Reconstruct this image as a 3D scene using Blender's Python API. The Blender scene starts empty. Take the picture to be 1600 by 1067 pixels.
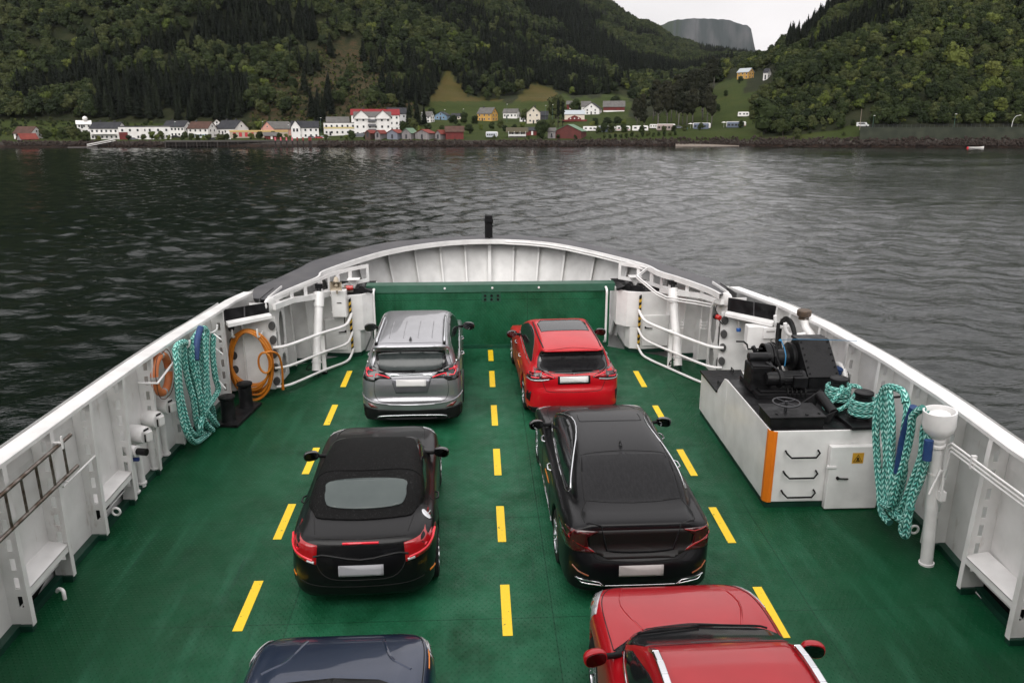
import bpy, bmesh, math, random
import numpy as np
from mathutils import Vector, Matrix, noise
from mathutils.bvhtree import BVHTree
R_ = math.radians
sc = bpy.context.scene
COL = sc.collection

# ------------------------------------------------------------------ camera
# The ferry is modelled in its own frame (deck = z 0, bow = +y) and floats bow-up in the world.
TRIM = R_(2.77)
DECK_H = 3.5
SHIP = Matrix.Translation((0, 0, DECK_H)) @ Matrix.Rotation(TRIM, 4, 'X')
cam = bpy.data.cameras.new('camera'); cam.lens = 28.8; cam.sensor_width = 36
cam.clip_start = 0.1; cam.clip_end = 20000
co = bpy.data.objects.new('camera', cam); COL.objects.link(co); sc.camera = co
co.matrix_world = SHIP @ Matrix.Translation((0, 0, 6.0)) @ Matrix.Rotation(-R_(2.52), 4, 'Z') @ Matrix.Rotation(R_(90 - 17.44), 4, 'X')
CAMZ = co.matrix_world.translation.z

# ------------------------------------------------------------------ sky and sun (overcast day)
SUN_EL, SUN_AZ = 40, 192          # degrees; azimuth clockwise from the bow
w = bpy.data.worlds.new('World'); sc.world = w; w.use_nodes = True
nt = w.node_tree; nt.nodes.clear()
sky = nt.nodes.new('ShaderNodeTexSky'); sky.sky_type = 'NISHITA'; sky.sun_disc = False
sky.sun_elevation = R_(SUN_EL); sky.sun_rotation = R_(SUN_AZ); sky.dust_density = 6; sky.air_density = 1.2
hs = nt.nodes.new('ShaderNodeHueSaturation'); hs.inputs['Saturation'].default_value = 0.10
nt.links.new(sky.outputs[0], hs.inputs['Color'])
tc = nt.nodes.new('ShaderNodeTexCoord')
nz = nt.nodes.new('ShaderNodeTexNoise'); nz.inputs['Scale'].default_value = 2.2; nz.inputs['Detail'].default_value = 5; nz.inputs['Roughness'].default_value = 0.5
mp = nt.nodes.new('ShaderNodeMapping'); mp.inputs['Scale'].default_value = (1, 1, 2.6)
nt.links.new(tc.outputs['Generated'], mp.inputs[0]); nt.links.new(mp.outputs[0], nz.inputs['Vector'])
cr = nt.nodes.new('ShaderNodeValToRGB'); cr.color_ramp.elements[0].position = 0.3; cr.color_ramp.elements[0].color = (5.2, 5.1, 5.15, 1)
cr.color_ramp.elements[1].position = 0.72; cr.color_ramp.elements[1].color = (7.6, 7.3, 7.35, 1)
nt.links.new(nz.outputs[0], cr.inputs[0])
mx = nt.nodes.new('ShaderNodeMix'); mx.data_type = 'RGBA'; mx.inputs[0].default_value = 0.9
nt.links.new(hs.outputs[0], mx.inputs[6]); nt.links.new(cr.outputs[0], mx.inputs[7])
# an overcast sky is about twice as bright overhead as at the horizon
sz = nt.nodes.new('ShaderNodeSeparateXYZ'); nt.links.new(tc.outputs['Generated'], sz.inputs[0])
zm = nt.nodes.new('ShaderNodeMapRange'); zm.inputs['From Min'].default_value = 0.1; zm.inputs['From Max'].default_value = 1.0; zm.inputs['To Min'].default_value = 1.0; zm.inputs['To Max'].default_value = 1.7; nt.links.new(sz.outputs[2], zm.inputs[0])
zs = nt.nodes.new('ShaderNodeVectorMath'); zs.operation = 'SCALE'; nt.links.new(mx.outputs[2], zs.inputs[0]); nt.links.new(zm.outputs[0], zs.inputs['Scale'])
bg = nt.nodes.new('ShaderNodeBackground'); bg.inputs[1].default_value = 0.10
out = nt.nodes.new('ShaderNodeOutputWorld')
nt.links.new(zs.outputs[0], bg.inputs[0]); nt.links.new(bg.outputs[0], out.inputs[0])
sl = bpy.data.lights.new('sun', 'SUN'); sl.energy = 1.5; sl.angle = R_(60); sl.color = (1, 0.97, 0.93)
so = bpy.data.objects.new('sun', sl); COL.objects.link(so)
sd = Vector((math.sin(R_(SUN_AZ)) * math.cos(R_(SUN_EL)), math.cos(R_(SUN_AZ)) * math.cos(R_(SUN_EL)), math.sin(R_(SUN_EL))))
so.rotation_euler = sd.to_track_quat('Z', 'Y').to_euler()
sc.view_settings.view_transform = 'Standard'; sc.view_settings.look = 'None'
sc.view_settings.exposure = 0.60; sc.view_settings.gamma = 1.0
sc.cycles.use_denoising = True
sc.cycles.volume_bounces = 0
sc.cycles.max_bounces = 8

# ------------------------------------------------------------------ materials
MATS = {}
def mat(name, col, rough=0.6, metal=0.0, col2=None, nscale=3.0, namt=(0.35, 0.7), bump=0.0, bscale=30.0, coat=0.0, rough2=None,
        spec=0.5, detail=4, stretch=None, croug=0.05, rust=0.0, rscale=1.6, emit=None):
    """Principled paint whose colour wanders between col and col2 with an optional fine bump and rust stains."""
    if name in MATS: return MATS[name]
    m = bpy.data.materials.new(name); m.use_nodes = True; N = m.node_tree; L = N.links
    b = N.nodes['Principled BSDF']
    b.inputs['Base Color'].default_value = (*col, 1); b.inputs['Roughness'].default_value = rough
    b.inputs['Metallic'].default_value = metal; b.inputs['Specular IOR Level'].default_value = spec
    if coat: b.inputs['Coat Weight'].default_value = coat; b.inputs['Coat Roughness'].default_value = croug
    t = N.nodes.new('ShaderNodeTexCoord'); vec = t.outputs['Object']
    if stretch:
        q = N.nodes.new('ShaderNodeMapping'); q.inputs['Scale'].default_value = stretch; L.new(vec, q.inputs[0]); vec = q.outputs[0]
    n = N.nodes.new('ShaderNodeTexNoise'); n.inputs['Scale'].default_value = nscale; n.inputs['Detail'].default_value = detail
    L.new(vec, n.inputs['Vector'])
    r = N.nodes.new('ShaderNodeValToRGB'); r.color_ramp.elements[0].position = namt[0]; r.color_ramp.elements[1].position = namt[1]
    c2 = col2 or tuple(c * 0.8 for c in col)
    r.color_ramp.elements[0].color = (*col, 1); r.color_ramp.elements[1].color = (*c2, 1)
    L.new(n.outputs[0], r.inputs[0]); cs = r.outputs[0]
    if rust:
        n2 = N.nodes.new('ShaderNodeTexNoise'); n2.inputs['Scale'].default_value = rscale; n2.inputs['Detail'].default_value = 8; n2.inputs['Roughness'].default_value = 0.72
        q2 = N.nodes.new('ShaderNodeMapping'); q2.inputs['Scale'].default_value = (3, 3, 0.8); L.new(t.outputs['Object'], q2.inputs[0]); L.new(q2.outputs[0], n2.inputs['Vector'])
        r2 = N.nodes.new('ShaderNodeValToRGB'); r2.color_ramp.elements[0].position = 0.72 - rust * 0.12; r2.color_ramp.elements[1].position = 0.80
        r2.color_ramp.elements[0].color = (0, 0, 0, 1); r2.color_ramp.elements[1].color = (0.75, 0.75, 0.75, 1)
        L.new(n2.outputs[0], r2.inputs[0])
        mm = N.nodes.new('ShaderNodeMix'); mm.data_type = 'RGBA'; mm.inputs[7].default_value = (0.22, 0.12, 0.07, 1)
        L.new(r2.outputs[0], mm.inputs[0]); L.new(cs, mm.inputs[6]); cs = mm.outputs[2]
    L.new(cs, b.inputs['Base Color'])
    if rough2 is not None:
        mr = N.nodes.new('ShaderNodeMapRange'); mr.inputs['To Min'].default_value = rough; mr.inputs['To Max'].default_value = rough2
        mr.inputs['From Min'].default_value = 0.35; mr.inputs['From Max'].default_value = 0.65
        L.new(n.outputs[0], mr.inputs[0]); L.new(mr.outputs[0], b.inputs['Roughness'])
    if bump:
        nb = N.nodes.new('ShaderNodeTexNoise'); nb.inputs['Scale'].default_value = bscale; nb.inputs['Detail'].default_value = 3
        L.new(t.outputs['Object'], nb.inputs['Vector'])
        bu = N.nodes.new('ShaderNodeBump'); bu.inputs['Strength'].default_value = bump; bu.inputs['Distance'].default_value = 0.02
        L.new(nb.outputs[0], bu.inputs['Height']); L.new(bu.outputs[0], b.inputs['Normal'])
    if emit: b.inputs['Emission Color'].default_value = (*emit[0], 1); b.inputs['Emission Strength'].default_value = emit[1]
    MATS[name] = m
    return m

# ------------------------------------------------------------------ mesh helpers
class MB:
    def __init__(s): s.v = []; s.f = []; s.mi = []; s.uv = []
    def add(s, vs, fs, mi=0, uvs=None):
        o = len(s.v); s.v += [tuple(p) for p in vs]
        for k, f in enumerate(fs):
            s.f.append(tuple(i + o for i in f)); s.mi.append(mi); s.uv.append(uvs[k] if uvs else None)
        return s
    def hexa(s, p, mi=0):      # p: 4 bottom then 4 top
        return s.add(p, [(3, 2, 1, 0), (4, 5, 6, 7), (0, 1, 5, 4), (1, 2, 6, 5), (2, 3, 7, 6), (3, 0, 4, 7)], mi)
    def box(s, c, d, rot=None, mi=0):
        x, y, z = d[0] / 2, d[1] / 2, d[2] / 2
        P = [Vector(q) for q in ((-x, -y, -z), (x, -y, -z), (x, y, -z), (-x, y, -z), (-x, -y, z), (x, -y, z), (x, y, z), (-x, y, z))]
        if rot is not None:
            if isinstance(rot, (int, float)): rot = Matrix.Rotation(rot, 3, 'Z')
            P = [rot @ q for q in P]
        return s.hexa([q + Vector(c) for q in P], mi)
    def bar(s, a, b, w, h, mi=0, up=(0, 0, 1)):   # rectangular bar from a to b; w across, h along 'up'
        a = Vector(a); b = Vector(b); d = (b - a).normalized(); u = Vector(up)
        sd_ = d.cross(u)
        if sd_.length < 1e-4: sd_ = d.cross(Vector((1, 0, 0)))
        sd_.normalize(); u = sd_.cross(d)
        P = []
        for q in (a, b): P.append([q - sd_ * w / 2 - u * h / 2, q + sd_ * w / 2 - u * h / 2, q + sd_ * w / 2 + u * h / 2, q - sd_ * w / 2 + u * h / 2])
        A, B = P
        return s.add(A + B, [(0, 1, 2, 3), (7, 6, 5, 4), (0, 4, 5, 1), (1, 5, 6, 2), (2, 6, 7, 3), (3, 7, 4, 0)], mi)
    def prism(s, poly, f0, f1, mi=0):   # poly: list of 2d; f0,f1: functions 2d -> 3d for the two ends
        n = len(poly)
        vs = [f0(p) for p in poly] + [f1(p) for p in poly]
        fs = [tuple(range(n - 1, -1, -1)), tuple(range(n, 2 * n))] + [(i, (i + 1) % n, n + (i + 1) % n, n + i) for i in range(n)]
        return s.add(vs, fs, mi)
    def tube(s, pts, r, n=8, closed=False, mi=0, caps=True):
        P = [Vector(p) for p in pts]; m = len(P)
        rr = r if isinstance(r, (list, tuple)) else [r] * m
        T = []
        for i in range(m):
            if closed: d = P[(i + 1) % m] - P[i - 1]
            else: d = P[min(i + 1, m - 1)] - P[max(i - 1, 0)]
            T.append(d.normalized() if d.length > 1e-9 else Vector((0, 0, 1)))
        u = T[0].orthogonal().normalized(); vs = []; L = [0.0]
        for i in range(m):
            if i: u = (u - T[i] * u.dot(T[i])); u = u.normalized() if u.length > 1e-6 else T[i].orthogonal().normalized(); L.append(L[-1] + (P[i] - P[i - 1]).length)
            b = T[i].cross(u)
            for k in range(n):
                a = 2 * math.pi * k / n; vs.append(P[i] + (u * math.cos(a) + b * math.sin(a)) * rr[i])
        L.append(L[-1] + (P[0] - P[-1]).length)
        fs = []; uv = []
        for i in range(m if closed else m - 1):
            j = (i + 1) % m
            for k in range(n):
                k2 = (k + 1) % n
                fs.append((i * n + k, i * n + k2, j * n + k2, j * n + k))
                uv.append([(L[i], k / n), (L[i], (k + 1) / n), (L[i + 1], (k + 1) / n), (L[i + 1], k / n)])
        if caps and not closed:
            fs.append(tuple(range(n - 1, -1, -1))); uv.append([(0, 0)] * n)
            fs.append(tuple((m - 1) * n + k for k in range(n))); uv.append([(0, 0)] * n)
        return s.add(vs, fs, mi, uv)
    def cyl(s, a, b, r, r2=None, n=20, mi=0): return s.tube([a, b], [r, r if r2 is None else r2], n, mi=mi)
    def lathe(s, prof, o, axis=(0, 0, 1), n=24, mi=0):   # prof: (radius, height along axis)
        o = Vector(o); ax = Vector(axis).normalized(); u = ax.orthogonal().normalized(); b = ax.cross(u); vs = []; fs = []
        for r, h in prof:
            for k in range(n):
                a = 2 * math.pi * k / n; vs.append(o + ax * h + (u * math.cos(a) + b * math.sin(a)) * max(r, 1e-4))
        for i in range(len(prof) - 1):
            for k in range(n): fs.append((i * n + k, i * n + (k + 1) % n, (i + 1) * n + (k + 1) % n, (i + 1) * n + k))
        fs.append(tuple(range(n - 1, -1, -1))); fs.append(tuple((len(prof) - 1) * n + k for k in range(n)))
        return s.add(vs, fs, mi)
    def strip(s, A, B, mi=0):   # quads between two polylines
        n = len(A); return s.add(list(A) + list(B), [(i, i + 1, n + i + 1, n + i) for i in range(n - 1)], mi)
    def build(s, name, m, parent=None, smooth=None, bevel=0, sub=0, off=None, mods=True):
        me = bpy.data.meshes.new(name)
        o_ = Vector(off) if off is not None else (parent.matrix_world.translation if parent is not None and parent.get('_loc') else Vector((0, 0, 0)))
        me.from_pydata([(p[0] - o_[0], p[1] - o_[1], p[2] - o_[2]) for p in s.v], [], s.f)
        ms = m if isinstance(m, (list, tuple)) else [m]
        for q in ms: me.materials.append(q)
        if len(ms) > 1: me.polygons.foreach_set('material_index', s.mi)
        if any(u is not None for u in s.uv):
            ul = me.uv_layers.new(name='UVMap'); k = 0; dat = []
            for f, u in zip(s.f, s.uv): dat += [c for q in (u or [(0, 0)] * len(f)) for c in q]
            ul.data.foreach_set('uv', dat)
        me.update()
        if smooth is not None:
            me.shade_smooth()
            if smooth < 179: me.set_sharp_from_angle(angle=R_(smooth))
        o = bpy.data.objects.new(name, me); COL.objects.link(o)
        if parent is not None: o.parent = parent
        elif off is not None: o.location = o_
        if bevel:
            bv = o.modifiers.new('bevel', 'BEVEL'); bv.width = bevel; bv.segments = 2; bv.limit_method = 'ANGLE'; bv.angle_limit = R_(35); bv.harden_normals = False
        if sub: sm = o.modifiers.new('sub', 'SUBSURF'); sm.levels = sub; sm.render_levels = sub
        return o

def tag(o, label=None, cat=None, group=None, kind=None):
    if label: o['label'] = label
    if cat: o['category'] = cat
    if group: o['group'] = group
    if kind: o['kind'] = kind
    return o
SHIPOBJ = []
def thing(name, label, cat, loc=(0, 0, 0), rz=0, group=None, ship=True):
    o = bpy.data.objects.new(name, None); COL.objects.link(o); o.empty_display_size = 0.2
    o.location = loc; o.rotation_euler = (0, 0, rz); tag(o, label, cat, group)
    if ship: SHIPOBJ.append(o)
    return o
def part(mb, name, m, t, smooth=None, bevel=0, sub=0, label=None):
    """a child mesh whose vertices are given in the same frame as the thing's own location"""
    o = mb.build(name, m, None, smooth, bevel, sub, off=t.location if t.type == 'EMPTY' and t.parent is None else None)
    o.location = (0, 0, 0)
    if t.type != 'EMPTY' or t.parent is not None:
        root = t
        while root.parent is not None: root = root.parent
        l = Vector(root.location); o.data.transform(Matrix.Translation(-l)); o.data.update()
    o.parent = t
    if label: o['label'] = label
    return o
def single(mb, name, m, label, cat, group=None, smooth=None, bevel=0, sub=0, ship=True, loc=(0, 0, 0)):
    o = mb.build(name, m, None, smooth, bevel, sub, off=loc); tag(o, label, cat, group)
    if ship: SHIPOBJ.append(o)
    return o
def struct(mb, name, m, smooth=None, bevel=0, ship=True, kind='structure'):
    o = mb.build(name, m, None, smooth, bevel); o['kind'] = kind
    if ship: SHIPOBJ.append(o)
    return o
def copy_tree(o, parent=None):
    c = o.copy(); COL.objects.link(c); c.parent = parent
    for ch in list(o.children): copy_tree(ch, c)
    if parent is None and o in SHIPOBJ: SHIPOBJ.append(c)
    return c
def crom(pts, per=8, closed=False):
    """Catmull-Rom curve through points"""
    P = [Vector(p) for p in pts]; n = len(P); out_ = []
    for i in range(n if closed else n - 1):
        if closed: a, b, c, d = P[i - 1], P[i], P[(i + 1) % n], P[(i + 2) % n]
        else: a, b, c, d = P[max(i - 1, 0)], P[i], P[i + 1], P[min(i + 2, n - 1)]
        for k in range(per):
            t = k / per
            out_.append(0.5 * ((2 * b) + (c - a) * t + (2 * a - 5 * b + 4 * c - d) * t * t + (3 * b - a - 3 * c + d) * t ** 3))
    if not closed: out_.append(P[-1])
    return out_
def lerp_poly(P, y):     # P: [(key, value...)], piecewise linear on the first entry
    if y <= P[0][0]: return P[0][1]
    for a, b in zip(P, P[1:]):
        if y <= b[0]: return a[1] + (b[1] - a[1]) * (y - a[0]) / (b[0] - a[0])
    return P[-1][1]

# ================================================================== FERRY (ship frame: deck z = 0, bow +y)
WHITE = mat('white_paint', (0.74, 0.73, 0.72), 0.38, col2=(0.60, 0.595, 0.58), nscale=2.5, namt=(0.35, 0.75), bump=0.32, bscale=4, rust=1.15, coat=0.15, croug=0.2)
WHITE2 = mat('white_paint_clean', (0.77, 0.76, 0.75), 0.32, col2=(0.63, 0.62, 0.61), nscale=3, bump=0.08, bscale=8, rust=0.45, coat=0.2, croug=0.15)
GREYW = mat('greyed_white_paint', (0.50, 0.51, 0.505), 0.5, col2=(0.38, 0.39, 0.385), nscale=2.2, bump=0.15, bscale=7, rust=0.6)
BLACKP = mat('black_marine_paint', (0.006, 0.006, 0.0065), 0.30, col2=(0.012, 0.012, 0.013), nscale=6, bump=0.12, bscale=25, rough2=0.6, spec=.22)
BLACKM = mat('black_matt_paint', (0.005, 0.005, 0.006), 0.7, col2=(0.010, 0.010, 0.010), nscale=6, spec=.15)
CAPG = mat('dark_grey_cap_paint', (0.045, 0.045, 0.05), 0.55, col2=(0.075, 0.072, 0.075), nscale=2.2, namt=(0.3, 0.7), bump=0.1, bscale=30)
GREEN_D = mat('dark_green_coaming', (0.004, 0.03, 0.018), 0.45, col2=(0.006, 0.045, 0.028), nscale=4)
YELLOW = mat('yellow_road_paint', (0.84, 0.56, 0.010), 0.5, col2=(0.10, 0.12, 0.03), nscale=16, namt=(0.645, 0.70), bump=0.3, bscale=70, detail=9)
STEEL = mat('bare_steel', (0.25, 0.22, 0.20), 0.42, 0.85, col2=(0.10, 0.07, 0.05), nscale=9, namt=(0.4, 0.65))
ORANGE = mat('orange_paint', (0.75, 0.20, 0.01), 0.4, col2=(0.66, 0.16, 0.01))
RED = mat('red_lamp_lens', (0.42, 0.012, 0.008), 0.2, coat=0.6)
RUBBER = mat('black_rubber', (0.008, 0.008, 0.008), 0.6, col2=(0.014, 0.014, 0.014), spec=.2)

def deck_material():
    m = bpy.data.materials.new('green_deck_paint'); m.use_nodes = True; N = m.node_tree; L = N.links
    b = N.nodes['Principled BSDF']; t = N.nodes.new('ShaderNodeTexCoord')
    def noi(scale, detail=5, rough=0.6, st=None):
        n = N.nodes.new('ShaderNodeTexNoise'); n.inputs['Scale'].default_value = scale; n.inputs['Detail'].default_value = detail; n.inputs['Roughness'].default_value = rough
        if st:
            q = N.nodes.new('ShaderNodeMapping'); q.inputs['Scale'].default_value = st; L.new(t.outputs['Object'], q.inputs[0]); L.new(q.outputs[0], n.inputs['Vector'])
        else: L.new(t.outputs['Object'], n.inputs['Vector'])
        return n
    def ramp(src, p0, p1, c0, c1):
        r = N.nodes.new('ShaderNodeValToRGB'); r.color_ramp.elements[0].position = p0; r.color_ramp.elements[1].position = p1
        r.color_ramp.elements[0].color = (*c0, 1); r.color_ramp.elements[1].color = (*c1, 1); L.new(src, r.inputs[0]); return r
    def mixc(f, a, bb):
        q = N.nodes.new('ShaderNodeMix'); q.data_type = 'RGBA'; L.new(f, q.inputs[0])
        for s, v in ((6, a), (7, bb)):
            if isinstance(v, tuple): q.inputs[s].default_value = (*v, 1)
            else: L.new(v, q.inputs[s])
        return q.outputs[2]
    big = noi(0.55, 6, 0.65); mid = noi(3.0, 8, 0.7); tread = noi(1.3, 6, 0.6, (3.0, 0.35, 1)); fine = noi(40, 3)
    c = ramp(big.outputs[0], 0.36, 0.66, (0.0015, 0.036, 0.012), (0.004, 0.056, 0.022)).outputs[0]
    # the driving lanes are worn paler than the edges
    sl_ = N.nodes.new('ShaderNodeSeparateXYZ'); L.new(t.outputs['Object'], sl_.inputs[0]); sb_ = N.nodes.new('ShaderNodeMath'); sb_.operation = 'SUBTRACT'; L.new(sl_.outputs[0], sb_.inputs[0]); sb_.inputs[1].default_value = .33
    ab = N.nodes.new('ShaderNodeMath'); ab.operation = 'ABSOLUTE'; L.new(sb_.outputs[0], ab.inputs[0]); ml = N.nodes.new('ShaderNodeMapRange'); ml.interpolation_type = 'SMOOTHSTEP'; ml.inputs[1].default_value = 1.8; ml.inputs[2].default_value = 4.6; ml.inputs[3].default_value = .75; ml.inputs[4].default_value = 0; L.new(ab.outputs[0], ml.inputs[0])
    mw = N.nodes.new('ShaderNodeMath'); mw.operation = 'MULTIPLY'; L.new(ml.outputs[0], mw.inputs[0]); L.new(ramp(noi(1.1, 8, .7).outputs[0], .30, .62, (0, 0, 0), (1, 1, 1)).outputs[0], mw.inputs[1])
    c = mixc(mw.outputs[0], c, (0.018, 0.118, 0.058))
    c = mixc(ramp(tread.outputs[0], 0.52, 0.75, (0, 0, 0), (0.55, 0.55, 0.55)).outputs[0], c, (0.022, 0.112, 0.060))
    tyre = noi(2.2, 6, 0.6, (2.4, 0.16, 1)); c = mixc(ramp(tyre.outputs[0], 0.60, 0.72, (0, 0, 0), (0.5, 0.5, 0.5)).outputs[0], c, (0.008, 0.030, 0.020))
    c = mixc(ramp(mid.outputs[0], 0.62, 0.80, (0, 0, 0), (0.35, 0.35, 0.35)).outputs[0], c, (0.006, 0.030, 0.020))
    # small rust and chip marks
    chips = noi(9, 8, 0.8); c = mixc(ramp(chips.outputs[0], 0.73, 0.76, (0, 0, 0), (0.6, 0.6, 0.6)).outputs[0], c, (0.05, 0.035, 0.022))
    CB_ = c
    mr = N.nodes.new('ShaderNodeMapRange'); mr.inputs['From Min'].default_value = 0.38; mr.inputs['From Max'].default_value = 0.62
    mr.inputs['To Min'].default_value = 0.34; mr.inputs['To Max'].default_value = 0.62; L.new(mid.outputs[0], mr.inputs[0]); L.new(mr.outputs[0], b.inputs['Roughness'])
    b.inputs['Specular IOR Level'].default_value = 0.17
    # raised tread studs in staggered rows
    sx = N.nodes.new('ShaderNodeSeparateXYZ'); L.new(t.outputs['Object'], sx.inputs[0])
    def mth(op, a, v=None):
        q = N.nodes.new('ShaderNodeMath'); q.operation = op
        for k, z in enumerate((a, v)):
            if z is None: continue
            if isinstance(z, (int, float)): q.inputs[k].default_value = z
            else: L.new(z, q.inputs[k])
        return q.outputs[0]
    X = mth('MULTIPLY', sx.outputs[0], 2 * math.pi / 0.075); Y = mth('MULTIPLY', sx.outputs[1], 2 * math.pi / 0.105)
    s1 = mth('MULTIPLY', mth('SINE', X), mth('SINE', Y)); s2 = mth('MAXIMUM', mth('SUBTRACT', s1, 0.45), 0.0)
    # plate seams every 2 m across, 1.55 m along
    ly = mth('ABSOLUTE', mth('SUBTRACT', mth('FRACT', mth('DIVIDE', sx.outputs[1], 2.35)), 0.5)); lx = mth('ABSOLUTE', mth('SUBTRACT', mth('FRACT', mth('DIVIDE', mth('ADD', sx.outputs[0], 0.7), 3.1)), 0.5))
    seam = mth('MAXIMUM', mth('LESS_THAN', ly, 0.003), mth('LESS_THAN', lx, 0.0025))
    L.new(mixc(mth('MULTIPLY', seam, .45), CB_, (.004, .022, .012)), b.inputs['Base Color'])
    h = mth('ADD', mth('MULTIPLY', s2, 1.6), mth('ADD', mth('MULTIPLY', seam, 0.7), mth('MULTIPLY', mid.outputs[0], 0.8)))
    bu = N.nodes.new('ShaderNodeBump'); bu.inputs['Strength'].default_value = 0.8; bu.inputs['Distance'].default_value = 0.006
    L.new(h, bu.inputs['Height']); L.new(bu.outputs[0], b.inputs['Normal'])
    return m
DECK = deck_material()

ZR = lambda y: max(1.95, 2.32 - 0.024 * y)
SHELL = {-1: [(-14, -5.42), (8.6, -5.38), (10, -5.35), (11.9, -5.30), (13.4, -5.22), (14.3, -5.12), (15.9, -5.0), (17.2, -4.6)],
          1: [(-14, 6.1), (8.2, 6.17), (9.7, 6.30), (11.5, 6.33), (13.5, 6.24), (15.1, 6.04), (16.6, 5.52), (17.2, 5.15)]}
FLB = {-1: [(-14, -5.15), (12.0, -5.13), (13.3, -5.06), (14.3, -4.95), (15.2, -4.82)], 1: [(-14, 5.88), (8.5, 5.89), (10, 6.0), (11.5, 6.04), (13.5, 5.94), (15.0, 5.70)]}    # flange at the deck
FLT = {-1: [(-14, -5.14), (8, -5.13), (10, -5.09), (11.9, -5.04), (13.4, -4.96), (14.3, -4.88), (15.9, -4.74), (16.7, -4.52)],
        1: [(-14, 5.86), (8, 5.91), (9.7, 6.05), (11.5, 6.09), (13.5, 5.99), (15.1, 5.76), (16.6, 5.27)]}  # flange / rail inner edge
def sh(s, y): return lerp_poly(SHELL[s], y)

# deck plating and hull
mb = MB(); ys = [-14 + 0.5 * i for i in range(67)]
mb.strip([(sh(-1, y), y, 0) if y <= 17.2 else (-4.6 + (y - 17.2) * 1.55, y, 0) for y in ys], [(sh(1, y), y, 0) if y <= 17.2 else (5.15 - (y - 17.2) * 1.45, y, 0) for y in ys])
mb.f = [tuple(reversed(f)) for f in mb.f]
struct(mb, 'deck', DECK)
mb = MB()
HO = 0.10
def hull_line(z):
    k = 1 if z > 0 else 1 + z * 0.05
    P = [((sh(-1, y) - HO - 0.33) * k + 0.33, y, z) for y in [-14 + i * 2.0 for i in range(15)] + [15.5, 17.2]]
    P += [((x - 0.33) * k + 0.33, 17.2 + (y - 17.2) * (1.01 if z > 1 else 1.0 if z > .5 else 0.93 if z > -1 else 0.8), z) for x, y in [(-3.79, 19.75), (-2.46, 21.78), (-0.78, 22.5), (0.37, 22.82), (1.86, 22.38), (2.67, 21.75), (4.0, 19.7)]]
    P += [((sh(1, y) + HO - 0.33) * k + 0.33, y, z) for y in [17.2, 15.5] + [14 - i * 2.0 for i in range(15)]]
    return P
H = [hull_line(z) for z in (1.86, 1.0, -0.2, -2.5, -6.0)]
for a, b in zip(H, H[1:]): mb.strip(b, a)
struct(mb, 'ferry_hull', mat('hull_white', (0.7, 0.7, 0.69), 0.4, rust=0.5), smooth=60)
# yellow lane dashes painted on the plates
mb = MB()
for k in range(-4, 5):
    mb.box((0.30, 8.40 + 2.01 * k, 0.004), (0.115, 1.0, 0.002))
    if k < 5: mb.box((-2.805, 8.62 + 1.99 * k, 0.004), (0.115, 1.0, 0.002)); mb.box((3.45, 8.22 + 2.02 * k, 0.004), (0.115, 0.99, 0.002))
mb.box((0.30, 18.02, 0.004), (0.115, .80, 0.002))
struct(mb, 'lane_markings', YELLOW)

# bulwarks: shell plate, top rail, deep frames with slotted webs, freeing ports
def frame_mesh(s, y, zb=0.08):
    m = MB(); xs = sh(s, y) ; xb = lerp_poly(FLB[s], y); xt = lerp_poly(FLT[s], y); zt = ZR(y) - 0.02; t = 0.006
    zk = zt - 0.22
    xi = lambda z: xb + (xt - xb) * (z / 2.0) ** 1.5          # inner edge
    xm = lambda z: xs * 0.42 + xi(z) * 0.58
    def q(xa, xb_, z0, z1):
        P = [(xa(z0), y - t, z0), (xb_(z0), y - t, z0), (xb_(z0), y + t, z0), (xa(z0), y + t, z0), (xa(z1), y - t, z1), (xb_(z1), y - t, z1), (xb_(z1), y + t, z1), (xa(z1), y + t, z1)]
        m.hexa(P)
    hw = 0.028; zz = [zb + i * (zt - zb) / 16 for i in range(17)]
    for a, b in zip(zz, zz[1:]):
        q(lambda z: xs, lambda z: xm(z) + s * hw, a, b); q(lambda z: xm(z) - s * hw, xi, a, b)
    zs = [zb]; z = zb + 0.22
    while z < zt - 0.2: zs += [z, z + 0.15]; z += 0.245
    zs.append(zt)
    for i in range(0, len(zs) - 1, 2): q(lambda z: xm(z) + s * hw, lambda z: xm(z) - s * hw, zs[i], zs[i + 1])
    A = []; B = []
    for z in zz: A.append((xi(z), y - 0.05, z)); B.append((xi(z), y + 0.03, z))
    for i in range(16):
        (x0, _, z0), (x1, _, z1) = A[i], A[i + 1]; d = 0.010 * s
        m.hexa([(x0, y - 0.045, z0), (x0 - d, y - 0.045, z0), (x0 - d, y + 0.03, z0), (x0, y + 0.03, z0), (x1, y - 0.045, z1), (x1 - d, y - 0.045, z1), (x1 - d, y + 0.03, z1), (x1, y + 0.03, z1)])
    return m
FR = {-1: [0.35 + 0.988 * k for k in range(-3, 13)] + [13.20, 14.20, 15.18], 1: [7.52 - 0.985 * k for k in range(10, 0, -1)] + [7.52, 8.49, 9.50, 10.5, 11.5, 12.5, 13.5, 14.5, 15.0]}
PORTS = {-1: [(4.30, 5.29), (6.28, 7.265), (8.254, 9.242), (10.23, 11.218)], 1: [(5.55, 6.535), (7.52, 8.49)]}
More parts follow.
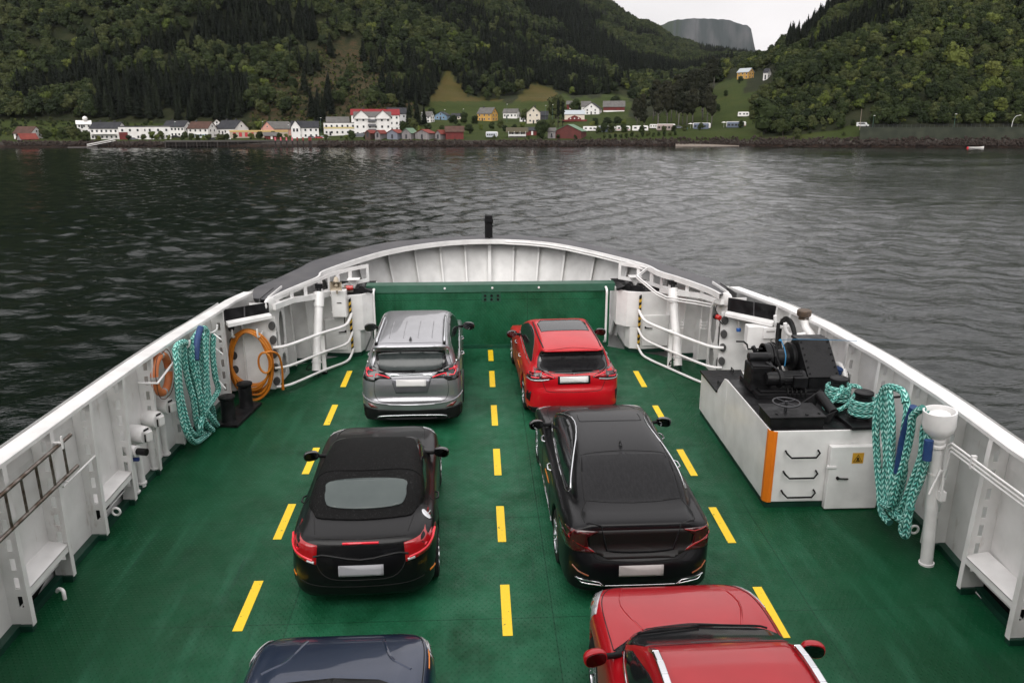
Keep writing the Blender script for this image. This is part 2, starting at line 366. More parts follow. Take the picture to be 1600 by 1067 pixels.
for s in (-1, 1):
    side = 'port' if s < 0 else 'starboard'
    B = thing('bulwark', 'white steel bulwark with slotted frames, the one %s' % ('carrying the life ring and ladder' if s < 0 else 'behind the winch platform'),
              'bulwark', (sh(s, 10), 10, 0))
    # shell, knuckled outwards under the rail; the freeing ports are left open below z 0.5
    m = MB(); ys = sorted(set([-14 + 0.5 * i for i in range(60)] + [p for q in PORTS[s] for p in q] + [15.75])); ys = [y for y in ys if y <= 15.75]
    for a, b in zip(ys, ys[1:]):
        inport = any(p0 - 1e-3 <= (a + b) / 2 <= p1 for p0, p1 in PORTS[s])
        z0 = 0.50 if inport else 0.08
        for za, zb, ka, kb in ((z0, 1.72, 0, 0), (1.72, 1.93, 0, 0.05 * s)):
            top = lambda y, z: min(z, ZR(y) - 0.02) if z > 1.8 else z
            P = [(sh(s, a) + ka, a, za), (sh(s, b) + ka, b, za), (sh(s, b) + kb, b, ZR(b) - 0.02 if zb > 1.8 else zb), (sh(s, a) + kb, a, ZR(a) - 0.02 if zb > 1.8 else zb)]
            m.add(P if s < 0 else list(reversed(P)), [(0, 1, 2, 3)])
    part(m, 'shell_plate', WHITE, B, smooth=30)
    m = MB()      # top rail: flat plate with a turned-down inner lip
    yy = [-14 + 0.45 * i for i in range(64)]; yy = [y for y in yy if y <= 15.0] + [15.0, 15.4, 15.8, 16.2, 16.5]
    for a, b in zip(yy, yy[1:]):
        xi_ = lambda y: lerp_poly(FLT[s], y); xo = lambda y: (xi_(y) + (0.225 - max(0, y - 14.5) * .02) * s)
        m.hexa([(xo(a), a, ZR(a) - 0.018), (xi_(a), a, ZR(a) - 0.018), (xi_(b), b, ZR(b) - 0.018), (xo(b), b, ZR(b) - 0.018), (xo(a), a, ZR(a)), (xi_(a), a, ZR(a)), (xi_(b), b, ZR(b)), (xo(b), b, ZR(b))])
        m.hexa([(xi_(a), a, ZR(a) - 0.05), (xi_(a) - 0.012 * s, a, ZR(a) - 0.05), (xi_(b) - 0.012 * s, b, ZR(b) - 0.05), (xi_(b), b, ZR(b) - 0.05), (xi_(a), a, ZR(a) - 0.003), (xi_(a) - 0.012 * s, a, ZR(a) - 0.003), (xi_(b) - 0.012 * s, b, ZR(b) - 0.003), (xi_(b), b, ZR(b) - 0.003)])
    part(m, 'top_rail', WHITE2, B, smooth=30)
    for y in FR[s]:
        
        part(frame_mesh(s, y), 'frame', WHITE, B)
    m = MB()      # coaming strip at the foot
    for a, b in zip(ys, ys[1:]):
        m.hexa([(sh(s, a), a, 0.001), (sh(s, a) - 0.10 * s, a, 0.001), (sh(s, b) - 0.10 * s, b, 0.001), (sh(s, b), b, 0.001), (sh(s, a), a, 0.085), (sh(s, a) - 0.10 * s, a, 0.085), (sh(s, b) - 0.10 * s, b, 0.085), (sh(s, b), b, 0.085)])
    for y in FR[s]:
        xf = lerp_poly(FLB[s], y); m.box(((sh(s, y) + xf) / 2, y, 0.04), (abs(sh(s, y) - xf) - 0.02, 0.09, 0.078))
    part(m, 'coaming', GREEN_D, B)
    for p0, p1 in PORTS[s]:
        m = MB(); x0 = sh(s, p0); xf = lerp_poly(FLB[s], p0)
        z = 0.52
        m.hexa([(x0, p0 + .01, z), (xf, p0 + .01, z), (xf, p1 - .01, z), (x0, p1 - .01, z), (x0, p0 + .01, z + 0.06), (xf, p0 + .01, z + 0.012), (xf, p1 - .01, z + 0.012), (x0, p1 - .01, z + 0.06)])
        m.box((xf + 0.006 * s, (p0 + p1) / 2, z - 0.035), (0.012, p1 - p0 - 0.02, 0.09))
        port = part(m, 'freeing_port', WHITE2, B)
        m = MB(); m.cyl((x0 - 0.07 * s, p0, 0.24), (x0 - 0.07 * s, p1, 0.24), 0.012); m.cyl((x0 - 0.07 * s, p0, 0.03), (x0 - 0.07 * s, p1, 0.03), 0.012); part(m, 'guard_rod', WHITE2, port, smooth=40)
        m = MB(); m.box((x0 + 0.05 * s, (p0 + p1) / 2, 0.25), (0.02, p1 - p0, 0.5)); part(m, 'dark_void_plate', BLACKM, port)  # black plate added for the dark void seen through the port

# superstructure behind and below the viewpoint (closes the car deck aft, seen in reflections)
mb = MB()
mb.box((0.3, -3.5, 7.2), (12.6, 5.6, 3.4)); mb.box((-4.9, -7.5, 2.75), (2.6, 13, 5.5)); mb.box((5.6, -7.5, 2.75), (2.6, 13, 5.5)); mb.box((0.3, -8.0, 5.25), (8, 12, 0.5))
ss = struct(mb, 'ferry_superstructure', WHITE2)
mb = MB()
for k in range(7): mb.box((-4.6 + k * 1.63, -0.69, 7.6), (1.2, 0.02, 0.9))
p = mb.build('superstructure_windows', mat('dark_window_glass', (0.02, 0.025, 0.03), 0.08), None); p['kind'] = 'structure'; SHIPOBJ.append(p)

# ------------------------------------------------------------------ bow corners (built per side; fx maps port x to the starboard side)
OV = lambda cx, cz, w_, h_: [(cx + w_ * math.cos(a), cz + h_ * math.sin(a)) for a in [2 * math.pi * k / 18 for k in range(18)]]
for s in (-1, 1):
    fx = (lambda x: x) if s < 0 else (lambda x: 0.33 + (0.33 - x) * 1.065)
    C = thing('bow_corner', 'white bow corner with oval-holed pillar and black recess, %s' % ('behind the orange hose coil' if s < 0 else 'behind the black winch'), 'bow structure', (fx(-4.4), 15.75, 0))
    # transverse wall
    m = MB(); ex = sh(s, 15.7)
    P = [(ex, 15.62), (fx(-4.0), 15.78)]
    m.hexa([(P[0][0], P[0][1], 0.12), (P[1][0], P[1][1], 0.12), (P[1][0], P[1][1] + .02, 0.12), (P[0][0], P[0][1] + .02, 0.12), (P[0][0], P[0][1], 1.62), (P[1][0], P[1][1], 1.62), (P[1][0], P[1][1] + .02, 1.62), (P[0][0], P[0][1] + .02, 1.62)])
    m.box((fx(-4.62), 15.66, 0.86), (0.012, 0.10, 1.5))
    part(m, 'transverse_wall', WHITE2, C)
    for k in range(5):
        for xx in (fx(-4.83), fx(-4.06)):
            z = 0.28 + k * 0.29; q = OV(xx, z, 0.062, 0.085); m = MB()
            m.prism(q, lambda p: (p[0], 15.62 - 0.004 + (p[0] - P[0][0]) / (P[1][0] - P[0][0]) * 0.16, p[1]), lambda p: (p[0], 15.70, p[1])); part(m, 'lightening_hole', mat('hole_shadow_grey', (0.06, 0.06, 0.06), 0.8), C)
    # pillar with oval openings, facing inboard
    m = MB(); A = Vector((fx(-4.10), 15.78, 0)); Bv = Vector((fx(-4.04), 16.72, 0)); up = Vector((0.05 * -s * 0.6, -0.1, 1))
    def pp(u, z, d=0.0):
        q = A.lerp(Bv, u) + Vector((0, 0, z)); q.x += (-1 if s < 0 else 1) * d; return q
    zt_ = 2.02
    vs = []; N_ = 14
    zz = [0.1 + (zt_ - 0.1) * k / 24 for k in range(25)]
    def inhole(u, z):
        for cu, cz, hu, hz in ((0.26, 1.0, 0.17, 0.36), (0.72, 1.14, 0.18, 0.42), (0.26, 0.36, 0.17, 0.2), (0.72, 0.42, 0.18, 0.24)):
            if ((u - cu) / hu) ** 2 + ((z - cz) / hz) ** 2 < 1: return True
        return False
    nu, nz_ = 36, 90
    grid = [[pp(i / nu, 0.1 + (zt_ - 0.1) * j / nz_) for j in range(nz_ + 1)] for i in range(nu + 1)]
    V = [p for r in grid for p in r]; Fc = []
    for i in range(nu):
        for j in range(nz_):
            if inhole((i + .5) / nu, 0.1 + (zt_ - 0.1) * (j + .5) / nz_): continue
            Fc.append((i * (nz_ + 1) + j, (i + 1) * (nz_ + 1) + j, (i + 1) * (nz_ + 1) + j + 1, i * (nz_ + 1) + j + 1))
    m.add(V, Fc)
    pil = part(m, 'pillar', WHITE2, C); so_ = pil.modifiers.new('s', 'SOLIDIFY'); so_.thickness = 0.02; so_.offset = 0
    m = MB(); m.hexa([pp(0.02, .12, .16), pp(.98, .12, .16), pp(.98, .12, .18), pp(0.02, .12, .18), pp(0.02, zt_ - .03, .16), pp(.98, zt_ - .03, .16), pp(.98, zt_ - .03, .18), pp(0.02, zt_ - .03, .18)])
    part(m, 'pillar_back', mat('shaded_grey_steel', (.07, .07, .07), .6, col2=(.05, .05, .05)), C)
    m = MB(); m.hexa([pp(1, .1, 0), pp(1, .1, .37), pp(1.03, .1, .37), pp(1.03, .1, 0), pp(1, 1.9, 0), pp(1, 1.9, .37), pp(1.03, 1.9, .37), pp(1.03, 1.9, 0)])
    m.hexa([pp(-.02, .1, 0), pp(-.02, .1, .37), pp(0, .1, .37), pp(0, .1, 0), pp(-.02, 1.9, 0), pp(-.02, 1.9, .37), pp(0, 1.9, .37), pp(0, 1.9, 0)])
    part(m, 'pillar_side', WHITE, C)
    # hinge boss on top of the pillar
    c0 = pp(0.12, 1.86); m = MB(); m.lathe([(0.0, 0), (0.13, 0), (0.145, .02), (0.145, .06), (0.12, .08), (0, .08)], c0 + Vector((0.02 * -s * -1, -0.05, 0)), (0.85 * -s, -0.5, 0), 24); part(m, 'hinge_boss', WHITE2, C, smooth=40)
    # black recess under the rail and its white sill
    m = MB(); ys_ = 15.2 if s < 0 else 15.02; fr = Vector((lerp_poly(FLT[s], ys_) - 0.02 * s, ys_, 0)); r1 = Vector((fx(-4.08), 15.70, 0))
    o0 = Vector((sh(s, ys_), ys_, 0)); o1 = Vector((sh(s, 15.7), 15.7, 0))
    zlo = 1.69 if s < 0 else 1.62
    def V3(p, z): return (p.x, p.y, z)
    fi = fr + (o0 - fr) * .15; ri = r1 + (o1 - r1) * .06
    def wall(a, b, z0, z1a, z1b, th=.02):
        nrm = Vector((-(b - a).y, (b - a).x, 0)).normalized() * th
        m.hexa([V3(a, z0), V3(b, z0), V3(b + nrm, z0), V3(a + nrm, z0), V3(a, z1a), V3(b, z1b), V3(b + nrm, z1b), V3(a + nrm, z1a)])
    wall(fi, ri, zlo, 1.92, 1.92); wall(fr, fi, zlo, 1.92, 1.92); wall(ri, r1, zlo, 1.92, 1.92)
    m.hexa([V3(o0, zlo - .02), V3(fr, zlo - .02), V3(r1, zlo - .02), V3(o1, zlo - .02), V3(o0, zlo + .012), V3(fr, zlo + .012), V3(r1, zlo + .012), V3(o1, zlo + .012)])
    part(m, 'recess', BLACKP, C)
    m = MB(); mid = fi.lerp(ri, 0.45) - (o1 - r1) * .03; m.bar(V3(mid, zlo), V3(mid + (ri - fi) * .02, 1.93), .03, .02); part(m, 'recess_strut', CAPG, C)
    m = MB(); inn = Vector((-0.07 * s, -0.09, 0))
    m.hexa([V3(fr, zlo - .06), V3(fr + inn, zlo - .09), V3(r1 + inn, zlo - .06), V3(r1, zlo - .04), V3(fr, zlo + .012), V3(fr + inn, zlo - .02), V3(r1 + inn, zlo + .0), V3(r1, zlo + .03)])
    part(m, 'recess_sill', WHITE2, C)
    # flared shell panels between the pillar and the door house, with stiffeners and a heavy top beam
    base = [(-4.55, 16.6), (-4.42, 17.2), (-4.15, 17.9), (-3.75, 18.6)]
    m = MB(); lo = [Vector((fx(x), y, 0.02)) for x, y in base]; hi = [Vector((fx(x) + 0.12 * s, y + .12, 1.70)) for x, y in base]
    L2, H2 = crom(lo, 5), crom(hi, 5); m.strip(L2, H2); part(m, 'shell_plate', WHITE2, C, smooth=60)
    for (xi0, y0, xo0, lean) in ((-3.98, 17.22, -4.50, .02), (-3.74, 17.70, -4.36, .03)):
        m = MB(); A0 = Vector((fx(xi0), y0, .10)); A1 = Vector((fx(xi0 - lean * 2), y0, 1.64)); O0 = Vector((fx(xo0), y0 + .05, .10)); O1 = Vector((fx(xo0 - .06), y0 + .05, 1.64)); t_ = Vector((0, .012, 0))
        m.hexa([A0, O0, O0 + t_, A0 + t_, A1, O1, O1 + t_, A1 + t_]); m.bar(A0, A1, .022, .07, up=(0, 1, 0)); part(m, 'stiffener', WHITE2, C)
        m = MB(); m.box(((fx(xi0) + fx(xo0)) / 2, y0 + .02, .05), (abs(fx(xi0) - fx(xo0)), .06, .098)); part(m, 'coaming_strip', GREEN_D, C)
    m = MB(); m.hexa([(fx(-3.46), 18.10, .06), (fx(-3.78), 17.76, .06), (fx(-3.80), 17.78, .06), (fx(-3.48), 18.12, .06), (fx(-3.46), 18.10, 1.55), (fx(-3.78), 17.76, 1.62), (fx(-3.80), 17.78, 1.62), (fx(-3.48), 18.12, 1.55)]); part(m, 'end_plate', WHITE2, C)
    m = MB(); T = [Vector((fx(x), y, z)) for x, y, z in ((-4.02, 15.82, 1.80), (-3.82, 16.6, 1.74), (-3.46, 17.45, 1.60), (-3.30, 17.98, 1.53))]
    for a, b in zip(T, T[1:]): m.bar(a, b, 0.10, 0.11)
    part(m, 'top_beam', WHITE2, C)
    # railing of three bent pipes with one flat post
    G = thing('pipe_railing', 'white three-pipe railing curving in front of the %s bow corner, beside the %s' % (('left', 'silver SUV') if s < 0 else ('right', 'red hatchback')), 'railing', (fx(-3.4), 16.9, 0))
    for zz_, dz, sc_ in ((1.0, 0.0, 1), (0.57, 0.0, 1), (0.17, 0, 1)):
        off = 0 if s < 0 else -0.13 + (1 - zz_) * 0.0
        pts = [(fx(-4.06), 15.70, zz_ + off), (fx(-3.80), 15.84, zz_ + off), (fx(-3.30), 16.88, zz_ - .06 + off * .6), (fx(-2.95), 17.55, zz_ - .11), (fx(-2.86), 17.80, zz_ - .02), (fx(-2.84), 17.98, zz_ + .06)]
        m = MB(); m.tube(crom(pts, 3), 0.034 if zz_ == 1.0 else 0.028, 10); part(m, 'rail_pipe', WHITE2, G, smooth=60)
    m = MB(); m.box((fx(-3.32), 16.93, 0.47), (0.085, 0.035, 0.86)); part(m, 'rail_post', WHITE2, G, bevel=.004)
    m = MB(); m.box((fx(-3.32), 16.93, 0.025), (0.11, 0.07, 0.05)); part(m, 'post_foot', BLACKM, G)
    # door house beside the ramp
    D = thing('ramp_house', 'white steel door house with dark top beside the green ramp, next to the %s' % ('silver SUV' if s < 0 else 'red hatchback'), 'steel locker', (fx(-2.9), 18.5, 0))
    q = [(-3.48, 18.10), (-2.90, 18.02), (-2.60, 18.12), (-2.40, 18.35), (-2.40, 19.4), (-3.6, 19.4)]
    m = MB(); k = [(fx(x), y) for x, y in q]
    if s > 0: k = k[::-1]
    m.prism(k, lambda p: (p[0], p[1], 0.62), lambda p: (p[0], p[1], 1.47)); q2 = [(-3.48, 18.10), (-2.90, 18.02), (-2.68, 18.10), (-2.62, 18.3), (-2.62, 19.4), (-3.6, 19.4)]; k2 = [(fx(x), y) for x, y in q2]
    if s > 0: k2 = k2[::-1]
    m.prism(k2, lambda p: (p[0], p[1], 0.10), lambda p: (p[0], p[1], 0.62)); part(m, 'house_wall', WHITE2, D, bevel=.012)
    m = MB(); m.prism([((x - fx(-2.9)) * .97 + fx(-2.9), (y - 18.7) * .97 + 18.7) for x, y in k], lambda p: (p[0], p[1], 1.47), lambda p: (p[0], p[1], 1.482)); part(m, 'house_top', BLACKP, D)
    m = MB(); m.prism(k2, lambda p: ((p[0] - fx(-3.1)) * .99 + fx(-3.1), p[1] + .03, 0.002), lambda p: ((p[0] - fx(-3.1)) * .99 + fx(-3.1), p[1] + .03, 0.10)); part(m, 'coaming', GREEN_D, D)
    m = MB(); dz = (0.18, 0.92)
    m.box((fx(-3.22), 17.985 + .06, sum(dz) / 2), (0.48 if s < 0 else .62, 0.07, dz[1] - dz[0])); door = part(m, 'locker_door', WHITE2, D, bevel=.01)
    m = MB(); m.bar((fx(-3.15), 17.97, 0.62), (fx(-2.99), 17.97, 0.635), .018, .018); m.box((fx(-3.0), 17.99, .635), (.03, .04, .04)); part(m, 'door_handle', BLACKM, door)
    # black and yellow warning strip on the corner
    m = MB(); zz = [0.12 + 0.07 * i for i in range(19)]
    x0 = fx(-2.86)
    for i in range(18):
        sl_ = 0.035 * (1 if s < 0 else 1)
        P = [(x0 - .022, 17.945, zz[i]), (x0 + .022, 17.945, zz[i] + sl_), (x0 + .022, 18.03, zz[i] + sl_), (x0 - .022, 18.03, zz[i]), (x0 - .022, 17.945, zz[i + 1]), (x0 + .022, 17.945, zz[i + 1] + sl_), (x0 + .022, 18.03, zz[i + 1] + sl_), (x0 - .022, 18.03, zz[i + 1])]
        m.hexa(P, i % 2)
    part(m, 'warning_strip', [mat('strip_yellow', (0.62, 0.38, 0.02), 0.5), BLACKM], D)
    # gear on the roof of the house: black winch drum, pawl arm
    Wn = thing('latch_gear', 'small black latch gear lying on top of the white house %s' % ('left of the ramp' if s < 0 else 'right of the ramp'), 'latch gear', (fx(-2.75), 18.35, 1.482))
    m = MB(); m.cyl((fx(-2.62), 18.22, 1.56), (fx(-2.62), 18.50, 1.56), .075, n=18); m.bar((fx(-2.62), 18.3, 1.56), (fx(-2.38), 18.2, 1.50), .07, .06); m.bar((fx(-2.62), 18.3, 1.54), (fx(-2.95), 18.28, 1.52), .05, .05); m.box((fx(-2.75), 18.35, 1.497), (.5, .3, .03))
    part(m, 'gear', BLACKP, Wn, smooth=35)
    if s < 0:
        m = MB(); m.cyl((-2.95, 18.2, 1.60), (-2.80, 18.2, 1.60), .055, n=16); part(m, 'red_lamp', RED, Wn, smooth=40)
        m = MB(); m.cyl((-3.0, 18.2, 1.60), (-2.95, 18.2, 1.60), .06, n=16); m.box((-2.9, 18.22, 1.53), (.2, .1, .05)); part(m, 'lamp_holder', STEEL, Wn, smooth=40)
    # hydraulic cylinder
    Y_ = thing('hydraulic_cylinder', 'thick white hydraulic cylinder standing upright behind the pipe railing, %s one' % ('left' if s < 0 else 'right'), 'hydraulic cylinder', (fx(-3.45), 17.0, 0))
    a = Vector((fx(-3.47), 16.78, 0.12)); b = Vector((fx(-3.42), 17.45, 1.72)); d = (b - a)
    m = MB(); m.cyl(a, a + d * .80, 0.093, n=24); m.cyl(a + d * .80, a + d * .985, 0.115, n=24); m.cyl(a + d * .10, a + d * .12, 0.11, n=24); part(m, 'barrel', WHITE2, Y_, smooth=40)
    m = MB(); m.cyl(a + d * .985, a + d * 1.06, 0.045, n=12); m.box(b + Vector((0, 0.03, 0.10)), (.16, .10, .10)); part(m, 'rod_eye', BLACKP, Y_, smooth=40)
    m = MB()
    for dx in (-.055, .055): m.box((a.x + dx, a.y - .02, 0.07), (.018, .16, .14))
    m.cyl((a.x - .08, a.y, .09), (a.x + .08, a.y, .09), .03); part(m, 'foot_bracket', GREEN_D, Y_)
    m = MB(); m.tube(crom([a + Vector((-.09, 0, .14)), a + Vector((-.17, -.02, .12)), a + Vector((-.2, 0, .02)), a + Vector((-.14, .1, .01))], 6), .012, 6); part(m, 'hydraulic_hose', RUBBER, Y_, smooth=60)

# ------------------------------------------------------------------ bow visor: shell, ribs, dark cap, white rim
VI = [(-4.12, 15.75), (-3.98, 16.35), (-3.72, 17.1), (-3.50, 17.73), (-3.42, 18.51), (-2.34, 20.57), (-1.0, 21.75), (0.36, 22.08), (1.6, 21.75), (2.58, 20.87), (3.86, 18.9), (4.14, 17.95), (4.45, 17.3), (4.80, 16.4), (4.92, 15.8)]
VO = [(-4.42, 15.9), (-4.60, 16.75), (-4.42, 17.35), (-4.08, 18.65), (-3.79, 19.7), (-2.46, 21.72), (-0.98, 22.40), (0.37, 22.76), (1.7, 22.38), (2.67, 21.7), (4.0, 19.62), (4.45, 18.6), (4.72, 17.9), (5.22, 16.75), (5.02, 15.9)]
VT = thing('bow_visor', 'raised white bow visor with vertical ribs and dark grey capping, behind the green ramp', 'bow visor', (0.36, 21.5, 1))
Pi = crom([(x, y, 1.97) for x, y in VI], 6); Po = crom([(x, y, 1.965) for x, y in VO], 6)
m = MB(); m.strip(Pi, Po); m.f = [tuple(reversed(f)) for f in m.f]; m.strip([p + Vector((0, 0, -.02)) for p in Pi], [p + Vector((0, 0, -.02)) for p in Po]); part(m, 'cap_plate', CAPG, VT)
m = MB()
Pr = [p + Vector((0, 0, 0.004)) for p in Pi]
ctr = Vector((0.36, 17.0, 0))
rim_in = [p + (ctr - p).normalized() * 0.045 for p in [Vector((q.x, q.y, 0)) for q in Pi]]
m.strip([Vector((a.x, a.y, 1.978)) for a in Pi], [Vector((a.x, a.y, 1.978)) for a in rim_in]); m.strip([Vector((a.x, a.y, 1.978)) for a in rim_in], [Vector((a.x, a.y, 1.855)) for a in rim_in])
m.strip([Vector((a.x, a.y, 1.855)) for a in rim_in], [Vector((a.x, a.y, 1.855)) for a in Pi])
part(m, 'rim', WHITE2, VT, smooth=40)
m = MB()
So = [p for p in Po]
def shp(p, z):   # flared shell: lower = further inboard
    k = (1.965 - z) * 0.07; q = Vector((p.x, p.y, z)); c = Vector((0.36, 18.0, z)); return q + (c - q) * k
lv = [1.95, 1.6, 1.2, 0.8, 0.4, 0.0]
for a, b in zip(lv, lv[1:]): Sp = So if a > 1.9 else [p for p in So if p.y > 18.35]; m.strip([shp(p, b) for p in Sp], [shp(p, a) for p in Sp])
part(m, 'shell_plate', WHITE2, VT, smooth=60)
for k in range(-6, 7):
    X = 0.36 + 0.70 * k
    j = min(range(len(Po)), key=lambda i: abs(Po[i].x - X) if 18.6 < Po[i].y else 9)
    p = Po[j]; p = Vector((X, p.y + 0 * X, 0)); best = [(Po[i], Po[i + 1]) for i in range(len(Po) - 1) if (Po[i].x - X) * (Po[i + 1].x - X) <= 0]
    if not best: continue
    a, b = best[0]; t = 0 if a.x == b.x else (X - a.x) / (b.x - a.x); p = a.lerp(b, t)
    deep = 0.30 if k == 0 else 0.16
    m = MB(); d2 = Vector((0.36 - p.x, 14 - p.y, 0)).normalized()
    for z0, z1 in zip(lv[1:], lv):
        A0, A1 = shp(p, z0), shp(p, z1); w0 = deep * (0.55 + 0.45 * z0 / 2) ; w1 = deep * (0.55 + 0.45 * z1 / 2) + (0.18 if z1 > 1.7 else 0)
        side_ = Vector((d2.y, -d2.x, 0)) * 0.006
        m.hexa([A0 - side_, A0 + side_, A0 + d2 * w0 + side_, A0 + d2 * w0 - side_, A1 - side_, A1 + side_, A1 + d2 * w1 + side_, A1 + d2 * w1 - side_])
        m.bar(A0 + d2 * w0, A1 + d2 * w1, 0.045 if k else 0.09, 0.012, up=d2)
    part(m, 'rib', WHITE2, VT)
# flat posts of the visor side arms and the lower side beam with rounded openings
for s in (-1, 1):
    fx = (lambda x: x) if s < 0 else (lambda x: 0.33 + (0.33 - x) * 1.065)
    path = [Vector((fx(x), y, 0)) for x, y in ((-4.06, 15.92), (-3.90, 16.4), (-3.70, 16.95), (-3.50, 17.45), (-3.36, 17.95), (-3.18, 18.35), (-2.9, 18.75), (-2.55, 19.1))]
    Pp = crom(path, 5); n = len(Pp); m = MB(); nzv = 20; vs = []; fs = []
    def tp(u): return 1.955 if u > .5 else 1.955
    def bt(u): return 1.80 - 0.27 * min(1, u / .62)
    for i, p in enumerate(Pp):
        u = i / (n - 1)
        for j in range(nzv + 1): vs.append((p.x, p.y, bt(u) + (tp(u) - bt(u)) * j / nzv))
    # resample more finely for the rounded openings
    fine = crom(Pp, 4); nf = len(fine); vs = []; fs = []
    for i, p in enumerate(fine):
        u = i / (nf - 1)
        for j in range(nzv + 1): vs.append((p.x, p.y, bt(u) + (1.955 - bt(u)) * j / nzv))
    holes = [(0.08, 0.185), (0.215, 0.315), (0.345, 0.455), (0.52, 0.60), (0.63, 0.71), (0.74, 0.83), (0.86, 0.97)]
    for i in range(nf - 1):
        for j in range(nzv):
            u = (i + .5) / (nf - 1); v = (j + .5) / nzv; hole = False
            for h0, h1 in holes:
                if h0 < u < h1 and 0.20 < v < 0.78:
                    e = 0.0
                    if h0 == 0.08 and u < 0.11: e = (0.11 - u) / 0.03 * 0.22
                    if 0.20 + e < v < 0.78 - e: hole = True
            if not hole: fs.append((i * (nzv + 1) + j, (i + 1) * (nzv + 1) + j, (i + 1) * (nzv + 1) + j + 1, i * (nzv + 1) + j + 1))
    m.add(vs, fs); o = part(m, 'side_arm', WHITE2, VT); so_ = o.modifiers.new('s', 'SOLIDIFY'); so_.thickness = 0.015; so_.offset = 0
    Bk = thing('step_bracket', 'small white triangular step bracket on the %s arm of the bow visor' % ('left' if s < 0 else 'right'), 'bracket', (fx(-2.85), 18.6, 1.6))
    m = MB(); m.hexa([(fx(-2.98), 18.72, 1.70), (fx(-2.70), 18.72, 1.70), (fx(-2.70), 18.5, 1.70), (fx(-2.98), 18.5, 1.70), (fx(-2.98), 18.72, 1.715), (fx(-2.70), 18.72, 1.715), (fx(-2.70), 18.5, 1.715), (fx(-2.98), 18.5, 1.715)])
    m.prism([(-2.98, 1.70), (-2.76, 1.70), (-2.86, 1.44)], lambda p: (fx(p[0]), 18.66, p[1]), lambda p: (fx(p[0]), 18.675, p[1])); m.bar((fx(-2.72), 18.52, 1.70), (fx(-2.86), 18.68, 1.44), .02, .02)
    part(m, 'bracket', WHITE2, Bk)
# dark posts at the stem
JP = thing('stem_post', 'square black post standing on the tip of the bow visor', 'post', (0.35, 22.4, 1.97))
m = MB(); m.box((0.345, 22.42, 2.18), (0.21, 0.16, 0.42)); m.box((0.35, 22.40, 2.43), (0.235, 0.19, 0.09)); m.box((0.345, 22.42, 2.52), (0.205, 0.16, 0.10)); part(m, 'post', BLACKM, JP, bevel=.01)
m = MB(); m.cyl((0.36, 22.25, 1.80), (0.36, 22.25, 2.0), .025); part(m, 'pin', BLACKP, JP, smooth=40)
# white pipe along the rim (starboard)
m = MB()
for dz, dd in ((0, 0), (-.055, .02)):
    pts = [Vector((a.x, a.y, 1.93 + dz)) + (ctr - a).normalized() * (.05 + dd) for a in rim_in if a.x > 0.6 and a.y > 18.3]
    pts = pts[::3] + [Vector((3.62, 18.0, 1.86 + dz)), Vector((3.98, 17.5, 1.60 + dz)), Vector((4.15, 17.25, 1.55 + dz)), Vector((4.55, 16.45, 1.66 + dz)), Vector((4.78, 15.95, 1.72 + dz)), Vector((4.82, 15.9, 1.85))]
    m.tube(pts, .017, 8)
single(m, 'visor_pipes', WHITE2, 'pair of thin white pipes along the inside rim of the visor', 'pipes', smooth=60, loc=(3.9, 18, 1.6))

# ------------------------------------------------------------------ ramp (raised)
RT = thing('bow_ramp', 'closed green bow ramp with tread pattern standing upright in front of the cars', 'ramp', (0.335, 18.6, 0))
def ramp_mat():
    m_ = DECK.copy(); m_.name = 'green_ramp_paint'; N = m_.node_tree
    t = N.nodes['Texture Coordinate']; # swap to x,z so the studs lie on the upright plate
    sp = N.nodes.new('ShaderNodeSeparateXYZ'); cb = N.nodes.new('ShaderNodeCombineXYZ'); N.links.new(t.outputs['Object'], sp.inputs[0])
    N.links.new(sp.outputs[0], cb.inputs[0]); N.links.new(sp.outputs[2], cb.inputs[1])
    for l in list(N.links):
        if l.from_node == t and l.to_node != sp: N.links.new(cb.outputs[0], l.to_socket)
    return m_
RAMPM = ramp_mat()
m = MB(); m.hexa([(-2.46, 18.60, 0.02), (3.13, 18.60, 0.02), (3.13, 18.80, 0.02), (-2.46, 18.80, 0.02), (-2.46, 18.66, 1.36), (3.13, 18.66, 1.36), (3.13, 18.86, 1.36), (-2.46, 18.86, 1.36)])
part(m, 'ramp_plate', RAMPM, RT)
GREENP = mat('green_ramp_trim', (0.006, 0.060, 0.032), 0.4, col2=(0.012, 0.08, 0.045), nscale=5)
m = MB(); m.hexa([(-2.58, 18.63, 1.362), (3.25, 18.63, 1.362), (3.25, 18.95, 1.362), (-2.58, 18.95, 1.362), (-2.58, 18.66, 1.53), (3.25, 18.66, 1.53), (3.25, 18.98, 1.53), (-2.58, 18.98, 1.53)])
m.bar((-2.44, 18.595, .045), (3.1, 18.595, .045), .06, .08); part(m, 'ramp_edge', GREENP, RT)
m = MB(); m.hexa([(0.11, 18.645, 1.12), (0.56, 18.645, 1.12), (0.56, 18.66, 1.12), (0.11, 18.66, 1.12), (0.11, 18.652, 1.34), (0.56, 18.652, 1.34), (0.56, 18.67, 1.34), (0.11, 18.67, 1.34)])
hp = part(m, 'bolt_plate', GREENP, RT)
m = MB()
for i in range(3):
    for j in range(2): m.lathe([(0, 0), (.028, 0), (.03, -.01), (.018, -.014), (.0, -.014)], (0.19 + i * .15, 18.642, 1.18 + j * .09), (0, 1, 0), 14)
part(m, 'bolts', BLACKM, hp)
m = MB()
for k in range(9):
    if k == 4: continue
    for j in range(3):
        m.lathe([(.0, -.006), (.032, -.006), (.045, .004), (.045, .02)], (-2.1 + k * 0.61, 18.615 + (0.28 + j * 0.42) * .045, 0.28 + j * .42), (0, 1, 0), 16)
part(m, 'socket_rings', GREENP, RT, smooth=50)
m = MB()
for x in (-0.75, 0.36, 1.45): m.lathe([(0, -.01), (.022, -.01), (.026, .01)], (x, 18.635, 1.455), (0, 1, 0), 14)
